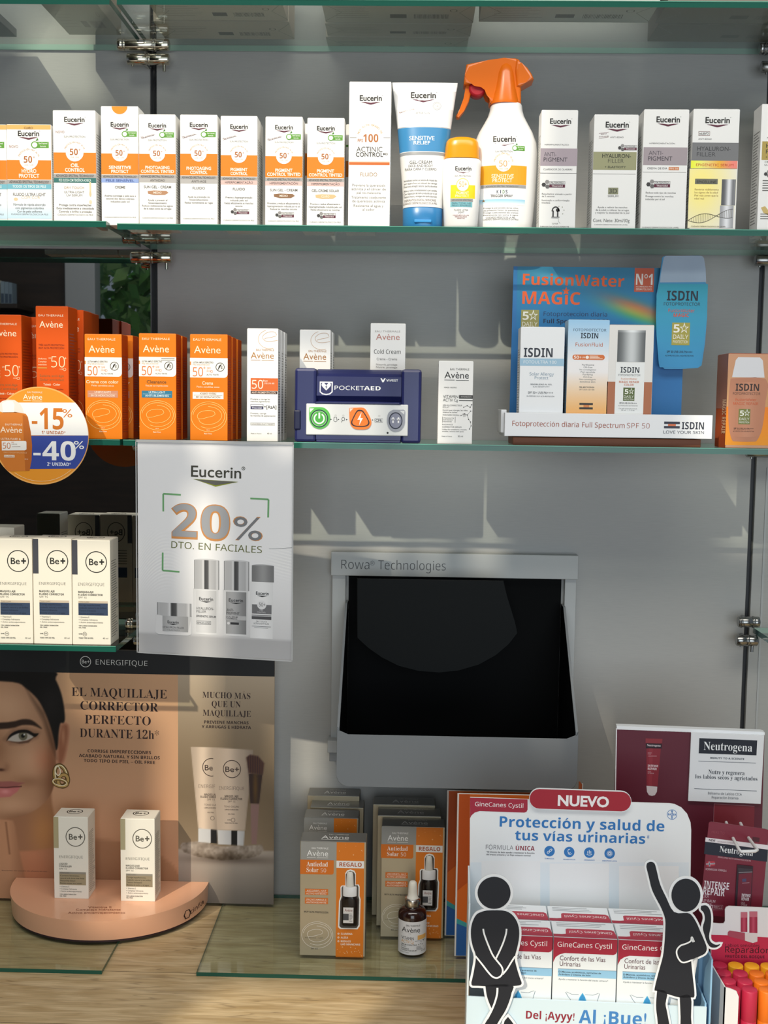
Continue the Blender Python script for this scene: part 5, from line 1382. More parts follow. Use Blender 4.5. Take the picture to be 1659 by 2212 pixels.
def isd3(A):
    A.rect(697, 788, 966, 1010, 'b06f4e', 1)
    A.paint(752, 480, 918, 668, 5, lambda x, y: tuple(0.30 + 0.50 * np.exp(-((x - 838) / 58) ** 2) + 0.12 * (y < 492) + o for o in (0.0, 0.015, 0.02)), 2)
    A.rect(746, 672, 918, 1010, 'edefee', 2)
    A.text('ISDIN', 831, 733, 34, '2c3038', 112, 'x', lay=3); A.text('FOTOPROTECTOR', 829, 753, 11, '3c4048', 130, 'n', lay=3); A.text('FusionWater', 828, 775, 11, 'd07c4a', 96, 'n', lay=3); A.text('MAGIC REPAIR', 828, 794, 12, 'c4683a', 120, 'b', lay=3); A.text('COLOR', 828, 811, 12, 'c4683a', 58, 'b', lay=3)
    A.rect(795, 822, 863, 902, '5c6b3c', 3); A.text('5', 815, 860, 28, 'f2f4ea', 22, 'b', lay=4); A.text('☆', 843, 860, 30, 'f2f4ea', 34, 'g', lay=4); A.text('DAILY', 829, 883, 14, 'f2f4ea', 58, 'n', lay=4); A.text('PROTECTION', 829, 898, 9, 'f2f4ea', 58, 'n', lay=4)
    A.text('SPF 50 UVB UVA PA++++', 826, 921, 10, '33363c', 104, 'gb', lay=3); A.text('ALTA PROTECCIÓN | HIGH PROTECTION', 826, 934, 6, '33363c', 116, 'g', lay=3); A.text('Con color protección avanzada', 826, 951, 6, '33363c', 110, 'g', lay=3); A.text('50 ml  1.7 fl oz', 826, 961, 6, '33363c', 80, 'g', lay=3)
carton('sunscreen_carton', 'carton picturing a bottle with a big silver cap over terracotta', 'carton', (701, 450, 968), CD, ztray, CI, 0.040, isd3, 'e6e4e0', 'c9b0a0', group=G_IS)
def isd4(A):
    A.paint(1412, 622, 1690, 938, 12, lambda x, y: (0.80 + 0.0 * x, 0.60 + 0.0 * x, 0.47 - 0.06 * (y - 622) / 316))
    A.paint(1412, 938, 1690, 1168, 20, lambda x, y: (0.93 + 0.0 * x, 0.52 + 0.08 * (y - 938) / 230, 0.14 + 0.0 * x))
    bo = [(1430, 770), (1640, 770), (1645, 900), (1632, 1060), (1605, 1135), (1575, 1146), (1480, 1146), (1452, 1135), (1430, 1050), (1422, 900)]
    A.poly(smooth(bo + bo[:1], 3)[:-1], 'bb8063', 2)
    A.paint(1470, 790, 1610, 1120, 10, lambda x, y: tuple(c + 0.05 * np.exp(-((x - 1540) / 40) ** 2) for c in (0.735, 0.505, 0.39)), 3)
    A.poly([(1456, 660), (1470, 642), (1600, 642), (1618, 660), (1632, 762), (1438, 762)], 'd9dade', 2)
    A.text('ISDIN', 1532, 842, 42, '3a2c28', 140, 'x', lay=4); A.text('FOTOPROTECTOR', 1529, 866, 15, '4a342c', 164, 'n', lay=4); A.text('FusionWater', 1527, 902, 15, 'c9572a', 124, 'n', lay=4); A.text('MAGIC REPAIR', 1527, 926, 15, 'c9572a', 150, 'n', lay=4)
    A.rect(1486, 950, 1556, 1042, '7a7e42', 4); A.text('5', 1506, 992, 32, 'f2f4ea', 24, 'b', lay=5); A.text('☆', 1536, 992, 34, 'f2f4ea', 36, 'g', lay=5); A.text('DAILY', 1521, 1018, 15, 'f2f4ea', 60, 'n', lay=5); A.text('PROTECTION', 1521, 1036, 10, 'f2f4ea', 60, 'n', lay=5)
    A.text('SPF 50 UVB UVA PA++++', 1520, 1074, 11, '3a2c28', 118, 'gb', lay=4); A.text('ALTA PROTECCIÓN | HIGH PROTECTION', 1520, 1088, 7, '3a2c28', 126, 'g', lay=4)
t, w, h = carton('sunscreen_carton', 'peach and orange carton picturing a tan bottle, at the frame edge', 'carton', (1414, 622, 1690), CD, Z3, DY - 0.004, 0.058, isd4, 'c99a7c', 'b0532c', group='sunscreen cartons', sideprint=False)
mb = MB(); B = Art(mb, (0, 0, 100, 300), 0.058, h, (-w / 2 - 0.0002, 0.058, 0), (0, -1, 0), (0, 0, 1), (-1, 0, 0))
B.text('MAGIC REPAIR', 62, 200, 34, 'f0c8a0', 110, 'b', rot=-90, al='c'); B.rect(0, 0, 100, 174, 'a8705a', 0); mb.build('side_print', t)

# ------------------------------------------------------------------ round promotion sign hanging under the shelf
def round_sign():
    ox, oy, s = CA
    Y = -0.236
    c = at(ox + 330 / s, oy + 1760 / s, Y)
    r = (at(ox + 730 / s, oy + 1760 / s, Y).x - at(ox - 70 / s, oy + 1760 / s, Y).x) / 2
    t = thing('promotion_sign', 'round orange sign with white and blue bands offering discounts, below tall cartons', 'sign', (c.x, Y, c.z))
    mb = MB(); out = [(r * math.cos(k * math.pi / 45), r * math.sin(k * math.pi / 45)) for k in range(90)]
    mb.prism(out, 0, 0.0015, M('e8962a', 0.4), M('d8b890', 0.5), M('b06a35', 0.6))
    cx, cy, RR = 330, 1760, 400
    A = Art(mb, (ox + (cx - RR) / s, oy + (cy - RR) / s, ox + (cx + RR) / s, oy + (cy + RR) / s), 2 * r, 2 * r, (-r, 0, -r), crop=CA)
    A.ring(cx, cy, RR - 6, 10, 'f0b060', 1, n=90); A.tl = 3
    A.paint(cx - 210, cy - 385, cx + 210, cy - 290, 20, lambda x, y: (0.86 + 0 * x, 0.49 + 0 * x, 0.1 + 0 * x)) if False else None
    def band(yA, yB, xl, col, tl=0, n=16):
        L_, Rr = [], []
        for i in range(n + 1):
            y = yA + (yB - yA) * i / n
            q = math.sqrt(max(0, (RR - 3) ** 2 - (y - cy) ** 2))
            L_.append((max(cx - q, xl), y)); Rr.append((cx + q, y - tl))
        A.poly(L_ + Rr[::-1], col, 2)
    band(1492, 1757, 150, 'f3f2f0', 6); band(1762, 2034, 150, '33479a', 10)
    avlogo(A, 274, 1465, 156, 'fdf0d8', True)
    OC = 'cf7420'
    A.text('-15', 395, 1705, 172, OC, 262, 'x'); A.text('%', 557, 1606, 68, OC, 82, 'b'); A.text('1ª UNIDAD*', 443, 1745, 27, 'b9692e', 196, 'b')
    A.text('-40', 448, 1958, 156, 'f3f2f0', 350, 'x'); A.text('%', 650, 1862, 66, 'f3f2f0', 84, 'b'); A.text('2ª UNIDAD*', 484, 2003, 27, 'eef0f6', 196, 'b')
    A.ring(cx, cy, 372, 3, 'f6dcb0', 2, a0=235, a1=312)
    # pictured bottle
    def W_(x, y): return tuple(np.clip(c + 0.06 * np.exp(-((x - 130) / 60) ** 2), 0, 1) for c in (0.80, 0.45, 0.15))
    bl = [(-40, 1610), (-8, 1586), (30, 1572), (130, 1568), (215, 1582), (232, 1606), (255, 1730), (264, 1840), (258, 1960), (240, 2046), (25, 2054), (0, 2030)]
    bl = [(max(x, cx - math.sqrt((RR - 4) ** 2 - (y - cy) ** 2)), y) for x, y in bl] + [(cx - 390, 1850), (cx - 396, 1700)]
    A.poly(bl, 'd27a2c', 3)
    A.poly([(190, 1590), (232, 1606), (255, 1730), (264, 1840), (258, 1960), (240, 2046), (205, 2048)], 'b9641f', 4)
    A.poly([(-20, 1560), (-10, 1510), (25, 1480), (75, 1468), (125, 1472), (170, 1500), (192, 1540), (198, 1575), (130, 1572), (30, 1575)], 'eadfd6', 3); A.poly([(20, 1500), (60, 1480), (110, 1480), (125, 1510), (120, 1570), (30, 1572)], 'f6f1ec', 4)
    A.tl = 5; avlogo(A, 94, 1738, 180, 'f6e4cc', True); A.tl = 3
    A.text('ULTRA FLUID &', 90, 1797, 16, 'f6e4cc', 164, 'gb', lay=5); A.poly([(14, 1806), (210, 1803), (218, 1812), (218, 1872), (205, 1880), (14, 1884)], 'f3efe8', 5); A.text('50', 54, 1868, 48, 'c9722c', 64, 'n', lay=6)
    A.text('SPF', 105, 1822, 10, 'c9722c', 22, 'g', lay=6); A.text('UVB UVA', 118, 1836, 9, '6b5a4c', 46, 'g', lay=6); A.line([(98, 1852), (168, 1850)], 3, '8a7a6c', 6)
    A.text('DRY TOUCH RADIANCE', 125, 1906, 11, 'e8c090', 190, 'g', lay=5); A.rect(32, 1920, 118, 1940, 'efe0cc', 5); A.text('INVISIBLE', 75, 1936, 11, 'b9641f', 74, 'gb', lay=6); A.text('50 ml', 215, 1956, 9, 'f6e4cc', 26, 'g', lay=5)
    mb.build('sign_disc', t)
    mb = MB(); ztop_ = Z3 - 0.001 - c.z
    mb.box(-0.012, 0.012, 0.0018, 0.0024, 0.02, ztop_, M('e4e6e6', 0.3)); mb.box(-0.012, 0.012, 0.0018, 0.05, ztop_ + 0.0012, ztop_ + 0.0018, M('e4e6e6', 0.3)); mb.build('hanger_strip', t)
round_sign()

# ------------------------------------------------------------------ hanging paper poster in a clear sleeve
def paper_poster():
    CE = (280, 930, 4.253)
    TL = at(294, 949, -0.2235); TR = at(636, 955, -0.2235 - 0.042)
    BL = Vector((TL.x, TL.y, at(292, 1408, -0.2235).z)); BR_ = at(624, 1429, -0.2235 - 0.042)
    U = TR - TL; W = U.length; U.normalize(); H = TL.z - BL.z
    H2 = TR.z - BR_.z
    H = (H + H2) / 2
    V = (TL - BL).normalized(); N = U.cross(V).normalized()
    t = thing('hanging_poster', 'white paper poster with a grey 20% and grey bottles, hung from the shelf edge', 'poster', TL)
    O = -V * H
    mb = MB(); A = Art(mb, (294, 950, 633, 1420), W, H, O, U, V, N, crop=CE)
    # sheet with its print
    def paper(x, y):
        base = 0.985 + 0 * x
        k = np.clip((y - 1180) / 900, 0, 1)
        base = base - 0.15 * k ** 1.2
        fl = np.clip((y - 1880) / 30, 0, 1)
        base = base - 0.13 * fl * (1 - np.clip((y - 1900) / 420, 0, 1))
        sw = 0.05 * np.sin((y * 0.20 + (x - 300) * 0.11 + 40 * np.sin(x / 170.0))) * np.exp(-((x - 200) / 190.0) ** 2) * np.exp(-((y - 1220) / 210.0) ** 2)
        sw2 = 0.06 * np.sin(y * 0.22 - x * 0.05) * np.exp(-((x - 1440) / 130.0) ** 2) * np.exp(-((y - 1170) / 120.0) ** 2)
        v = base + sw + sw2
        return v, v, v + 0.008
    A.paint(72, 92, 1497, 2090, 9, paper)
    INKG = '4a4a42'
    A.text('Eucerin', 798, 420, 102, INKG, 458, 'gb', rot=-0.8); A.ring(1047, 332, 14, 5, INKG, 2); A.poly([(1040, 325), (1054, 325), (1046, 340)], INKG, 2)
    A.poly([(585, 437), (1003, 455), (795, 505)], '9aa33a', 2); A.poly([(600, 442), (985, 456), (795, 492)], '6a6a66', 3)
    GR = '79b47c'
    for p in ([(475, 588), (311, 583), (311, 747)], [(1110, 603), (1274, 608), (1271, 772)], [(304, 1130), (302, 1298), (460, 1304)]):
        for i in (0, 1): A.line([p[i], p[i + 1]], 16, GR, 2)
    OUT, FILL = 'dd9a5c', 'a9abb0'
    A.text('2', 505, 984, 316, OUT, 250, 'xx', rot=-0.8); A.text('2', 506, 976, 300, FILL, 226, 'b', lay=3, rot=-0.8)
    A.text('0', 790, 990, 318, OUT, 276, 'xx', rot=-0.8); A.text('0', 790, 982, 300, FILL, 256, 'x', lay=3, rot=-0.8)
    A.text('%', 1087, 988, 226, OUT, 272, 'x', rot=-0.8); A.text('%', 1087, 983, 214, '85878b', 254, 'b', lay=3, rot=-0.8)
    A.text('DTO. EN FACIALES', 800, 1092, 62, '6f7440', 832, 'n', rot=-1.2)
    A.line([(1280, 1058), (1390, 1052), (1495, 1038)], 3, '6a6a6a', 2)
    def cyl(x0, y0, x1, y1, lo, hi, c=None, w=.28, lay=4):
        m = (x0 + x1) / 2 if c is None else c
        A.paint(x0, y0, x1, y1, 7, lambda x, y: tuple(lo + (hi - lo) * np.exp(-((x - m) / ((x1 - x0) * w)) ** 2) + o for o in (0, .002, .008)), lay)
    def chrome(x0, y0, x1, y1, lay=4):
        A.paint(x0, y0, x1, y1, 6, lambda x, y: tuple(np.interp((x - x0) / (x1 - x0), [0, .04, .08, .3, .38, .42, .56, .6, .85, .93, 1], [.45, .8, .74, .78, .93, .3, .38, .8, .74, .9, .5]) + o for o in (0, .002, .01)), lay)
    # jar
    chrome(250, 1598, 570, 1722); cyl(235, 1712, 575, 1895, .80, .92, w=.4, lay=3); cyl(300, 1722, 540, 1868, .62, .80, 400, .4, 4); A.poly([(235, 1712), (300, 1722), (300, 1868), (375, 1875), (540, 1868), (575, 1712), (572, 1880), (540, 1900), (260, 1900), (232, 1880)], 'e6e6e8', 5)
    A.text('Eucerin', 400, 1790, 25, '3f3f40', 104, 'gb', lay=6); A.poly([(355, 1796), (445, 1796), (400, 1806)], '3f3f40', 6); A.text('HYALURON-FILLER', 402, 1838, 18, '6a6a6c', 200, 'g', lay=6); A.text('+ ELASTICITY', 402, 1860, 12, '6a6a6c', 120, 'g', lay=6)
    # serum bottles
    for x0, lo, hi in ((598, .78, .9), (872, .5, .74)):
        cyl(x0 - 10, 1450, x0 + 222, 1880, .84, .94, w=.5, lay=3)
        chrome(x0, 1185, x0 + 230, 1455); A.disc(x0 + 115, 1186, 114, 'dcdcde', 3, 14)
        cyl(x0 + 18, 1468, x0 + 205, 1860, lo, hi, x0 + 80, .5, 4)
        A.text('Eucerin', x0 + 110, 1560, 30, '3c3c3e', 130, 'gb', lay=6); A.poly([(x0 + 55, 1568), (x0 + 165, 1568), (x0 + 112, 1580)], '3c3c3e', 6)
    A.text('HYALURON-', 700, 1648, 24, '6c6c6e', 162, 'g', lay=6); A.text('FILLER', 664, 1676, 22, '6c6c6e', 90, 'g', lay=6); A.text('EPIGENETIC SERUM', 708, 1718, 18, '5c5c5e', 180, 'gb', lay=6); A.frame(620, 1752, 752, 1786, 3, '7a7a7c', 6); A.text('EPICELLINE', 686, 1778, 16, '6c6c6e', 116, 'g', lay=7)
    A.text('ANTI-', 930, 1650, 24, '4a4a4c', 66, 'g', lay=6); A.text('PIGMENT', 956, 1678, 22, '4a4a4c', 118, 'g', lay=6); A.rect(888, 1690, 1075, 1730, 'c6c6c8', 6); A.text('DUAL SERUM', 945, 1708, 13, '4a4a4c', 104, 'gb', lay=7); A.text('THIAMIDOL', 945, 1724, 12, '4a4a4c', 104, 'gb', lay=7); A.disc(915, 1762, 13, 'e8e8ea', 6, n=14); A.rect(932, 1752, 1010, 1772, '3f3f42', 6)
    # sun bottle
    cyl(1112, 1365, 1318, 1890, .86, .98, w=.6, lay=3); cyl(1126, 1215, 1326, 1365, .5, .64, lay=4); A.disc(1226, 1216, 99, 'b4b4b6', 3, 12)
    A.text('Eucerin', 1222, 1484, 30, '3c3c3e', 116, 'gb', lay=5); A.poly([(1172, 1492), (1270, 1492), (1220, 1504)], '3c3c3e', 5); A.rect(1128, 1575, 1306, 1660, '7c7c7f', 4); A.disc(1217, 1577, 42, 'f0f0f2', 5); A.text('50+', 1221, 1590, 34, '5c5c5e', 56, 'n', lay=6); A.text('OIL', 1215, 1632, 14, 'dcdcde', 34, 'gb', lay=6); A.text('CONTROL', 1215, 1652, 13, 'dcdcde', 80, 'gb', lay=6)
    A.rect(1126, 1670, 1304, 1680, '9a9a9c', 4); A.rect(1126, 1684, 1304, 1712, '5a5a5d', 4); A.text('DRY TOUCH', 1216, 1738, 13, '6c6c6e', 100, 'g', lay=5); A.text('ULTRA-LIGHT FLUID', 1213, 1758, 14, '5c5c5e', 140, 'g', lay=5); A.rect(1128, 1775, 1300, 1779, '7a7a7c', 5); A.rect(1150, 1788, 1276, 1792, '9a9a9c', 5)
    sh = mb.build('paper_sheet', t)
    mb = MB()
    bk = [O + U * (0.002) + V * 0.002 - N * 0.0008, O + U * (W - 0.002) + V * 0.002 - N * 0.0008, O + U * (W - 0.002) + V * (H - 0.004) - N * 0.0008, O + U * 0.002 + V * (H - 0.004) - N * 0.0008]
    mb.add(bk, [(3, 2, 1, 0)], M('f0f0ee')); mb.build('paper_back', sh)
    mb = MB()
    e = [O, O + U * W, O + U * W + V * H, O + V * H]
    mb.add([p + N * 0.0022 for p in e], [(0, 1, 2, 3)], ACRYL)
    g = M('b9bbbc', 0.25); w_ = 0.0016
    def strip(a, b, c, d): mb.add([O + U * a + V * c + N * 0.0026, O + U * b + V * c + N * 0.0026, O + U * b + V * d + N * 0.0026, O + U * a + V * d + N * 0.0026], [(0, 1, 2, 3)], g)
    strip(0, W, H - 0.0035, H); strip(0, w_, 0, H); strip(W - w_, W, 0, H); strip(0, W, 0, w_)
    mb.build('clear_sleeve', t)
paper_poster()

# ------------------------------------------------------------------ cream cartons on the low shelf
CF = (0, 1040, 5.184)
def beplus(x0, yt, x1, strip='44464e', first=True, box='33425c', box2=None, cream='c9b9a4', ink='23241f', title=('MAQUILLAJE', 'FLUIDO CORRECTOR'), blurb=('Corrige imperfecciones,', 'acabado natural y sin brillos', 'Textura hidratante', 'Resiste al sudor y al agua')):
    w = x1 - x0
    def art(A):
        X = lambda n: x0 + n * w
        Yv = lambda n: yt + n * w
        A.ring(X(.635), Yv(.565), w * .272, w * .022, ink, 2)
        A.text('Be', X(.565), Yv(.645), w * .165, ink, w * .235, 'gb'); A.text('+', X(.78), Yv(.655), w * .19, ink, w * .125, 'gx')
        if first: A.rect(X(.0), Yv(.0), X(.145), Yv(.90), strip, 1)
        A.text('ENERGIFIQUE', X(.155), Yv(1.19), w * .075, '6a685f', w * .69, 'nl', 'l')
        A.text(title[0], X(.155), Yv(1.38), w * .05, ink, w * .04 * len(title[0]), 'x', 'l'); A.text(title[1], X(.155), Yv(1.455), w * .05, ink, w * .0403 * len(title[1]), 'x', 'l'); A.text('SPF 15', X(.155), Yv(1.525), w * .045, '5c5a52', w * .22, 'n', 'l')
        A.rect(X(.155), Yv(1.59), X(.93), Yv(1.65), cream if not box2 else '8b877c', 1); A.rect(X(.155), Yv(1.65), X(.93), Yv(1.97), box, 1)
        A.text('TONO CLARO', X(.18), Yv(1.635), w * .03, '6f6556', w * .26, 'g', 'l')
        for i, q in enumerate(blurb): A.text(q, X(.18), Yv(1.72 + .073 * i), w * .042, '20283a' if not box2 else '3a352c', w * (.56, .7, .44, .64)[i], 'g', 'l')
        for i, q in enumerate(('+ Vitamina E', '+ Complejo hidratante', '+ Activo antienvejecimiento')): A.text(q, X(.16), Yv(2.04 + .068 * i), w * .042, '5c5a52', w * (.28, .5, .64)[i], 'g', 'l')
        A.text('12H LARGA DURACIÓN', X(.16), Yv(2.265), w * .035, ink, w * .48, 'x', 'l'); A.text('OIL FREE', X(.16), Yv(2.315), w * .032, ink, w * .19, 'x', 'l')
        if not box2:
            A.text('UVB', X(.2), Yv(2.48), w * .035, ink, w * .08, 'b'); A.ring(X(.315), Yv(2.467), w * .052, w * .008, ink, 2, n=20); A.text('UVA', X(.315), Yv(2.48), w * .035, ink, w * .07, 'gb')
            A.text('TODO TIPO DE PIEL', X(.155), Yv(2.59), w * .035, ink, w * .39, 'x', 'l'); A.text('40 ml', X(.86), Yv(2.59), w * .04, '5c5a52', w * .14, 'g')
    return art
CREAM = 'ece6d6'
def lidring(L_):
    L_.ring(50, 42, 22, 3, '23241f', 1, ry=24); L_.text('Be+', 50, 50, 17, '23241f', 32, 'gb', flip=False)
def backring(B):
    B.ring(50, 58, 27, 2.2, '23241f', 1, ry=33); B.text('Be+', 50, 68, 20, '23241f', 40, 'gb'); B.rect(0, 0, 14, 96, '44464e', 1); B.rect(16, 180, 93, 215, '33425c', 1); B.smallprint(16, 90, 120, 170, 9, '8a887c', 1)
G_BE = 'cream make-up cartons on the low shelf'
for k, (x0, x1, lab) in enumerate(((-66, 364, 'cream make-up carton cut by the frame edge, first of the row of three'), (373, 803, 'middle cream make-up carton of the row of three on the low shelf'), (810, 1236, 'cream make-up carton at the free end of the low shelf'))):
    carton('makeup_carton', lab, 'carton', (x0, 645 + (14 if k == 2 else 0), x1), CF, Z4, YF + 0.007, 0.046, beplus(x0, 645 + (14 if k == 2 else 0), x1), CREAM, group=G_BE, lid=lidring, backart=backring, sideprint='8d8b82')
carton('makeup_carton', 'cream carton lying further back behind the row of cream cartons', 'carton', (-120, 520, 168), CF, Z4, YF + 0.075, 0.046, None, CREAM, group=G_BE, sideprint='8d8b82')
# ------------------------------------------------------------------ dispensing chute on the wall
CG = (680, 1160, 2.765)
def chute():
    ox, oy, s = CG
    P = lambda x, y, Y: at(ox + x / s, oy + y / s, Y)
    GR, GR2 = M('777b7e', 0.45), M('b4b7b7', 0.42)
    BK = M('040506', 0.6, 0, 0.08)
    Yb, Yf = -0.018, -0.205
    t = thing('dispensing_chute', 'big grey wall chute with a black inside and a dark flap', 'dispenser chute', (P(850, 700, 0).x, 0, P(850, 1200, Yf).z))
    o0 = t.location
    def lc(v): return v - o0
    # top bar
    a, b, c, d = P(97, 158, Yb), P(1574, 180, Yb), P(836, 100, Yb), P(836, 242, Yb)
    mb = MB(); mb.box(a.x - o0.x, b.x - o0.x, Yb, 0, d.z - o0.z, c.z - o0.z, GR2, 0.0008)
    A = Art(mb, (ox + 97 / s, oy + 100 / s, ox + 1574 / s, oy + 242 / s), b.x - a.x, c.z - d.z, (a.x - o0.x, Yb, d.z - o0.z), crop=CG)
    A.text('Rowa', 243, 201, 54, '44474a', 168, 'nl'); A.text('®', 345, 178, 26, '44474a', 28, 'gl'); A.text('Technologies', 582, 201, 54, '44474a', 404, 'nl')
    mb.build('header_bar', t)
    zb = d.z - o0.z
    ztray, zlip = P(850, 1503, Yf).z - o0.z, P(850, 1200, Yf).z - o0.z
    zside = P(850, 395, -0.012).z - o0.z
    xl, xr = P(130, 1350, Yf).x - o0.x, P(1570, 1350, Yf).x - o0.x
    for x0, x1 in ((P(100, 700, -0.012).x - o0.x, min(P(192, 250, -0.012).x - o0.x, xl - 0.0004)), (max(P(1467, 250, -0.012).x - o0.x, xr + 0.0004), P(1556, 500, -0.012).x - o0.x)):
        mb = MB(); mb.box(x0, x1, -0.012, 0, P(850, 1230, -0.012).z - o0.z, zb, GR2, 0.0008); mb.build('side_rail', t)
    mb = MB(); n0 = P(75, 1250, -0.03); n1 = P(140, 1250, -0.03)
    mb.box(n0.x - o0.x, n1.x - o0.x, -0.03, 0, P(100, 1290, -0.03).z - o0.z, P(100, 1216, -0.03).z - o0.z, GR2, 0.001); mb.build('mounting_bracket', t)
    mb = MB(); mb.box(n0.x - o0.x + 0.003, n1.x - o0.x, -0.026, 0, P(100, 1345, -0.03).z - o0.z, P(100, 1291, -0.03).z - o0.z, M('8f9294', 0.4), 0.001); mb.build('bracket_foot', t)
    # black inside
    mb = MB(); mb.box(xl + 0.004, xr - 0.004, -0.003, -0.001, ztray + 0.01, zb, BK); mb.build('dark_back', t)
    # tray: front, sides, floor as one bent sheet
    mb = MB()
    rr = 0.016
    front = [(xl + rr - rr * math.cos(R(q)), ztray + rr - rr * math.sin(R(q))) for q in range(0, 91, 15)] + [(xr - rr + rr * math.sin(R(q)), ztray + rr - rr * math.cos(R(q))) for q in range(0, 91, 15)]
    r2 = 0.012
    front += [(xr, zlip + 0.012), (xr - 0.002, zlip + 0.006)] + [(xr - r2 - 0.004, zlip), (xl + r2 + 0.004, zlip), (xl + 0.002, zlip + 0.006), (xl, zlip + 0.012)]
    slab(mb, front, Yf, Yf + 0.004, GR, 0.001)
    th = 0.0035
    for x0 in (xl, xr - th):
        pts = [(Yf + 0.0035, ztray + rr), (-0.002, ztray + rr), (-0.002, zside), (-0.03, zside), (Yf + 0.0035, zlip + 0.011)]
        for xx in (0, 1):
            pass
        vs = [(x0, y, z) for y, z in pts] + [(x0 + th, y, z) for y, z in pts]
        n = len(pts)
        mb.add(vs, [tuple(range(n)), tuple(range(2 * n - 1, n - 1, -1))] + [(i, n + i, n + (i + 1) % n, (i + 1) % n) for i in range(n)], GR)
    prof = [(xl + rr - rr * math.cos(R(q)), ztray + rr - rr * math.sin(R(q))) for q in range(0, 91, 15)] + [(xr - rr + rr * math.sin(R(q)), ztray + rr - rr * math.cos(R(q))) for q in range(0, 91, 15)]
    mb.loft([[(x, Yf + 0.003, z) for x, z in prof], [(x, -0.002, z) for x, z in prof]], GR, False, False, True, False)
    tray = mb.build('tray', t)
    mb = MB()
    i0, i1 = xl + th + 0.0003, xr - th - 0.0003
    yA, yB = Yf + 0.0046, -0.0035
    zt_, zf_ = zside, zlip - 0.0012
    fl = ztray + 0.006
    mb.add([(i0, yA, fl), (i0, yB, fl), (i0, yB, zt_), (i0, -0.03, zt_ - .0005), (i0, yA, zlip + 0.0085)], [(0, 1, 2, 3, 4)], BK)
    mb.add([(i1, yA, fl), (i1, yB, fl), (i1, yB, zt_), (i1, -0.03, zt_ - .0005), (i1, yA, zlip + 0.0085)], [(4, 3, 2, 1, 0)], BK)
    mb.add([(i0, yA, fl), (i1, yA, fl), (i1, yA, zf_), (i0, yA, zf_)], [(3, 2, 1, 0)], BK)
    mb.add([(i0, yA, fl), (i1, yA, fl), (i1, yB, fl), (i0, yB, fl)], [(0, 1, 2, 3)], BK)
    mb.build('black_liner', tray)
    # smoky flap
    Yk = -0.075
    q = [(252, 248), (252, 604), (270, 612), (320, 662), (400, 722), (500, 772), (620, 803), (745, 812), (860, 800), (980, 765), (1080, 710), (1160, 642), (1212, 576), (1196, 510), (1150, 360), (1128, 262)]
    pts = [(P(x, y, Yk).x - o0.x, P(x, y, Yk).z - o0.z) for x, y in q]
    mb = MB(); slab(mb, pts, Yk, Yk + 0.003, M('0c0f10', 0.5, 0, 0.12), 0.0008, 2); mb.build('smoked_flap', t)
chute()

# ------------------------------------------------------------------ make-up display with printed back panel and peach platform
def sdp(x, y, pts):
    """signed distance to a polygon (negative inside)"""
    d = np.full(x.shape, 1e9); ins = np.zeros(x.shape, bool)
    n = len(pts)
    for i in range(n):
        ax, ay = pts[i]; bx, by = pts[(i + 1) % n]
        ex, ey = bx - ax, by - ay
        tt = np.clip(((x - ax) * ex + (y - ay) * ey) / (ex * ex + ey * ey + 1e-12), 0, 1)
        d = np.minimum(d, np.hypot(x - ax - ex * tt, y - ay - ey * tt))
        cond = ((ay > y) != (by > y))
        ins ^= cond & (x < (bx - ax) * (y - ay) / (by - ay + 1e-12) + ax)
    return np.where(ins, -d, d)
def mixc(c, al, col):
    return tuple(c[i] * (1 - al) + (col[i] if not np.isscalar(col) else col) * al for i in range(3))
def soft(d, w): return np.clip(0.5 - d / w, 0, 1)
def gauss(x, y, cx, cy, sx, sy=None): return np.exp(-((x - cx) / sx) ** 2 - ((y - cy) / (sy or sx)) ** 2)
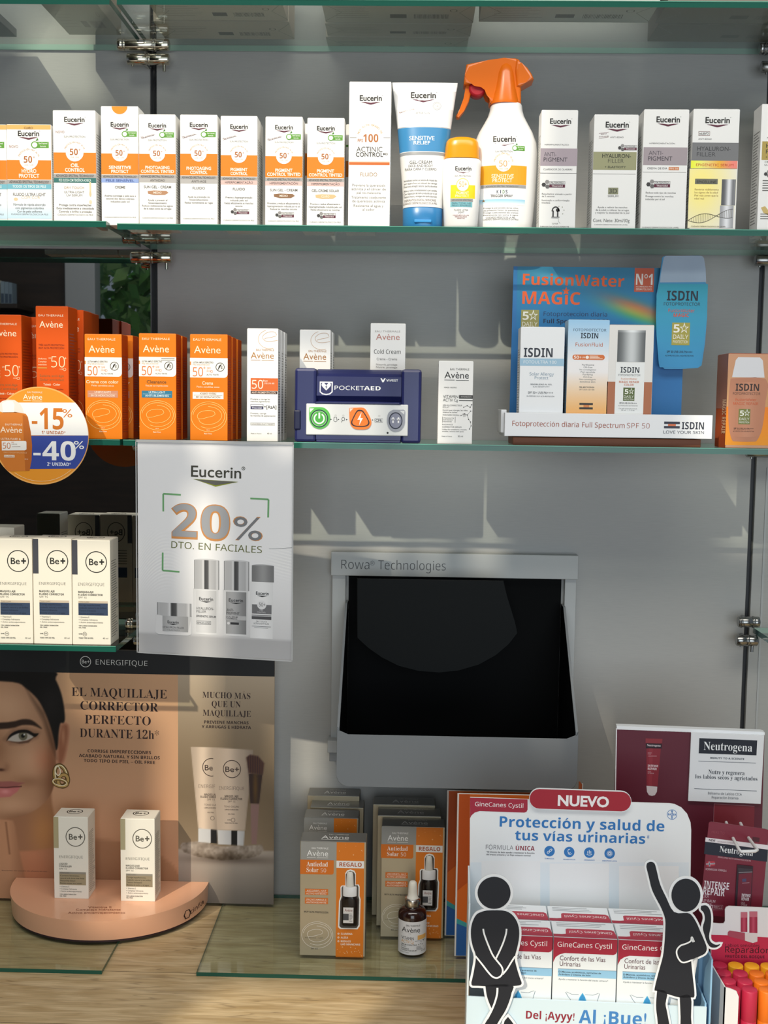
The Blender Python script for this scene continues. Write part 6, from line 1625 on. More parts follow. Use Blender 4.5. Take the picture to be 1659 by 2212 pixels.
def portrait(x, y):
    k = np.clip((y - 1450) / 500, 0, 1)
    c = (0.83 - 0.10 * k, 0.655 - 0.12 * k, 0.51 - 0.10 * k)
    sh = [(122, 1770), (150, 1812), (215, 1812), (270, 1818), (330, 1836), (385, 1880), (388, 1960), (-80, 1960), (-80, 1760)]
    a = soft(sdp(x, y, smooth(sh, 3)), 5)
    sk2 = (0.66 - 0.1 * np.clip((y - 1850) / 100, 0, 1) + 0.06 * gauss(x, y, 70, 1860, 60, 80), 0.48 - 0.09 * np.clip((y - 1850) / 100, 0, 1), 0.355 - 0.08 * np.clip((y - 1850) / 100, 0, 1))
    c = mixc(c, a, sk2)
    neck = [(112, 1700), (113, 1738), (124, 1790), (140, 1830), (-80, 1840), (-80, 1740)]
    a = soft(sdp(x, y, smooth(neck, 3)), 6)
    nk = (0.60 + 0.10 * gauss(x, y, 95, 1800, 30, 60), 0.42 + 0.07 * gauss(x, y, 95, 1800, 30, 60), 0.31 + 0 * x)
    c = mixc(c, a, nk)
    face = [(-80, 1462), (40, 1466), (90, 1500), (118, 1560), (126, 1600), (125, 1650), (119, 1692), (107, 1722), (82, 1748), (50, 1764), (15, 1770), (-80, 1768)]
    a = soft(sdp(x, y, smooth(face + face[:1], 4)[:-1]), 3)
    lt = 0.10 * gauss(x, y, 20, 1530, 60, 50) + 0.10 * gauss(x, y, 75, 1640, 42, 40) + 0.07 * gauss(x, y, 25, 1745, 40, 22)
    dk = 0.20 * gauss(x, y, 118, 1700, 26, 60) + 0.16 * gauss(x, y, 60, 1770, 70, 16) + 0.13 * gauss(x, y, 116, 1600, 14, 70) + 0.10 * gauss(x, y, -5, 1620, 22, 40) + 0.10 * gauss(x, y, 60, 1690, 30, 12)
    bl = gauss(x, y, 96, 1640, 26, 30)
    f = (0.70 + lt - dk, 0.525 + lt - dk * 0.95 - 0.06 * bl, 0.405 + lt * 0.95 - dk * 0.85 - 0.06 * bl)
    c = mixc(c, a, f)
    hand = [(-80, 1772), (14, 1774), (30, 1782), (36, 1815), (44, 1862), (52, 1900), (60, 1960), (-80, 1960)]
    a = soft(sdp(x, y, smooth(hand, 3)), 5)
    h_ = (0.73 - 0.14 * np.clip((x - 18) / 30, 0, 1) + 0 * y, 0.53 - 0.12 * np.clip((x - 18) / 30, 0, 1) + 0 * y, 0.40 - 0.1 * np.clip((x - 18) / 30, 0, 1) + 0 * y)
    c = mixc(c, a, h_)
    c = mixc(c, 0.55 * np.exp(-((x - 12 - (y - 1780) * 0.10) / 2.2) ** 2) * (y > 1778) * (y < 1850), (0.42, 0.27, 0.19))
    ear = [(131, 1566), (142, 1560), (152, 1566), (154, 1582), (151, 1606), (147, 1628), (141, 1648), (132, 1656), (123, 1648), (124, 1605)]
    d = sdp(x, y, smooth(ear + ear[:1], 4)[:-1])
    e_ = (0.80 - 0.18 * np.clip((-d) / 8, 0, 1), 0.585 - 0.19 * np.clip((-d) / 8, 0, 1), 0.46 - 0.17 * np.clip((-d) / 8, 0, 1))
    c = mixc(c, soft(d, 3), e_)
    c = mixc(c, 0.5 * gauss(x, y, 139, 1590, 4, 18), (0.86, 0.64, 0.5))
    hair = [(-80, 1440), (110, 1450), (124, 1470), (135, 1497), (141, 1525), (143, 1552), (140, 1562), (133, 1564), (129, 1585), (127, 1612), (123, 1620), (119, 1600), (112, 1572), (100, 1540), (84, 1512), (60, 1490), (32, 1477), (-80, 1472)]
    d = sdp(x, y, smooth(hair + hair[:1], 4)[:-1])
    hr = 0.075 + 0.05 * gauss(x, y, 115, 1520, 25, 40)
    c = mixc(c, soft(d, 4), (hr, hr * 0.92, hr * 0.92))
    c = mixc(c, 0.45 * soft(sdp(x, y, [(60, 1490), (100, 1540), (122, 1620), (124, 1640), (112, 1610), (96, 1560), (70, 1512)]), 9), (0.22, 0.15, 0.11))
    brow = [(-80, 1570), (20, 1563), (52, 1556), (72, 1558), (88, 1570), (92, 1576), (74, 1569), (50, 1569), (20, 1577), (-80, 1583)]
    c = mixc(c, 0.92 * soft(sdp(x, y, smooth(brow + brow[:1], 3)[:-1]), 4), (0.16, 0.11, 0.09))
    c = mixc(c, 0.55 * soft(sdp(x, y, [(12, 1600), (30, 1578), (60, 1576), (86, 1584), (82, 1594), (50, 1608), (25, 1609)]), 14), (0.33, 0.22, 0.18))
    eye = [(19, 1602), (28, 1590), (45, 1583), (62, 1584), (76, 1591), (66, 1599), (48, 1604), (30, 1604)]
    c = mixc(c, soft(sdp(x, y, smooth(eye + eye[:1], 3)[:-1]), 2), (0.74, 0.70, 0.66))
    eo = soft(sdp(x, y, smooth(eye + eye[:1], 3)[:-1]), 2)
    c = mixc(c, eo * soft(np.hypot(x - 52, y - 1592) - 9.5, 2), (0.42, 0.40, 0.33)); c = mixc(c, eo * soft(np.hypot(x - 52, y - 1592) - 4, 2), (0.05, 0.05, 0.05)); c = mixc(c, soft(np.hypot(x - 55, y - 1589) - 1.6, 1.5), (0.95, 0.95, 0.95))
    lid = [(16, 1604), (24, 1590), (42, 1580), (62, 1579), (76, 1586), (86, 1586), (78, 1594), (70, 1590), (58, 1585), (44, 1586), (28, 1593)]
    c = mixc(c, soft(sdp(x, y, smooth(lid + lid[:1], 3)[:-1]), 2.5), (0.07, 0.05, 0.05))
    c = mixc(c, 0.6 * soft(sdp(x, y, [(22, 1604), (40, 1606), (62, 1602), (76, 1594), (64, 1606), (44, 1609)]), 3), (0.2, 0.13, 0.11))
    c = mixc(c, 0.85 * gauss(x, y, 3, 1666, 9, 3.2), (0.2, 0.1, 0.08)); c = mixc(c, 0.35 * gauss(x, y, 16, 1660, 7, 9), (0.45, 0.29, 0.22))
    up = [(-80, 1692), (8, 1691), (24, 1690), (40, 1692), (55, 1693), (38, 1700), (20, 1704), (-80, 1706)]
    c = mixc(c, soft(sdp(x, y, up), 3), (0.60, 0.36, 0.34))
    lo = [(-80, 1705), (20, 1704), (44, 1698), (40, 1710), (28, 1719), (12, 1725), (-80, 1727)]
    c = mixc(c, soft(sdp(x, y, smooth(lo + lo[:1], 3)[:-1]), 3), (0.74 + 0.1 * gauss(x, y, 12, 1713, 10, 5), 0.43 + 0.12 * gauss(x, y, 12, 1713, 10, 5), 0.42 + 0.12 * gauss(x, y, 12, 1713, 10, 5)))
    c = mixc(c, 0.9 * np.exp(-((y - 1704 + 0.10 * np.clip(x - 15, 0, 40)) / 1.3) ** 2) * (x < 48), (0.24, 0.10, 0.10))
    return c
def still_life(x, y):
    k = np.clip((y - 1458) / 370, 0, 1)
    b = 0.70 - 0.26 * np.sin(np.clip(k * 1.25, 0, 1) * math.pi * .5) + 0.07 * np.clip((k - .7) / .3, 0, 1)
    c = (b + 0.04, b - 0.03, b - 0.12)
    g = soft(1829 - y + 0 * x, 3)
    gr = 0.68 - 0.26 * np.clip((y - 1835) / 120, 0, 1)
    c = mixc(c, g, (gr, gr * 0.93, gr * 0.86))
    c = mixc(c, 0.55 * gauss(x, y, 500, 1850, 95, 9), (0.22, 0.17, 0.14))
    # stone
    st = [(389, 1824), (394, 1816), (430, 1811), (480, 1822), (540, 1818), (566, 1816), (571, 1828), (560, 1840), (530, 1848), (478, 1852), (430, 1846), (398, 1836)]
    rg = np.random.RandomState(5)
    def vn(sc):
        g = rg.rand(40, 80)
        fx, fy = (x - 380) / sc, (y - 1800) / sc
        ix, iy = np.floor(fx).astype(int), np.floor(fy).astype(int)
        ux, uy = fx - ix, fy - iy
        G = lambda a, b: g[np.mod(b, 40), np.mod(a, 80)]
        return (G(ix, iy) * (1 - ux) + G(ix + 1, iy) * ux) * (1 - uy) + (G(ix, iy + 1) * (1 - ux) + G(ix + 1, iy + 1) * ux) * uy - 0.5
    nz = 0.22 * vn(17) + 0.16 * vn(8) + 0.14 * vn(4)
    v = 0.56 + nz - 0.22 * np.clip((y - 1828) / 20, 0, 1)
    c = mixc(c, soft(sdp(x, y, st), 2), (v + .03, v - .02, v - .07))
    def tube(c, pts, x0, x1):
        q = (x - x0) / (x1 - x0)
        v = 0.72 + 0.16 * np.exp(-((q - .42) / .22) ** 2) - 0.12 * np.clip((q - .75) / .25, 0, 1)
        return mixc(c, soft(sdp(x, y, pts), 2), (v, v * 0.90, v * 0.80))
    c = tube(c, [(413, 1608), (460, 1608), (472, 1790), (429, 1783)], 413, 475)
    c = mixc(c, soft(sdp(x, y, [(429, 1783), (470, 1786), (470, 1816), (429, 1813)]), 2), tuple(np.where(x < 455, 0.80, 0.12) + 0 * y for _ in range(3)))
    c = tube(c, [(458, 1608), (547, 1612), (530, 1786), (470, 1786)], 458, 548)
    c = mixc(c, soft(sdp(x, y, [(470, 1786), (529, 1787), (527, 1819), (472, 1817)]), 2), tuple(np.interp(x, [470, 499, 500, 513, 514, 529], [.8, .78, .1, .1, .82, .7]) + 0 * y for _ in range(3)))
    # brush
    c = mixc(c, soft(sdp(x, y, [(532, 1628), (540, 1622), (558, 1625), (571, 1640), (568, 1664), (537, 1662)]), 3), (0.30 + 0.06 * np.sin(x * 1.6), 0.20 + 0.04 * np.sin(x * 1.6), 0.18 + 0 * x))
    c = mixc(c, soft(sdp(x, y, [(537, 1663), (567, 1664), (560, 1728), (541, 1727)]), 2), (0.22 + 0.16 * gauss(x, y, 552, 1690, 5, 40), 0.16 + 0.12 * gauss(x, y, 552, 1690, 5, 40), 0.15 + 0 * x))
    c = mixc(c, soft(sdp(x, y, [(542, 1728), (560, 1728), (555, 1815), (544, 1815)]), 2), (0.56, 0.44, 0.42))
    return c
CH, CIJ, CJ = (0, 1400, 3.95), (360, 1400, 3.814), (0, 1700, 3.318)
PEACH = 'e3ab89'
def makeup_display():
    Yp = onz(590, 1954, ZG).y
    t = thing('makeup_display', 'peach make-up display with a woman\'s portrait panel and half round platform', 'display', (at(240, 1900, Yp).x, Yp, ZG))
    o0 = t.location
    xl, xr = at(-70, 1700, Yp).x, at(592, 1700, Yp).x
    zt = at(300, 1405, Yp).z
    yb = proj(((xl + xr) / 2, Yp, ZG))[1]
    mb = MB(); mb.box(xl - o0.x, xr - o0.x, 0, 0.003, 0, zt - ZG, M('a48d78', 0.5), 0.0004)
    xm = 261
    A = Art(mb, (-70, 1405, 592, yb), xr - xl, zt - ZG, (xl - o0.x, 0, 0))
    A.rect(-70, 1405, 592, 1455, '16181b', 1, 1)
    A.paint(-70, 1455, 180, yb, 1.7, portrait); A.paint(180, 1455, 386, yb, 6, portrait)
    A.paint(386, 1455, 592, yb, 2.2, still_life)
    A.crop = CH
    A.ring(745, 122, 44, 5, 'e6e6e4', 2); A.text('Be+', 747, 136, 30, 'e6e6e4', 66, 'g'); A.text('ENERGIFIQUE', 1050, 146, 42, 'e6e6e4', 436, 'nl', rot=-0.6)
    BR = '2c1a1c'
    for q, x, y, h, w in (('EL MAQUILLAJE', 1028, 415, 72, 806), ('CORRECTOR', 1028, 528, 72, 660), ('PERFECTO', 1014, 644, 72, 560), ('DURANTE 12h*', 1026, 760, 72, 672)):
        A.text(q, x, y, h, BR, w, 's', rot=-0.5)
    for q, x, y, w in (('CORRIGE IMPERFECCIONES', 1025, 888, 540), ('ACABADO NATURAL Y SIN BRILLOS', 1025, 930, 688), ('TODO TIPO DE PIEL – OIL FREE', 1025, 971, 606)):
        A.text(q, x, y, 26, BR, w, 'b', rot=-0.5)
    A.text('Resultado del estudio de eficacia en uso', 200, 1920, 9, '5a3f34', 390, 'g')
    A.rect(188, 1976, 378, 1986, '120e0d', 2)
    A.crop = CIJ
    for q, x, y, w in (('MUCHO MÁS', 494, 393, 390), ('QUE UN', 492, 464, 236), ('MAQUILLAJE', 498, 538, 392)): A.text(q, x, y, 48, BR, w, 's', rot=-0.5)
    A.text('PREVIENE MANCHAS', 494, 600, 24, BR, 362, 'b'); A.text('Y ARRUGAS E HIDRATA', 494, 638, 24, BR, 402, 'b')
    for dx, cl in ((0, 0), (-170, 1)):
        if cl:
            A.ring(372 + 0, 957, 72, 6, '4a3a34', 2, a0=78, a1=282); A.text('Be', 350, 982, 44, '4a3a34', 66, 'gb'); A.text('ENERGIF', 334, 1128, 28, '6a5a50', 136, 'nl')
            A.text('MAQUILLAJ', 360, 1190, 17, '3f302a', 92, 'x'); A.text('FLUIDO CORRE', 344, 1210, 17, '3f302a', 126, 'x'); A.text('SPF 15', 368, 1230, 16, '5a4a42', 62, 'n'); A.text('TONO CLA', 362, 1273, 14, '5a4a42', 96, 'n'); A.text('LARGA DURAC', 362, 1296, 10, '5a4a42', 98, 'b'); A.text('OIL FREE', 366, 1334, 10, '5a4a42', 54, 'b'); A.ring(380, 1376, 16, 3, '4a3a34', 2)
        else:
            A.ring(540, 968, 71, 6, '4a3a34', 2); A.text('Be+', 542, 992, 44, '4a3a34', 114, 'gb'); A.text('ENERGIFIQUE', 538, 1140, 28, '6a5a50', 206, 'nl')
            A.text('MAQUILLAJE', 537, 1200, 18, '3f302a', 112, 'x'); A.text('FLUIDO CORRECTOR', 536, 1222, 18, '3f302a', 178, 'x'); A.text('SPF 15', 537, 1243, 16, '5a4a42', 62, 'n'); A.text('TONO OSCURO', 537, 1284, 14, '5a4a42', 122, 'n'); A.text('LARGA DURACIÓN', 537, 1307, 10, '5a4a42', 112, 'b'); A.text('OIL FREE', 536, 1344, 10, '5a4a42', 54, 'b'); A.ring(550, 1388, 16, 3, '4a3a34', 2); A.text('UVB', 516, 1392, 10, '4a3a34', 24, 'b'); A.text('TODO TIPO DE PIEL', 535, 1418, 9, '4a3a34', 110, 'b')
    A.rect(162, 1946, 338, 1954, '120e0d', 2)
    bp_ = mb.build('back_panel', t)
    # earring printed on the portrait, a gold knot
    mb = MB(); B = Art(mb, (-70, 1405, 592, yb), xr - xl, zt - ZG, (xl - o0.x, -0.0003, 0), crop=CH)
    for cx, cy, rx, ry, rot, tk, col in ((525, 1090, 52, 88, 12, 40, '5c431e'), (525, 1090, 52, 88, 12, 24, 'a98a4c'), (528, 1084, 50, 86, 12, 8, 'f0e4c0'), (545, 1130, 40, 52, -20, 36, '5c431e'), (545, 1130, 40, 52, -20, 22, 'b9975a'), (520, 1150, 62, 30, -10, 26, '6a4d22'), (520, 1148, 62, 30, -10, 14, 'c2a264'), (516, 1142, 60, 28, -10, 5, 'f4ead0'), (500, 1045, 22, 40, 10, 8, 'f2e8cc')):
        B.ring(cx, cy, rx, tk, col, B.lay + 1, ry=ry, rot=rot, n=30)
    mb.build('printed_earring', bp_)
    # platform
    Yq = onz(214, 2040, ZG).y
    zp = at(228, 1991, Yq).z - ZG
    X0, X1 = at(36, 1920, Yp).x - o0.x, at(451, 1912, Yp).x - o0.x
    xc, a, b = (X0 + X1) / 2, (X1 - X0) / 2, Yp - Yq
    n = 48
    arc = [(xc - a * math.cos(math.pi * i / n), -0.0004 - b * math.sin(math.pi * i / n) ** 0.92) for i in range(n + 1)]
    mb = MB(); pm = M(PEACH, 0.28, 0, 0.5, 0.4)
    mb.add([(x, y, zp) for x, y in arc], [tuple(range(n + 1))], pm)
    k = 0.988
    mb.add([(x, y, zp) for x, y in arc] + [(xc + (x - xc) * k, y * 0.975, 0.004) for x, y in arc], [(i, n + 1 + i, n + 2 + i, i + 1) for i in range(n)], pm, True)
    mb.add([(xc + (x - xc) * k, y * 0.975, 0.004) for x, y in arc], [tuple(range(n + 1))[::-1]], M('4a2a30', 0.5))
    T = at(215, 1970, Yp - b * 0.8)
    zc = zp + ZG
    B = Art(mb, (0, 0, 1, 1), 1, 1, (0, 0, 0))
    def top(px, py):
        p = onz(CJ[0] + px / CJ[2], CJ[1] + py / CJ[2], zc + EPS); return p - o0
    class TopArt(Art):
        def P(self, x, y): return top(x, y) + Vector((0, 0, EPS * self.lay))
        def uv(self, x, y): return (x, -y)
    B = TopArt(mb, (0, 0, 1, 1), 1, 1, crop=(0, 0, 1))
    BRN = '8a4c32'
    B.text('Vitamina E', 716, 868, 12, BRN, 168, 'g'); B.text('Complejo hidratante', 704, 886, 13, BRN, 320, 'g'); B.text('Activo antienvejecimiento', 692, 908, 13, BRN, 408, 'g')
    # maker's mark on the rim
    def rim(u, v):
        x = max(-a * 0.999, min(a * 0.999, u))
        q = math.acos(-x / a)
        return Vector((xc + x * 0.995, -b * math.sin(q) ** 0.92 * 0.99, v)), Vector((x / a / a, -math.sin(q) / b, 0)).normalized()
    B = Art(mb, (0, 0, 2 * a, zp), 2 * a, zp, warp=lambda u, v: rim(u - a, v))
    ua, ub = at(408, 1975, Yp - 0.05).x - o0.x - xc + a, at(441, 1960, Yp - 0.03).x - o0.x - xc + a
    L = (ub - ua) / 33.0
    B.ring(ua + 5.5 * L, zp * 0.56, 0.0038, 0.0013, '2a1614', 2, ry=0.0072, n=6); B.text('cinfa', ua + 22 * L, zp * 0.64, 0.0075, '4a2c26', 21 * L, 'n')
    mb.build('platform', t)
    mb = MB(); mb.add([(xc + (x - xc) * 0.97, y * 0.96, 0) for x, y in arc] + [(xc + (x - xc) * 0.97, y * 0.96, 0.004) for x, y in arc], [tuple(range(n + 1))[::-1], tuple(range(n + 1, 2 * n + 2))] + [(i, i + 1, n + 2 + i, n + 1 + i) for i in range(n)], M('3a2226', 0.6)); mb.build('platform_foot', t)
    return zc, Yp
zplat, Ydisp = makeup_display()
def up_carton(label, x0, x1, yt, ybot, crop, z, depth, art, group, cat='carton', name='makeup_carton', **kw):
    Y = onz(crop[0] + (x0 + x1) / 2 / crop[2], crop[1] + ybot / crop[2], z).y
    return carton(name, label, cat, (x0, yt, x1), crop, z, Y, depth, art, group=group, **kw)
SIL = 'e4e0d4'
up_carton('cream carton lettered LIQUID CONCEALER on the peach platform', 386, 632, 217, 800, CJ, zplat, 0.040,
          beplus(386, 217, 632, 'a89e7c', True, '9c9074', '8b877c', ink='57534a', title=('LIQUID', 'CONCEALER'), blurb=('Corrects blemishes,', 'natural and shine-free finish', 'Moisturising texture', 'Resists sweat and water')), 'make-up cartons on the peach platform', col=SIL, lid=lidring, sideprint='8f8b80')
up_carton('cream carton lettered MAQUILLAJE FLUIDO on the peach platform, nearer its middle', 864, 1110, 230, 820, CJ, zplat, 0.040,
          beplus(864, 230, 1110, '9b9478', True, '8f846c', '8b877c', ink='57534a'), 'make-up cartons on the peach platform', col=SIL, lid=lidring, sideprint='8f8b80')

# ------------------------------------------------------------------ silver gift cartons
CK = (620, 1680, 4.1475)
FOIL = M('b8ab90', 0.36, 0.45, 0.5)
def giftart(dx, dy, sx=1.0, dark=False):
    def art(A):
        ox0 = 120
        class Sh:
            pass
        Xs = lambda x: 120 + dx + (x - 120) * sx
        Ys = lambda y: 575 + dy + (y - 575) * sx
        w = sx
        A.rect(Xs(440), Ys(576), Xs(688), Ys(1604), 'dd7a1c', 1)
        A.rect(Xs(120), Ys(576), Xs(440), Ys(738), '9b9a94', 1)
        avlogo(A, Xs(270), Ys(704), 190 * w, 'f4f2ee', True)
        A.poly([(Xs(116), Ys(738)), (Xs(416), Ys(738)), (Xs(416), Ys(845))] + [(Xs(396) + 20 * w * math.cos(R(q)), Ys(846) + 20 * w * math.sin(R(q))) for q in range(0, 91, 15)] + [(Xs(116), Ys(866))], 'd8721c', 2)
        A.text('Antiedad', Xs(268), Ys(795), 40 * w, 'f8f0e4', 190 * w, 's', lay=3); A.text('Solar', Xs(226), Ys(846), 38 * w, 'f8f0e4', 106 * w, 's', lay=3); A.text('50', Xs(324), Ys(846), 34 * w, 'f8f0e4', 48 * w, 'nl', lay=3)
        A.rect(Xs(440), Ys(740), Xs(686), Ys(804), 'efece8', 2); A.text('REGALO', Xs(566), Ys(790), 36 * w, 'b0501c', 198 * w, 'b', lay=3)
        for y0, q1, q2 in ((996, 'ASCORBYL NAT', 'ACTIVO ANTIEDAD'), (1076, 'PROVITAMINA E', 'ANTIOXIDANTE')):
            A.rect(Xs(160), Ys(y0), Xs(368), Ys(y0 + 54), 'd8742a', 2); A.text(q1, Xs(264), Ys(y0 + 23), 14 * w, 'f4e0cc', 176 * w, 'gb', lay=3); A.rect(Xs(166), Ys(y0 + 27), Xs(362), Ys(y0 + 29), 'f4e0cc', 3); A.text(q2, Xs(262), Ys(y0 + 49), 14 * w, 'f4e0cc', 180 * w, 'gb', lay=3)
        A.text('MUY ALTA PROTECCIÓN', Xs(262), Ys(1212), 15 * w, '3f3a34', 216 * w, 'b', rot=-1)
        swirl(A, Xs(274), Ys(1410), 292 * w, 'f2ece0', 3.2 * w)
        A.text('Intensité · LSF', Xs(245), Ys(1440), 8 * w, '5f584c', 160 * w, 'g'); A.text('50 ml', Xs(248), Ys(1540), 14 * w, '5f584c', 60 * w, 'gb')
        wn = [(520, 960), (520, 850), (535, 825), (565, 815), (600, 825), (614, 850), (614, 950), (640, 948), (650, 965), (650, 1050), (660, 1080), (655, 1320), (635, 1350), (480, 1352), (460, 1335), (466, 1100), (480, 1060), (478, 975), (490, 960)]
        A.poly([(Xs(x), Ys(y)) for x, y in wn], 'efece6', 2)
        cx_, cy_ = 562, 1100
        A.poly([(Xs(cx_ + (x - cx_) * .88), Ys(cy_ + (y - cy_) * .955)) for x, y in wn], '4a4540', 3)
        for i, q in enumerate(('ILUMINA', 'ALISA', 'REDUCE', 'LAS MANCHAS')):
            yy = (1402, 1436, 1470, 1496)[i]
            A.text(q, Xs(486), Ys(yy), 17 * w, 'f6ecdc', (104, 66, 90, 174)[i] * w, 'b', 'l'); 
            if i < 3: A.ring(Xs(464), Ys(yy - 8), 6 * w, 5 * w, 'f6ecdc', 2, n=10)
        rr_ = random.Random(3)
        for i in range(26):
            yy = rr_.choice((rr_.uniform(590, 700), rr_.uniform(1510, 1595)))
            A.disc(Xs(rr_.uniform(452, 676)), Ys(yy), rr_.uniform(2, 6) * w, 'f0b47a', 3, n=8)
    return art
def gift(label, x0, x1, yt, Y, art, withbottle=True, D=0.036):
    ox, oy, s = CK
    z = ZG
    xm = ox + (x0 + x1) / 2 / s
    h = at(xm, oy + yt / s, Y).z - z
    ybt = proj((at(xm, 1900, Y).x, Y, z))[1]
    ym = (oy + yt / s + ybt) / 2
    X0, X1 = at(ox + x0 / s, ym, Y).x, at(ox + x1 / s, ym, Y).x
    w = X1 - X0
    t = thing('gift_carton', label, 'carton', ((X0 + X1) / 2, Y, z), 0, 'silver gift cartons under the chute')
    mb = MB()
    mb.box(-w / 2, w / 2, 0, D, 0, h, FOIL, 0.0006)
    A = Art(mb, (ox + x0 / s, oy + yt / s, ox + x1 / s, ybt), w, h, (-w / 2, 0, 0), crop=CK)
    if art: art(A)
    B = Art(mb, (0, 0, 100, 300), D, h, (w / 2, 0, 0), (0, 1, 0), (0, 0, 1), (1, 0, 0)); B.rect(0, 0, 100, 300, '6a6660', 1); B.smallprint(12, 88, 60, 270, 9, 'a09a90', 2)
    mb.build('carton_body', t)
    lb = MB(); lb.box(-w / 2 + 0.0006, w / 2 - 0.0006, -0.0004, D - 0.0005, h, h + 0.0008, M('8e8c87', 0.34, 0.55), 0.0003)
    L_ = Art(lb, (0, 0, 100, 100), w, D, (-w / 2, 0, h + 0.0008), (1, 0, 0), (0, 1, 0), (0, 0, 1)); L_.text('Avène', 52, 74, 34, 'f2f0ec', 42, 'g'); L_.rect(31, 80, 73, 83, 'f2f0ec', 2); L_.text('EAU THERMALE', 57, 32, 10, 'e2e0da', 30, 'g')
    lb.build('tuck_lid', t)
    if withbottle:
        px = lambda x: (ox + x / s - (ox + x0 / s)) / ((x1 - x0) / s) * w - w / 2
        kk = (x1 - x0) / 580.0
        bx = px(x0 + 440 * kk)
        H_ = lambda y: h * (1 - (y - 575) / (1604 - 575))
        bw = w / 580 * 72
        bb = MB(); ellbody(bb, [(H_(1318), bw * .93, .005), (H_(1305), bw, .0058), (H_(1085), bw, .0058), (H_(1062), bw * .8, .0052), (H_(1052), bw * .7, .005)], M('1a1412', 0.15, 0, 0.5), 2)
        C_ = Art(bb, (0, 0, 100, 100), bw * 1.35, H_(1140) - H_(1280), (bx * 0 - bw * .75, -0.0060, H_(1285)))
        C_.rect(0, 0, 92, 100, 'dcd8d4', 1); C_.text('Avène', 48, 26, 18, '8a4a3a', 70, 'g'); C_.rect(0, 40, 50, 82, '4a4a4c', 2); C_.smallprint(55, 88, 40, 90, 9, '6a6664', 2)
        o = bb.build('window_bottle', t); o.location = (bx, 0, 0)
        cb = MB(); ellbody(cb, [(H_(1052), bw * .86, .0055), (H_(975), bw * .86, .0055), (H_(968), bw * .8, .005)], M('e2e2e2', 0.35), 2); ellbody(cb, [(H_(967), bw * .5, .0042), (H_(900), bw * .44, .004), (H_(850), bw * .38, .0036), (H_(836), bw * .24, .002)], M('d8d6cc', 0.45), 2)
        cb.build('bottle_dropper', o)
    return t, h
Yg = onz(717, 2065, ZG).y
t, hg = gift('silver and orange gift carton standing foremost on the glass sheet', 116, 704, 575, Yg, giftart(0, 0))
zg = ZG + hg
def rowY(x, y): return onz(CK[0] + x / CK[2], CK[1] + y / CK[2], zg).y
Y2 = max(rowY(400, 362), Yg + 0.037); Y3 = max(rowY(440, 268), Y2 + 0.037); Y4 = max(rowY(412, 164), Y3 + 0.037)
print('GIFT', Yg, Y2, Y3, Y4)
gift('second silver gift carton, its lid seen behind the foremost one', 150, 636, 362, Y2, giftart(30, -213, .83), False)
gift('third silver gift carton of the file behind the foremost one', 205, 680, 268, Y3, None, False)
gift('rearmost silver gift carton of its file, right under the chute corner', 180, 644, 164, min(Y4, -0.038), None, False)
Yh = onz(CK[0] + 1120 / CK[2], CK[1] + 1430 / CK[2], ZG).y
gift('silver gift carton behind the amber dropper bottle', 842, 1406, 442, Yh, giftart(722, -133, .965))
Yh2 = Yh + 0.037
gift('silver gift carton in shade behind the one with the dropper bottle', 805, 1372, 345, Yh2, None, False)
if Yh2 + 0.074 < -0.002:
    gift('deepest silver gift carton in the shade under the chute', 764, 1320, 246, Yh2 + 0.037, None, False)

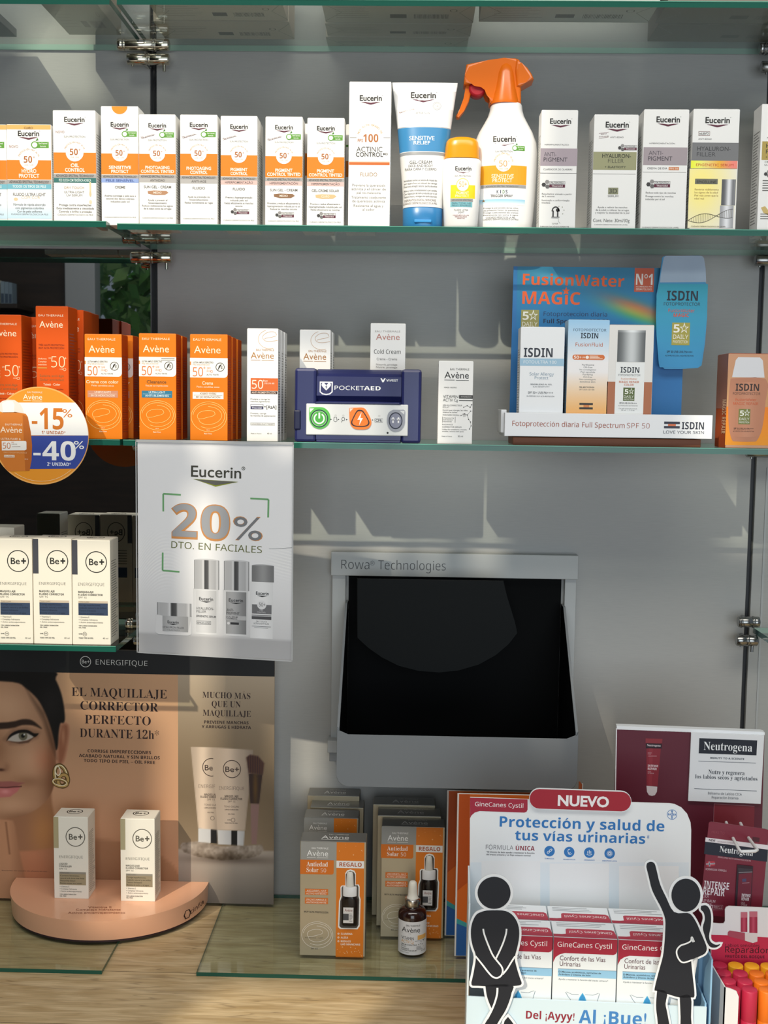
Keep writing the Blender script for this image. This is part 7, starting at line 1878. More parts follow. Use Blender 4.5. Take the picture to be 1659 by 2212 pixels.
# ------------------------------------------------------------------ amber dropper bottle
def dropper():
    ox, oy, s = CK
    Y = onz(ox + 1120 / s, oy + 1578 / s, ZG).y
    Y += 0.014
    X = lambda x: at(ox + x / s, oy + 1350 / s, Y).x
    xc = X(1121)
    z_ = lambda y: at(ox + 1121 / s, oy + y / s, Y).z - ZG
    r = (X(1249) - X(993)) / 2
    t = thing('dropper_bottle', 'amber dropper bottle with a white label and rubber bulb before a silver carton', 'bottle', (xc, Y, ZG))
    AM = M('2c1712', 0.12, 0, 0.5, 0.5)
    zb = z_(1150)
    prof = [(r * .9, 0), (r * .98, 0.002), (r, 0.005), (r, z_(1215)), (r * .97, z_(1190)), (r * .86, z_(1168)), (r * .66, z_(1152)), (r * .5, z_(1145))]
    mb = MB(); mb.lathe(0, 0, prof, AM, 44); mb.build('bottle_body', t)
    # label
    mb = MB(); z0, z1 = z_(1530), z_(1238); rl = r + 0.0003
    a0, a1 = R(198), R(352)
    n = 40
    vs = []
    for i in range(n + 1):
        q = a0 + (a1 - a0) * i / n
        vs += [(rl * math.cos(q), rl * math.sin(q), z0), (rl * math.cos(q), rl * math.sin(q), z1)]
    mb.add(vs, [(2 * i, 2 * i + 2, 2 * i + 3, 2 * i + 1) for i in range(n)], M('e6e5e6', 0.45), True)
    W = 2 * r
    def wp(u, v):
        x = max(-r * .995, min(r * .995, u - r)); y = -math.sqrt(rl * rl - x * x)
        return Vector((x, y, v)), Vector((x, y, 0)).normalized()
    A = Art(mb, (ox + 993 / s, oy + 1238 / s, ox + 1249 / s, oy + 1530 / s), W, z1 - z0, crop=CK, warp=lambda u, v: wp(u, v + z0))
    avlogo(A, 1110, 1330, 160, '4a4644', True)
    A.text('VITAMIN', 1082, 1396, 26, '4a4644', 108, 'g'); A.text('ACTIV Cg', 1082, 1426, 26, 'd8a868', 108, 'g'); A.rect(1170, 1358, 1240, 1396, 'e9b266', 2); A.rect(1146, 1404, 1236, 1407, '8a8684', 2)
    for q, y, w, x in (('SÉRUM CORRECTEUR', 1445, 136, 1028), ('ÉCLAT', 1461, 44, 1028), ('RADIANCE', 1480, 66, 1028), ('CORRECTOR SERUM', 1495, 132, 1028)): A.text(q, x, y, 10, '4a4644', w, 'gb', 'l')
    A.smallprint(1160, 1225, 1455, 1488, 9, '7a7674', 2); A.text('30 ml', 1218, 1505, 16, '8a8684', 36, 'g'); A.text('Made in France', 1058, 1512, 8, '6a6664', 74, 'g')
    for p in ((1180, 1440), (1195, 1436), (1210, 1442), (1222, 1412), (1200, 1420)): A.disc(p[0], p[1], 4, '4a4644', 2, n=8)
    mb.build('label', t)
    rc = (X(1193) - X(1053)) / 2
    mb = MB(); mb.lathe(0, 0, [(rc * .9, z_(1166)), (rc, z_(1160)), (rc, z_(1082)), (rc * .96, z_(1074)), (rc * .6, z_(1072))], M('cfcbc4', 0.22, 1.0), 40); mb.build('silver_collar', t)
    rb = (X(1168) - X(1083)) / 2
    mb = MB(); mb.lathe(0, 0, [(rb * 1.25, z_(1074)), (rb * 1.2, z_(1064)), (rb * 1.02, z_(1056)), (rb, z_(1010)), (rb * .92, z_(965)), (rb * .82, z_(940)), (rb * .6, z_(928)), (rb * .3, z_(923)), (0.0003, z_(922))], M('e6e3d8', 0.5), 32); mb.build('rubber_bulb', t)
dropper()

# ------------------------------------------------------------------ orange and blue cardboard stand under the chute
def orange_stand():
    ox, oy, s = CK
    t = None
    for k, (x0, x1, ybot, ytop, yo0, yo1) in enumerate(((1516, 2632, 1598, 112, 1255, 1330), (1424, 1500, 1416, 112, 1095, 1190))):
        Y = onz(ox + 1500 / s, oy + ybot / s, ZG).y
        if t is None:
            t = thing('cardboard_stand', 'orange and blue cardboard stand with white edges, between silver cartons and urinary display', 'display', (at(ox + x0 / s, 1900, Y).x, Y, ZG))
            o0 = Vector(t.location)
        zt = at(ox + x0 / s, oy + ytop / s, min(Y, -0.10)).z - ZG if k == 0 else at(ox + x0 / s, oy + ytop / s, Y).z - ZG
        zt = min(zt, at(960, 1709, -0.20).z - ZG - 0.002)
        xa = at(ox + x0 / s, 1850, Y).x - o0.x
        xb = at(ox + x1 / s, 1850, Y).x - o0.x
        if k == 1: xb = at(1250, 1850, Y).x - o0.x
        mb = MB()
        y_ = Y - o0.y
        mb.box(xa, xb, y_, y_ + 0.002, 0, zt, M('e9e6e2', 0.5), 0.0003)
        yb = proj((o0.x + xa, Y, ZG))[1]; yt_ = proj((o0.x + xa, Y, ZG + zt))[1]
        W = xb - xa
        A = Art(mb, (0, yt_, 1000, yb), W, zt, (xa, y_, 0))
        g = 1000 * 0.0024 / W
        py = lambda y: oy + y / s
        xw = 1000 * (0.03 / W)
        A.rect(g, yt_ + 1.2, 1000 - g, yb - 1.5, 'd9691f', 1)
        A.poly([(g, py(yo0)), (xw, py(yo1)), (3 * xw, py(yo1) + 22), (1000 - g, py(yo1) + 10), (1000 - g, yb - 1.5), (g, yb - 1.5)], '3fa0a4', 2)
        A.poly([(g, py(yo0) + 11), (xw, py(yo1) + 8), (3 * xw, py(yo1) + 32), (1000 - g, py(yo1) + 22), (1000 - g, yb - 1.5), (g, yb - 1.5)], '2a62a8', 3)
        A.poly([(g, yt_ + 1.2), (xw * .6, yt_ + 1.2), (xw * .9, py(yo0) - 90), (g, py(yo0) - 60)], 'bf5217', 2)
        mb.build('printed_panel', t)
    mb = MB()
    Yp_ = -0.05
    a = at(1249, 1690, -0.12).x - o0.x; b = at(1257.5, 1690, -0.12).x - o0.x
    zz0, zz1 = at(1253, 1730, -0.12).z - ZG, at(1253, 1689, -0.12).z - ZG
    slab(mb, [(a - 0.02, 0), (b, 0), (b, zz1 - 0.004), (b - 0.003, zz1), (a + .001, zz1), (a + 0.001, zz0), (a - 0.02, zz0)], -0.12 - o0.y, -0.118 - o0.y, M('c9683a', 0.5)); mb.box(b, b + 0.0016, -0.1205 - o0.y, -0.1175 - o0.y, 0, zz1 - 0.003, M('e9e6e2', 0.5)); mb.build('rear_tab', t)
orange_stand()
# ------------------------------------------------------------------ free-standing cardboard displays in front
CL, CM, CN = (980, 1680, 4.159), (1280, 1680, 4.158), (1300, 1550, 4.621)
class RayArt(Art):
    """prints on any plane (p0, n): every crop pixel lands where its sight line meets the plane"""
    def __init__(self, mb, p0, n, o0, crop, rot0=0.0):
        self.mb, self.p0, self.n, self.o0, self.crop, self.rot0 = mb, Vector(p0), Vector(n).normalized(), Vector(o0), crop, rot0
        self.warp, self.lay = None, 1
    def hit(self, x, y):
        ox, oy, s = self.crop
        d = ray(ox + x / s, oy + y / s)
        return CAM + d * ((self.p0 - CAM).dot(self.n) / d.dot(self.n))
    def P(self, x, y):
        return self.hit(x, y) + self.n * (EPS * self.lay) - self.o0
    def uv(self, x, y):
        return (x, -y)
    def text(self, s, x, y, h, mat, w=None, st='g', al='c', lay=None, rot=None, flip=False):
        Art.text(self, s, x, y, h, mat, w, st, al, lay, self.rot0 if rot is None else rot, flip)
    def plate(self, pts, th, mat, side=None, front=0.0):
        q = [self.hit(*p) + self.n * front - self.o0 for p in pts]
        a = sum(pts[i][0] * pts[(i + 1) % len(pts)][1] - pts[(i + 1) % len(pts)][0] * pts[i][1] for i in range(len(pts)))
        if a > 0: q = q[::-1]
        b = [p - self.n * th for p in q]
        k = len(q)
        self.mb.add(q, [tuple(range(k))], mat)
        self.mb.add(b, [tuple(range(k))[::-1]], side or mat)
        self.mb.add(q + b, [(i, k + i, k + (i + 1) % k, (i + 1) % k) for i in range(k)], side or mat)
def grow(pts, d):
    n = len(pts); out = []
    a = sum(pts[i][0] * pts[(i + 1) % n][1] - pts[(i + 1) % n][0] * pts[i][1] for i in range(n))
    sg = 1 if a > 0 else -1
    for i in range(n):
        p, q, r = pts[i - 1], pts[i], pts[(i + 1) % n]
        def nr(u, v):
            dx, dy = v[0] - u[0], v[1] - u[1]; L = math.hypot(dx, dy) or 1
            return (dy / L * sg, -dx / L * sg)
        n1, n2 = nr(p, q), nr(q, r)
        mx_, my_ = n1[0] + n2[0], n1[1] + n2[1]
        L = math.hypot(mx_, my_) or 1
        k = min(1.6, 2 / max(L, 0.3) / 1.0 * 1.0) if L else 1
        out.append((q[0] + mx_ / L * d * min(k, 1.5), q[1] + my_ / L * d * min(k, 1.5)))
    return out
def rotv(a): return Vector((math.sin(R(a)), -math.cos(R(a)), 0))

def urinary_display():
    Yf = -0.50
    c = at(1265, 2162, Yf)
    nrm = rotv(-2.2)                                  # the right side stands a little nearer
    o0 = Vector((c.x, Yf, ZC))
    t = thing('urinary_display', 'pale blue urinary health display headed NUEVO, with two black pictogram women', 'display', o0)
    U = Vector((-nrm.y, nrm.x, 0)); back = -nrm
    pf = Vector((c.x, Yf, c.z))
    def plane(d): return pf + back * d
    PB = M('cfe2ec', 0.5)
    # front panel of the tray
    mb = MB(); A = RayArt(mb, plane(0), nrm, o0, CL, -2.4)
    zc = ZC
    def corner(x, y, d):
        A2 = RayArt(mb, plane(d), nrm, (0, 0, 0), CL); return A2.hit(x, y)
    l0, r0 = corner(118, 1968, 0), RayArt(mb, plane(0), nrm, (0, 0, 0), CM).hit(1026, 2058)
    zt = (l0.z + r0.z) / 2
    W = (r0 - l0).dot(U)
    def box_uv(mb_, u0, u1, d0, d1, z0, z1, mat, mats=None):
        vs = []
        for z in (z0, z1):
            for d in (d0, d1):
                for u in (u0, u1):
                    p = l0 + U * u + back * d; vs.append((p.x - o0.x, p.y - o0.y, z - o0.z))
        F = {'front': (0, 1, 5, 4), 'back': (3, 2, 6, 7), 'left': (2, 0, 4, 6), 'right': (1, 3, 7, 5), 'bottom': (2, 3, 1, 0), 'top': (4, 5, 7, 6)}
        for k, f in F.items():
            mb_.add(vs, [f], (mats or {}).get(k, mat))
    box_uv(mb, 0, W, 0, 0.002, ZC, zt, PB)
    D = 0.118
    Wt = M('dfe9ee', 0.5)
    zs = corner(140, 1100, 0.012).z
    box_uv(mb, 0, 0.002, 0.003, D, ZC, zs, Wt)
    zr = RayArt(mb, plane(0.012), nrm, (0, 0, 0), CM).hit(960, 1600).z
    BL = M('8fb9d8', 0.5)
    box_uv(mb, W - 0.002, W, 0.002, 0.05, ZC, zt + 0.004, BL); box_uv(mb, W + 0.004, W + 0.006, 0.004, D, ZC, zr, BL); box_uv(mb, W, W + 0.004, 0.05, 0.052, ZC, zr - 0.006, BL)
    box_uv(mb, 0.002, W, 0.002, D, ZC + 0.0005, ZC + 0.002, Wt)
    A.text('Del ¡Ayyy!', 866, 2172, 70, '8e2436', 436, 'x'); 
    A.text('Al ¡Bue!', 1425, 2216, 118, '3f7fc0', 606, 'x')
    mb.build('tray', t)
    # back panel
    mb = MB(); B = RayArt(mb, plane(D), nrm, o0, CL, -2.2)
    def mpt(x, y): return ((1280 + x / 4.158 - 980) * 4.159, (1680 + y / 4.158 - 1680) * 4.159)
    R_ = [mpt(*p) for p in ((690, 232), (740, 240), (800, 270), (850, 325), (880, 400), (886, 470), (872, 1500))]
    foot = corner(160, 2212, D)
    B.plate([(147, 176), (300, 181), (680, 196)] + R_ + [(140, 1500)], 0.002, M('edf0f1', 0.5), M('f2f4f5', 0.5))
    B.plate([(140, 1500), R_[-1], (R_[-1][0], 2080), (140, 2080)], 0.002, M('cfdfe9', 0.5))
    def wash(x, y):
        k = np.clip((y - 400) / 1000, 0, 1)
        return 0.93 - 0.10 * k, 0.94 - 0.05 * k, 0.945 - 0.015 * k
    B.paint(150, 760, R_[-1][0] - 8, 1490, 60, wash)
    for x0, x1, y0 in ((250, 778, 745), (862, 1395, 770), (1485, 2022, 792)): B.rect(x0, y0, x1, 1490, 'eeefef', 2)
    RD, RD2 = 'a3233a', 'b32235'
    B.poly([(147, 178), (664, 194), (664, 285), (655, 305), (635, 313), (232, 299), (190, 312), (160, 338), (147, 364)], RD, 2)
    B.text('GineCanes Cystil', 408, 262, 38, 'f4ecec', 434, 'n', lay=3)
    BLU = '2f78bd'
    B.text('Protección y salud de', 1152, 460, 92, BLU, 1480, 'x', rot=-1.7); B.text('tus vías urinarias', 1135, 576, 88, BLU, 1170, 'x', rot=-1.7); B.text('*', 1745, 575, 60, BLU, 20, 'g')
    B.text('FÓRMULA', 412, 645, 40, '55505a', 246, 'nl', rot=-1.5); B.text('ÚNICA', 642, 653, 40, '8e2436', 170, 'b', rot=-1.5)
    B.text('*El Diente de león ayuda a mantener la función', 510, 678, 14, '3a3840', 432, 'gb', rot=-1.6); B.text('del tracto urinario y un flujo urinario normal', 492, 700, 14, '3a3840', 398, 'gb', rot=-1.6)
    for i, (x, y, cap) in enumerate(((861, 659, 'D-MANOSA'), (1038, 667, 'PROBIÓTICOS'), (1218, 672, 'ARÁNDANO'), (1401, 680, 'DIENTE DE LEÓN'))):
        B.disc(x, y, 47, BLU, 2); B.text(cap, x, y + 72, 10, BLU, (84, 108, 96, 130)[i], 'gb', rot=-1.5)
        w_ = 'e8f0f6'
        if i == 0: B.ring(x - 10, y + 9, 13, 5, w_, 3, ry=8, rot=40); B.ring(x + 11, y - 9, 13, 5, w_, 3, ry=8, rot=40)
        if i == 1: B.ring(x, y - 8, 12, 5, w_, 3, ry=18, a0=60, a1=330); B.ring(x + 6, y + 12, 16, 5, w_, 3, ry=8, a0=180, a1=360)
        if i == 2:
            for k in (-14, 0, 14): B.line([(x + k, y + 10), (x + k, y - 22 + abs(k) * .6)], 6, w_, 3)
            B.ring(x, y + 8, 24, 5, w_, 3, ry=14, a0=200, a1=340)
        if i == 3:
            for k in range(14): B.line([(x + 6 * math.cos(k * .449), y + 6 * math.sin(k * .449)), (x + 28 * math.cos(k * .449), y + 28 * math.sin(k * .449))], 3.5, w_, 3)
    cx, cy = mpt(714, 330)
    B.ring(cx, cy, 43, 4, BLU, 2); B.text('BAYER', cx, cy + 8, 17, BLU, 74, 'b')
    for i, ch in enumerate('BAER'): B.text(ch, cx, cy + (-22, -6, 22, 38)[i], 15, BLU, 14, 'b', lay=3)
    bpan = mb.build('back_panel', t)
    # pill
    mb = MB(); B = RayArt(mb, plane(D - 0.0035), nrm, o0, CL, -2.0)
    e = mpt(258, 216)
    def arc(cx_, cy_, r, a0, a1, n=10): return [(cx_ + r * math.cos(R(a0 + (a1 - a0) * i / n)), cy_ - r * math.sin(R(a0 + (a1 - a0) * i / n))) for i in range(n + 1)]
    def pill(g, dy): return arc(770, 189 + dy, 88 + g, 90, 270) + arc(e[0], e[1] + dy - 2, 88 + g, -90, 90)
    B.plate(pill(4, 0), 0.003, M('eceff0', 0.5)); B.poly(pill(0, 0), 'a31f30', 1)
    B.text('NUEVO', 1164, 255, 93, 'f4f0f0', 460, 'gx', rot=-2.0)
    mb.build('headline_pill', bpan)
    # the two pictogram women
    BKc = '1b1e26'
    def card(name, crop, blacks, whites, wgrow, disc):
        m = MB(); C = RayArt(m, plane(-0.0035), nrm, o0, crop, 0)
        cx_, cy_, rx, ry = disc
        C.plate([(cx_ + (rx + 24) * math.cos(k * math.pi / 24), cy_ + (ry + 24) * math.sin(k * math.pi / 24)) for k in range(48)], 0.0015, M('eef0f2', 0.45), M('d4d8dc', 0.5))
        for i, b in enumerate(blacks):
            s_ = smooth(b + b[:1], 3)[:-1]
            C.plate(grow(s_, wgrow), 0.0015, M('eef0f2', 0.45), M('d4d8dc', 0.5), front=0.00004 * (i + 1))
        C.disc(cx_, cy_, rx, BKc, 3, ry, 40)
        for b in blacks: C.poly(smooth(b + b[:1], 3)[:-1], BKc, 3)
        for w_, tk in whites: C.line(smooth(w_, 4), tk, 'eef0f2', 5)
        return m.build(name, t)
    card('crossed_leg_figure', CL,
         [[(250, 1205), (300, 1192), (440, 1192), (510, 1218), (558, 1272), (585, 1345), (588, 1430), (572, 1520), (550, 1612), (562, 1690), (592, 1790), (610, 1850), (560, 1868), (400, 1876), (220, 1868), (160, 1858), (175, 1770), (200, 1612), (172, 1515), (156, 1430), (158, 1340), (180, 1268), (212, 1222)],
          [(284, 1860), (522, 1860), (520, 1930), (498, 2010), (462, 2095), (415, 2170), (370, 2250), (345, 2330), (230, 2330), (270, 2230), (325, 2135), (345, 2090), (318, 2020), (296, 1950)],
          [(488, 2148), (540, 2215), (600, 2330), (500, 2330), (450, 2210)]],
         [([(265, 1355), (275, 1405), (310, 1500), (350, 1590), (395, 1650), (430, 1695), (441, 1735), (427, 1775), (390, 1797), (350, 1786), (310, 1745), (260, 1680), (196, 1600)], 15), ([(475, 1355), (470, 1400), (445, 1480), (410, 1560), (378, 1625)], 15), ([(440, 1765), (480, 1715), (520, 1650), (552, 1602)], 15), ([(393, 1886), (390, 1940), (372, 2010), (342, 2085), (300, 2165)], 17)], 20, (363, 1033, 148, 144))
    card('waving_figure', CM,
         [[(483, 800), (490, 768), (523, 754), (556, 770), (575, 830), (606, 955), (660, 1072), (732, 1205), (850, 1213), (892, 1238), (932, 1300), (972, 1390), (1022, 1510), (1018, 1562), (985, 1592), (900, 1628), (886, 1650), (900, 1790), (915, 1955), (880, 1972), (780, 1972), (668, 1940), (575, 1912), (557, 1892), (600, 1720), (632, 1600), (645, 1490), (652, 1380), (652, 1270), (618, 1172), (572, 1085), (532, 1000), (505, 890)],
          [(580, 1900), (668, 1925), (655, 2030), (672, 2120), (700, 2330), (610, 2330), (580, 2150), (570, 2040)],
          [(782, 1960), (880, 1960), (884, 2150), (888, 2330), (796, 2330), (790, 2150)],
          [(975, 1150), (1020, 1146), (1052, 1182), (1065, 1250), (1060, 1340), (1046, 1420), (1060, 1472), (1106, 1500), (1148, 1494), (1112, 1522), (1060, 1520), (1028, 1478), (1005, 1410), (990, 1345), (1008, 1270), (998, 1212), (972, 1182)]],
         [([(912, 1472), (890, 1428), (882, 1464), (840, 1488), (790, 1506), (757, 1545), (758, 1592), (785, 1642), (822, 1658), (890, 1636)], 14), ([(905, 1475), (893, 1440)], 16)], 18, (838, 1054, 130, 148))
    # cartons in the tray: three columns of two
    zb = o0.z + 0.0022
    yrow = []
    hitz = lambda x, y, z: onz(x, y, z)
    Yc = Yf + 0.007
    ztop = at(1265, 2027, Yc).z
    d2 = onz(1260, 1993, ztop).y - Yc
    d2 = max(0.036, min(0.05, d2))
    xs = [at(1194.5 - 139.5, 2060, Yc).x, at(1194.5, 2060, Yc).x, at(1333.5, 2060, Yc).x, at(1473, 2060, Yc).x]
    names = ('next to the crossed-leg figure', 'in the middle', 'next to the waving figure')
    for row in (0, 1):
        for k in range(3):
            x0, x1 = xs[k] + 0.0006, xs[k + 1] - 0.0006
            w = x1 - x0; h = ztop - zb
            # the row follows the display's turn
            rel = (x0 + x1) / 2 - o0.x
            y0 = Yc + row * (d2 + 0.0006) - rel * math.tan(R(2.2)) * 1.0
            tt = thing('sachet_carton', ('front row carton with a dark red top band, ' if row == 0 else 'rear row carton with only its lid showing, ') + names[k], 'carton', ((x0 + x1) / 2, y0, zb), R(-2.2), 'cartons in the urinary health display')
            m = MB(); m.box(-w / 2, w / 2, 0, d2, 0, h, M('e4e9ec', 0.45), 0.0005)
            if row == 0:
                yb = proj((x0, y0, zb))[1]
                xp0, xp1 = proj((x0, y0, ztop))[0], proj((x1, y0, ztop))[0]
                yt = proj(((x0 + x1) / 2, y0, ztop))[1]
                sc_ = (xp1 - xp0) / 139.0
                C = Art(m, (0, 0, 575, (yb - yt) * 4.159 / sc_), w, h, (-w / 2, 0, 0))
                E_ = lambda x, y: (x - 897, y - 1433)
                C.poly([E_(*p) for p in ((897, 1433), (1472, 1433), (1472, 1540), (1462, 1562), (1440, 1572), (1000, 1572), (955, 1586), (920, 1610), (903, 1645), (897, 1660))], 'a3233a', 1)
                C.text('GineCanes Cystil', 281, 84, 44, 'f4ecec', 490, 'n'); C.text('Confort de las Vías', 266, 205, 42, '63424a', 412, 'g'); C.text('Urinarias', 154, 256, 42, '63424a', 188, 'g')
                C.rect(46, 282, 575, 352, '8fbfde', 1); C.rect(46, 280, 575, 283, '6a7a88', 2)
                C.text('D-Manosa, probióticos, extractos de', 245, 315, 15, '38444e', 384, 'gb'); C.text('Arándano y Diente de león', 198, 338, 15, '38444e', 290, 'gb')
                C.text('Ayuda a mantener la función del tracto urinario*', 278, 382, 15, '55606a', 450, 'g')
                C.line([(120, 490), (145, 530), (170, 560)], 4, '6f7f8c', 2); C.line([(130, 488), (180, 508), (240, 506)], 3, '6f7f8c', 2); C.line([(300, 506), (370, 508), (420, 488)], 3, '6f7f8c', 2); C.line([(430, 490), (410, 560)], 4, '6f7f8c', 2)
                for q, cl in ((0, '4aa8d0'), (1, '3a8ec4')):
                    C.poly([(275, 490 + 14 * q), (300 - 6 * q, 530), (325 - 18 * q, 600), (225 + 18 * q, 600), (250 + 6 * q, 530)], cl, 2 + q)
            m.build('carton_body', tt)
            m = MB(); m.box(-w / 2 + .0004, w / 2 - .0004, 0.0002, d2 - .0002, h, h + 0.0007, M('e8ecee', 0.45), 0.0002)
            C = Art(m, (0, 0, 100, 60), w, d2, (-w / 2, 0, h + 0.0007), (1, 0, 0), (0, 1, 0), (0, 0, 1))
            C.poly([(0, 60), (100, 60), (100, 18), (97, 24), (92, 27), (24, 27), (20, 30), (18, 42), (0, 56)] if False else [(0, 60), (100, 60), (100, 50), (98, 32), (94, 28), (24, 28), (21, 31), (20, 48), (0, 53)], 'b32a40', 1)
            C.text('GineCanes Cystil', 60, 36, 9, 'f4ecec', 68, 'n', flip=True, lay=2)
            C.smallprint(8, 90, 6, 22, 6, '8a8f94', 1, 1.6); C.rect(0, 50, 100, 60, 'a3233a', 2)
            m.build('tuck_lid', tt)
urinary_display()

# ------------------------------------------------------------------ dark red lip care display with a hanging card
def lip_display():
    Y0 = -0.245
    nrm = rotv(-4.0)
    c = at(1490, 1600, Y0)
    o0 = Vector((c.x, Y0, ZG))
    t = thing('lip_care_display', 'dark red lip care display with a white headed card, against the grey wall', 'display', o0)
    p0 = Vector((c.x, Y0, c.z)); back = -nrm
    mb = MB(); A = RayArt(mb, p0, nrm, o0, CN, -2.2)
    RDK = M('5c1a2c', 0.45)
    # board down to the worktop
    yb = 1550 + 0
    bot = 2465
    A.plate([(150, 118), (1625, 175), (1560, bot), (60, bot)], 0.003, RDK)
    A.plate([(148, 85), (160, 84), (1600, 142), (1628, 150), (1625, 178), (150, 122)], 0.012, M('eceef0', 0.4))
    A.rect(0, 0, 1, 1, RDK, 0) if False else None
    A.plate([(142, 110), (152, 110), (138, 900), (128, 900)], 0.003, M('e4e2e4', 0.5), front=0.0003)
    # printed tube
    A.lay = 2
    A.poly([(437, 207), (605, 213), (600, 262), (437, 255)], '8a2c36', 2)
    A.paint(440, 256, 598, 308, 12, lambda x, y: (0.16 + 0 * x, 0.10 + 0 * x, 0.14 + 0 * x), 2)
    A.poly([(445, 305), (588, 310), (556, 690), (446, 680)], '84202f', 2); A.poly([(470, 306), (510, 307), (500, 684), (466, 682)], '8f2a37', 3)
    A.poly([(446, 680), (554, 684), (550, 740), (530, 774), (500, 782), (470, 774), (450, 740)], 'd2c8ca', 2)
    A.text('Neutrogena', 518, 288, 22, 'e8dee0', 136, 's', lay=3); A.text('NORWEGIAN', 478, 356, 9, 'd8a8b0', 40, 'g', lay=4); A.text('FORMULA', 474, 368, 9, 'd8a8b0', 30, 'g', lay=4); A.rect(462, 382, 548, 386, 'd8a8b0', 4)
    A.text('INTENSE', 510, 492, 22, 'ecd8dc', 104, 'b', lay=4); A.text('REPAIR', 503, 522, 22, 'ecd8dc', 90, 'b', lay=4); A.text('CICA', 474, 545, 10, 'd8b8c0', 32, 'n', lay=4); A.text('LIP BALM', 488, 560, 10, 'd8b8c0', 60, 'n', lay=4)
    A.poly([(1120, 860), (1524, 884), (1512, 1400), (1112, 1380)], '78222f', 2); A.line([(1120, 860), (1524, 884)], 4, 'a8707c', 3); A.line([(1120, 860), (1112, 1180)], 4, 'a8707c', 3)
    mb.build('back_board', t)
    mb = MB(); B = RayArt(mb, p0 + nrm * 0.004, nrm, o0, CN, -2.2)
    B.plate([(893, 152), (1622, 180), (1586, 862), (862, 832)], 0.0035, M('e3e5e8', 0.45))
    B.poly([(974, 205), (1551, 228), (1543, 377), (967, 356)], '1a1f2c', 2)
    B.text('Neutrogena', 1258, 330, 80, 'eef0f2', 484, 's', lay=3)
    B.text('BEAUTY TO A SCIENCE', 1252, 416, 17, '3c4450', 338, 'b'); B.line([(964, 434), (1538, 454)], 4, '5a6068', 2)
    B.text('Nutre y regenera', 1244, 568, 42, '2c3440', 360, 's'); B.text('los labios secos y agrietados', 1242, 618, 40, '2c3440', 620, 's')
    B.line([(922, 709), (1547, 733)], 4, '3c444e', 2)
    B.text('Bálsamo de Labios CICA', 1228, 772, 24, '3c444e', 338, 'n'); B.text('Reparación Intensa', 1229, 812, 24, '3c444e', 264, 'n')
    mb.build('header_card', t)
    # white wire hook with the hanging card
    q = lambda x, y, Y: at(1300 + x / 4.621, 1550 + y / 4.621, Y) - o0
    mb = MB(); pts = [q(1242, 1046, -0.262), q(1292, 1170, -0.335), q(1372, 1322, -0.395), q(1392, 1338, -0.399), q(1530, 1334, -0.399), q(1552, 1322, -0.395), q(1436, 1160, -0.335), q(1385, 1056, -0.265)]
    mb.tube(pts, 0.0021, M('e2e2e2', 0.35), 12); mb.build('wire_hook', t)
    # blister card
    Yc = -0.352
    n2 = Vector((-0.05, -1, 0.06)).normalized()
    pc = at(1580, 1880, Yc)
    tl = at(1530, 1776, Yc)
    t2 = thing('lip_balm_card', 'dark red blister card hanging tilted on the white wire hook', 'blister card', pc)
    mb = MB(); A = RayArt(mb, pc, n2, pc, CN, -5.0)
    CR = M('7a1f33', 0.4)
    # outline with slots for the hook left open as dark marks
    ol = [(1068, 1052), (1090, 1040), (1630, 1112), (1662, 1124), (1666, 1150), (1590, 2010), (1560, 2030), (1000, 1965), (975, 1940)]
    A.plate(ol, 0.0012, CR)
    A.poly([(1036, 1196), (1660, 1274), (1658, 1318), (1032, 1238)], 'e2dce0', 1); A.text('NEW', 1100, 1236, 22, '3a2430', 64, 'b'); A.text('UPGRADED FORMULA', 1238, 1252, 13, '8a7078', 170, 'n')
    A.poly([(1032, 1238), (1658, 1320), (1648, 1440), (1020, 1362)], '1b2030', 1)
    A.text('Neutrogena', 1340, 1362, 62, 'eef0f2', 336, 's', rot=-7); A.text('DEVELOPED WITH DERMATOLOGISTS', 1322, 1418, 14, 'd8b8c0', 330, 'n', rot=-7)
    A.poly([(1505, 1190), (1575, 1200), (1572, 1246), (1502, 1236)], '4a1422', 1)
    A.text('HERE TO', 1160, 1160, 26, '93404f', 130, 'g', rot=-7)
    A.poly([(1044, 1438), (1125, 1430), (1128, 1480), (1046, 1490)], 'b03040', 1); A.line([(1040, 1464), (1130, 1456)], 12, 'e8e0e4', 2); A.line([(1072, 1438), (1076, 1486)], 12, 'e8e0e4', 2); A.line([(1040, 1464), (1130, 1456)], 5, '2a3050', 3); A.line([(1072, 1438), (1076, 1486)], 5, '2a3050', 3)
    A.text('NORWEGIAN FORMULA', 1140, 1530, 20, 'e0c8d0', 208, 'n')
    A.text('INTENSE', 1142, 1708, 70, 'eae0e4', 250, 'b', rot=-5.5); A.text('REPAIR', 1116, 1774, 70, 'eae0e4', 214, 'b', rot=-5.5); A.text('CICA', 1036, 1796, 26, 'e0c8d0', 60, 'n'); A.text('LIP BALM', 1066, 1842, 26, 'e0c8d0', 130, 'n')
    A.text('24h', 1062, 1902, 46, 'e0c8d0', 90, 'b'); A.frame(1105, 1872, 1210, 1920, 3, 'c08a98', 2); A.text('Repara e', 1158, 1892, 13, 'e0c8d0', 82, 'n'); A.text('hidrata', 1158, 1908, 13, 'e0c8d0', 82, 'n')
    mb.build('card_board', t2)
    mb = MB(); B = RayArt(mb, pc + n2 * 0.002, n2, pc, CN, -5.0)
    B.poly([(1352, 1468), (1510, 1484), (1480, 1990), (1322, 1970)], '2b1420', 0)
    B.poly([(1360, 1500), (1500, 1512), (1494, 1600), (1368, 1588)], '3a3038', 1); B.poly([(1366, 1560), (1500, 1548), (1476, 1985), (1345, 1970)], '6d1c30', 2)
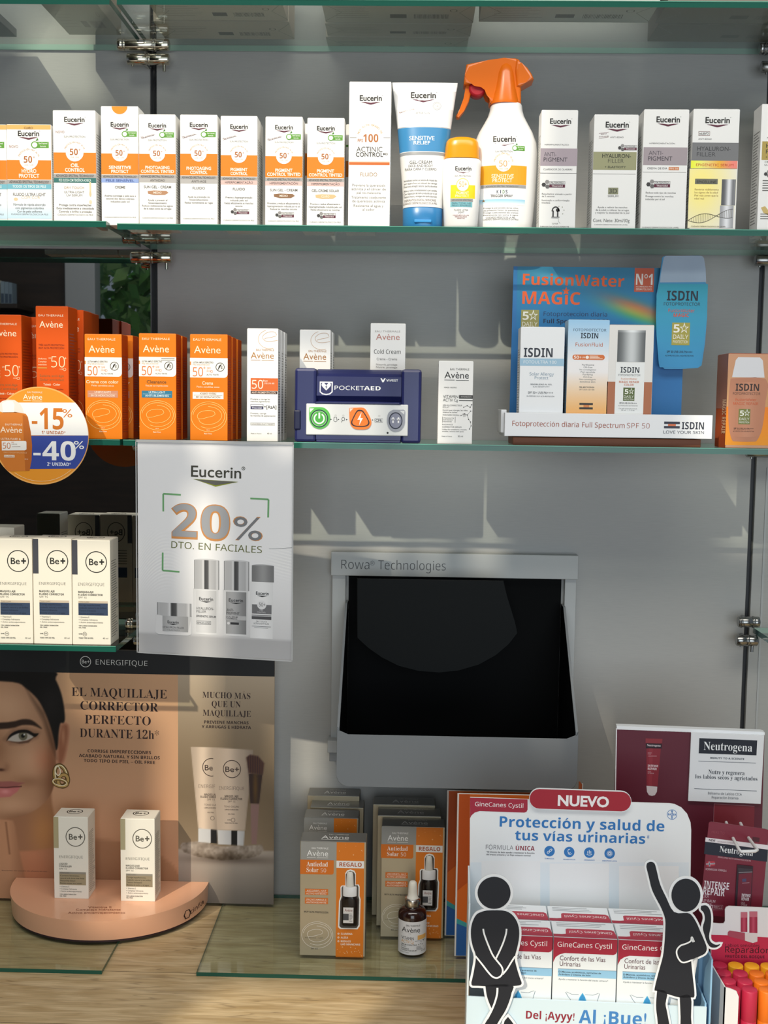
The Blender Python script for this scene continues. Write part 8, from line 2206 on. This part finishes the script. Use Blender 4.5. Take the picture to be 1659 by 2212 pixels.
    B.line([(1365, 1546), (1502, 1540)], 5, 'b0a0a8', 3); B.poly([(1400, 1610), (1440, 1606), (1442, 1636), (1402, 1640)], '4a4468', 3); B.line([(1400, 1652), (1472, 1648)], 3, 'c8a0ac', 3)
    B.text('INTENSE', 1438, 1790, 30, 'eae0e4', 88, 'b', lay=4); B.text('REPAIR', 1430, 1826, 30, 'eae0e4', 76, 'b', lay=4); B.text('CICA', 1408, 1856, 16, 'e0c8d0', 40, 'n', lay=4); B.text('LIP BALM', 1418, 1876, 14, 'e0c8d0', 60, 'n', lay=4)
    mb.build('pictured_tube', t2)
lip_display()

# ------------------------------------------------------------------ tray of lip balm sticks at the corner
def balm_tray():
    Yf = -0.478
    px = lambda x, y, Y: at(1280 + x / 4.158, 1680 + y / 4.158, Y)
    r = 0.0095
    S = 0.0206
    c0 = px(1260, 1893, Yf + r + 0.002)
    ztop = c0.z
    zb = ZC + 0.006
    o0 = Vector((c0.x, Yf, ZC))
    t = thing('lip_balm_display', 'white and raspberry card tray reading Reparador, full of lip balm sticks', 'display', o0)
    WH = M('e4e3e4', 0.45); PK = M('c2274a', 0.45)
    ncol, nrow = 5, 4
    xl = -r - 0.004
    xr = S * (ncol - 1) + r + 0.004
    D = S * nrow + 0.006
    zp = px(1240, 1896, Yf).z - ZC
    mb = MB()
    # front wall with a left post and a low sill
    pw = px(1312, 2000, Yf).x - o0.x
    slab(mb, [(xl, 0), (xr, 0), (xr, 0.012), (pw + 0.004, 0.012), (pw, 0.016), (pw, zp - 0.01), (pw - 0.003, zp - 0.003), (pw - 0.010, zp), (xl, zp + 0.002)], 0, 0.0016, WH, 0)
    zl = px(1130, 1800, Yf + D * .6).z - ZC
    vs = [(xl, 0, 0), (xl, D, 0), (xl, D, zl + .012), (xl, 0, zp + 0.002)]
    mb.add(vs + [(x + .0015, y, z) for x, y, z in vs], [(3, 2, 1, 0), (4, 5, 6, 7), (0, 1, 5, 4), (1, 2, 6, 5), (2, 3, 7, 6), (3, 0, 4, 7)], WH)
    mb.add([(xl - .0004, 0.002, 0), (xl - .0004, D, 0), (xl - .0004, D, zp * .35), (xl - .0004, 0.002, zp * .3)], [(3, 2, 1, 0)], PK)
    mb.box(xl + .0016, xr, 0.0017, D, 0.0004, 0.0055, WH)
    mb.build('tray', t)
    # back card
    p0 = Vector((o0.x, Yf + D + 0.001, 0)); mb = MB(); A = RayArt(mb, p0, (0, -1, 0), o0, CM, -2.0)
    A.plate([(1068, 1320), (1085, 1306), (1150, 1312), (1178, 1310), (1190, 1290), (1190, 1185), (1200, 1165), (1225, 1154), (1900, 1185), (1900, 2300), (1062, 2300), (1062, 1410)], 0.0016, WH)
    A.poly([(1066, 1410), (1240, 1416), (1330, 1420), (1900, 1452), (1900, 2290), (1064, 2290)], 'c2274a', 1)
    for x0, y0, x1, y1 in ((1330, 1206, 1390, 1384), (1408, 1200, 1480, 1400)):
        A.paint(x0, y0, x1, y1, 6, lambda x, y: tuple(cc + .12 * np.exp(-((x - (x0 + x1) / 2) / 14) ** 2) for cc in (0.62, 0.18, 0.28)), 2); A.poly([(x0, y0), (x1, y0), (x1, y0 + 50), (x0, y0 + 50)], 'c06a7a', 3)
    A.poly([(1215, 1385), (1230, 1372), (1370, 1392), (1368, 1462), (1225, 1425), (1212, 1410)], 'a84a5c', 2); A.poly([(1368, 1390), (1480, 1395), (1480, 1470), (1440, 1484), (1368, 1462)], 'dcd6d4', 3)
    A.text('Labios sensibles', 1346, 1520, 28, '3f0f22', 308, 'n', rot=-.5); A.text('Reparador', 1386, 1572, 52, '2f0a18', 392, 'n', rot=-1); A.text('FRUTOS DEL BOSQUE', 1368, 1618, 24, '3f0f22', 352, 'b', rot=-1)
    mb.build('back_card', t)
    # the sticks
    def stick(colr, dark, word):
        s = thing('lip_balm', 'lip balm', 'lip balm', (0, 0, 0))
        h = ztop - zb
        m = MB(); m.lathe(0, 0, [(r * .92, 0), (r, 0.001), (r, h * .60), (r * .985, h * .602)], M(colr, 0.35), 28)
        def wp(u, v):
            x = max(-r * .99, min(r * .99, u - r)); y = -math.sqrt(r * r - x * x); return Vector((x, y, v)), Vector((x, y, 0)).normalized()
        A = Art(m, (0, 0, 100, 300), 2 * r, h, warp=wp)
        A.text(word, 40, 150, 26, dark, 46, 'b', rot=-90, lay=2); A.ring(74, 152, 11, 3, dark, 2)
        for i in range(5): A.rect(24 + i * 12, 190, 24 + i * 12 + (6 if i % 2 else 3), 290, dark, 2, 2)
        m.build('tube_body', s)
        m = MB(); m.lathe(0, 0, [(r * .985, h * .603), (r, h * .605), (r, h - 0.0012), (r * .96, h - 0.0003), (r * .9, h), (0.0003, h)], M(colr, 0.4), 28); m.build('cap', s)
        return s
    protos = {'raspberry': stick('b92a48', '6e1026', 'MED'), 'orange': stick('e4741c', '5c2408', "150'S"), 'yellow': stick('f2ac24', '7a4a08', 'MED')}
    grid = [['raspberry', 'raspberry', 'orange', 'orange', 'orange'], ['raspberry', 'raspberry', 'orange', 'orange', 'orange'], ['raspberry', 'raspberry', 'orange', 'orange', 'orange'], ['raspberry', 'yellow', 'yellow', 'yellow', 'yellow']]
    rows = ('front row', 'second row', 'third row', 'back row')
    nth = ('first', 'second', 'third', 'fourth')
    used = set()
    for j in range(nrow):
        for i in range(4):
            k = grid[j][i]
            src = protos[k]
            if k in used:
                o = src.copy(); COL.objects.link(o)
                for ch in src.children:
                    cc = ch.copy(); COL.objects.link(cc); cc.parent = o
            else:
                o = src; used.add(k)
            o.location = (o0.x + S * i, Yf + 0.002 + r + S * j, zb)
            tag(o, '%s lip balm stick, %s from the white card wall in the %s' % (k, nth[i], rows[j]), 'lip balm', 'lip balm sticks in the raspberry tray')
balm_tray()
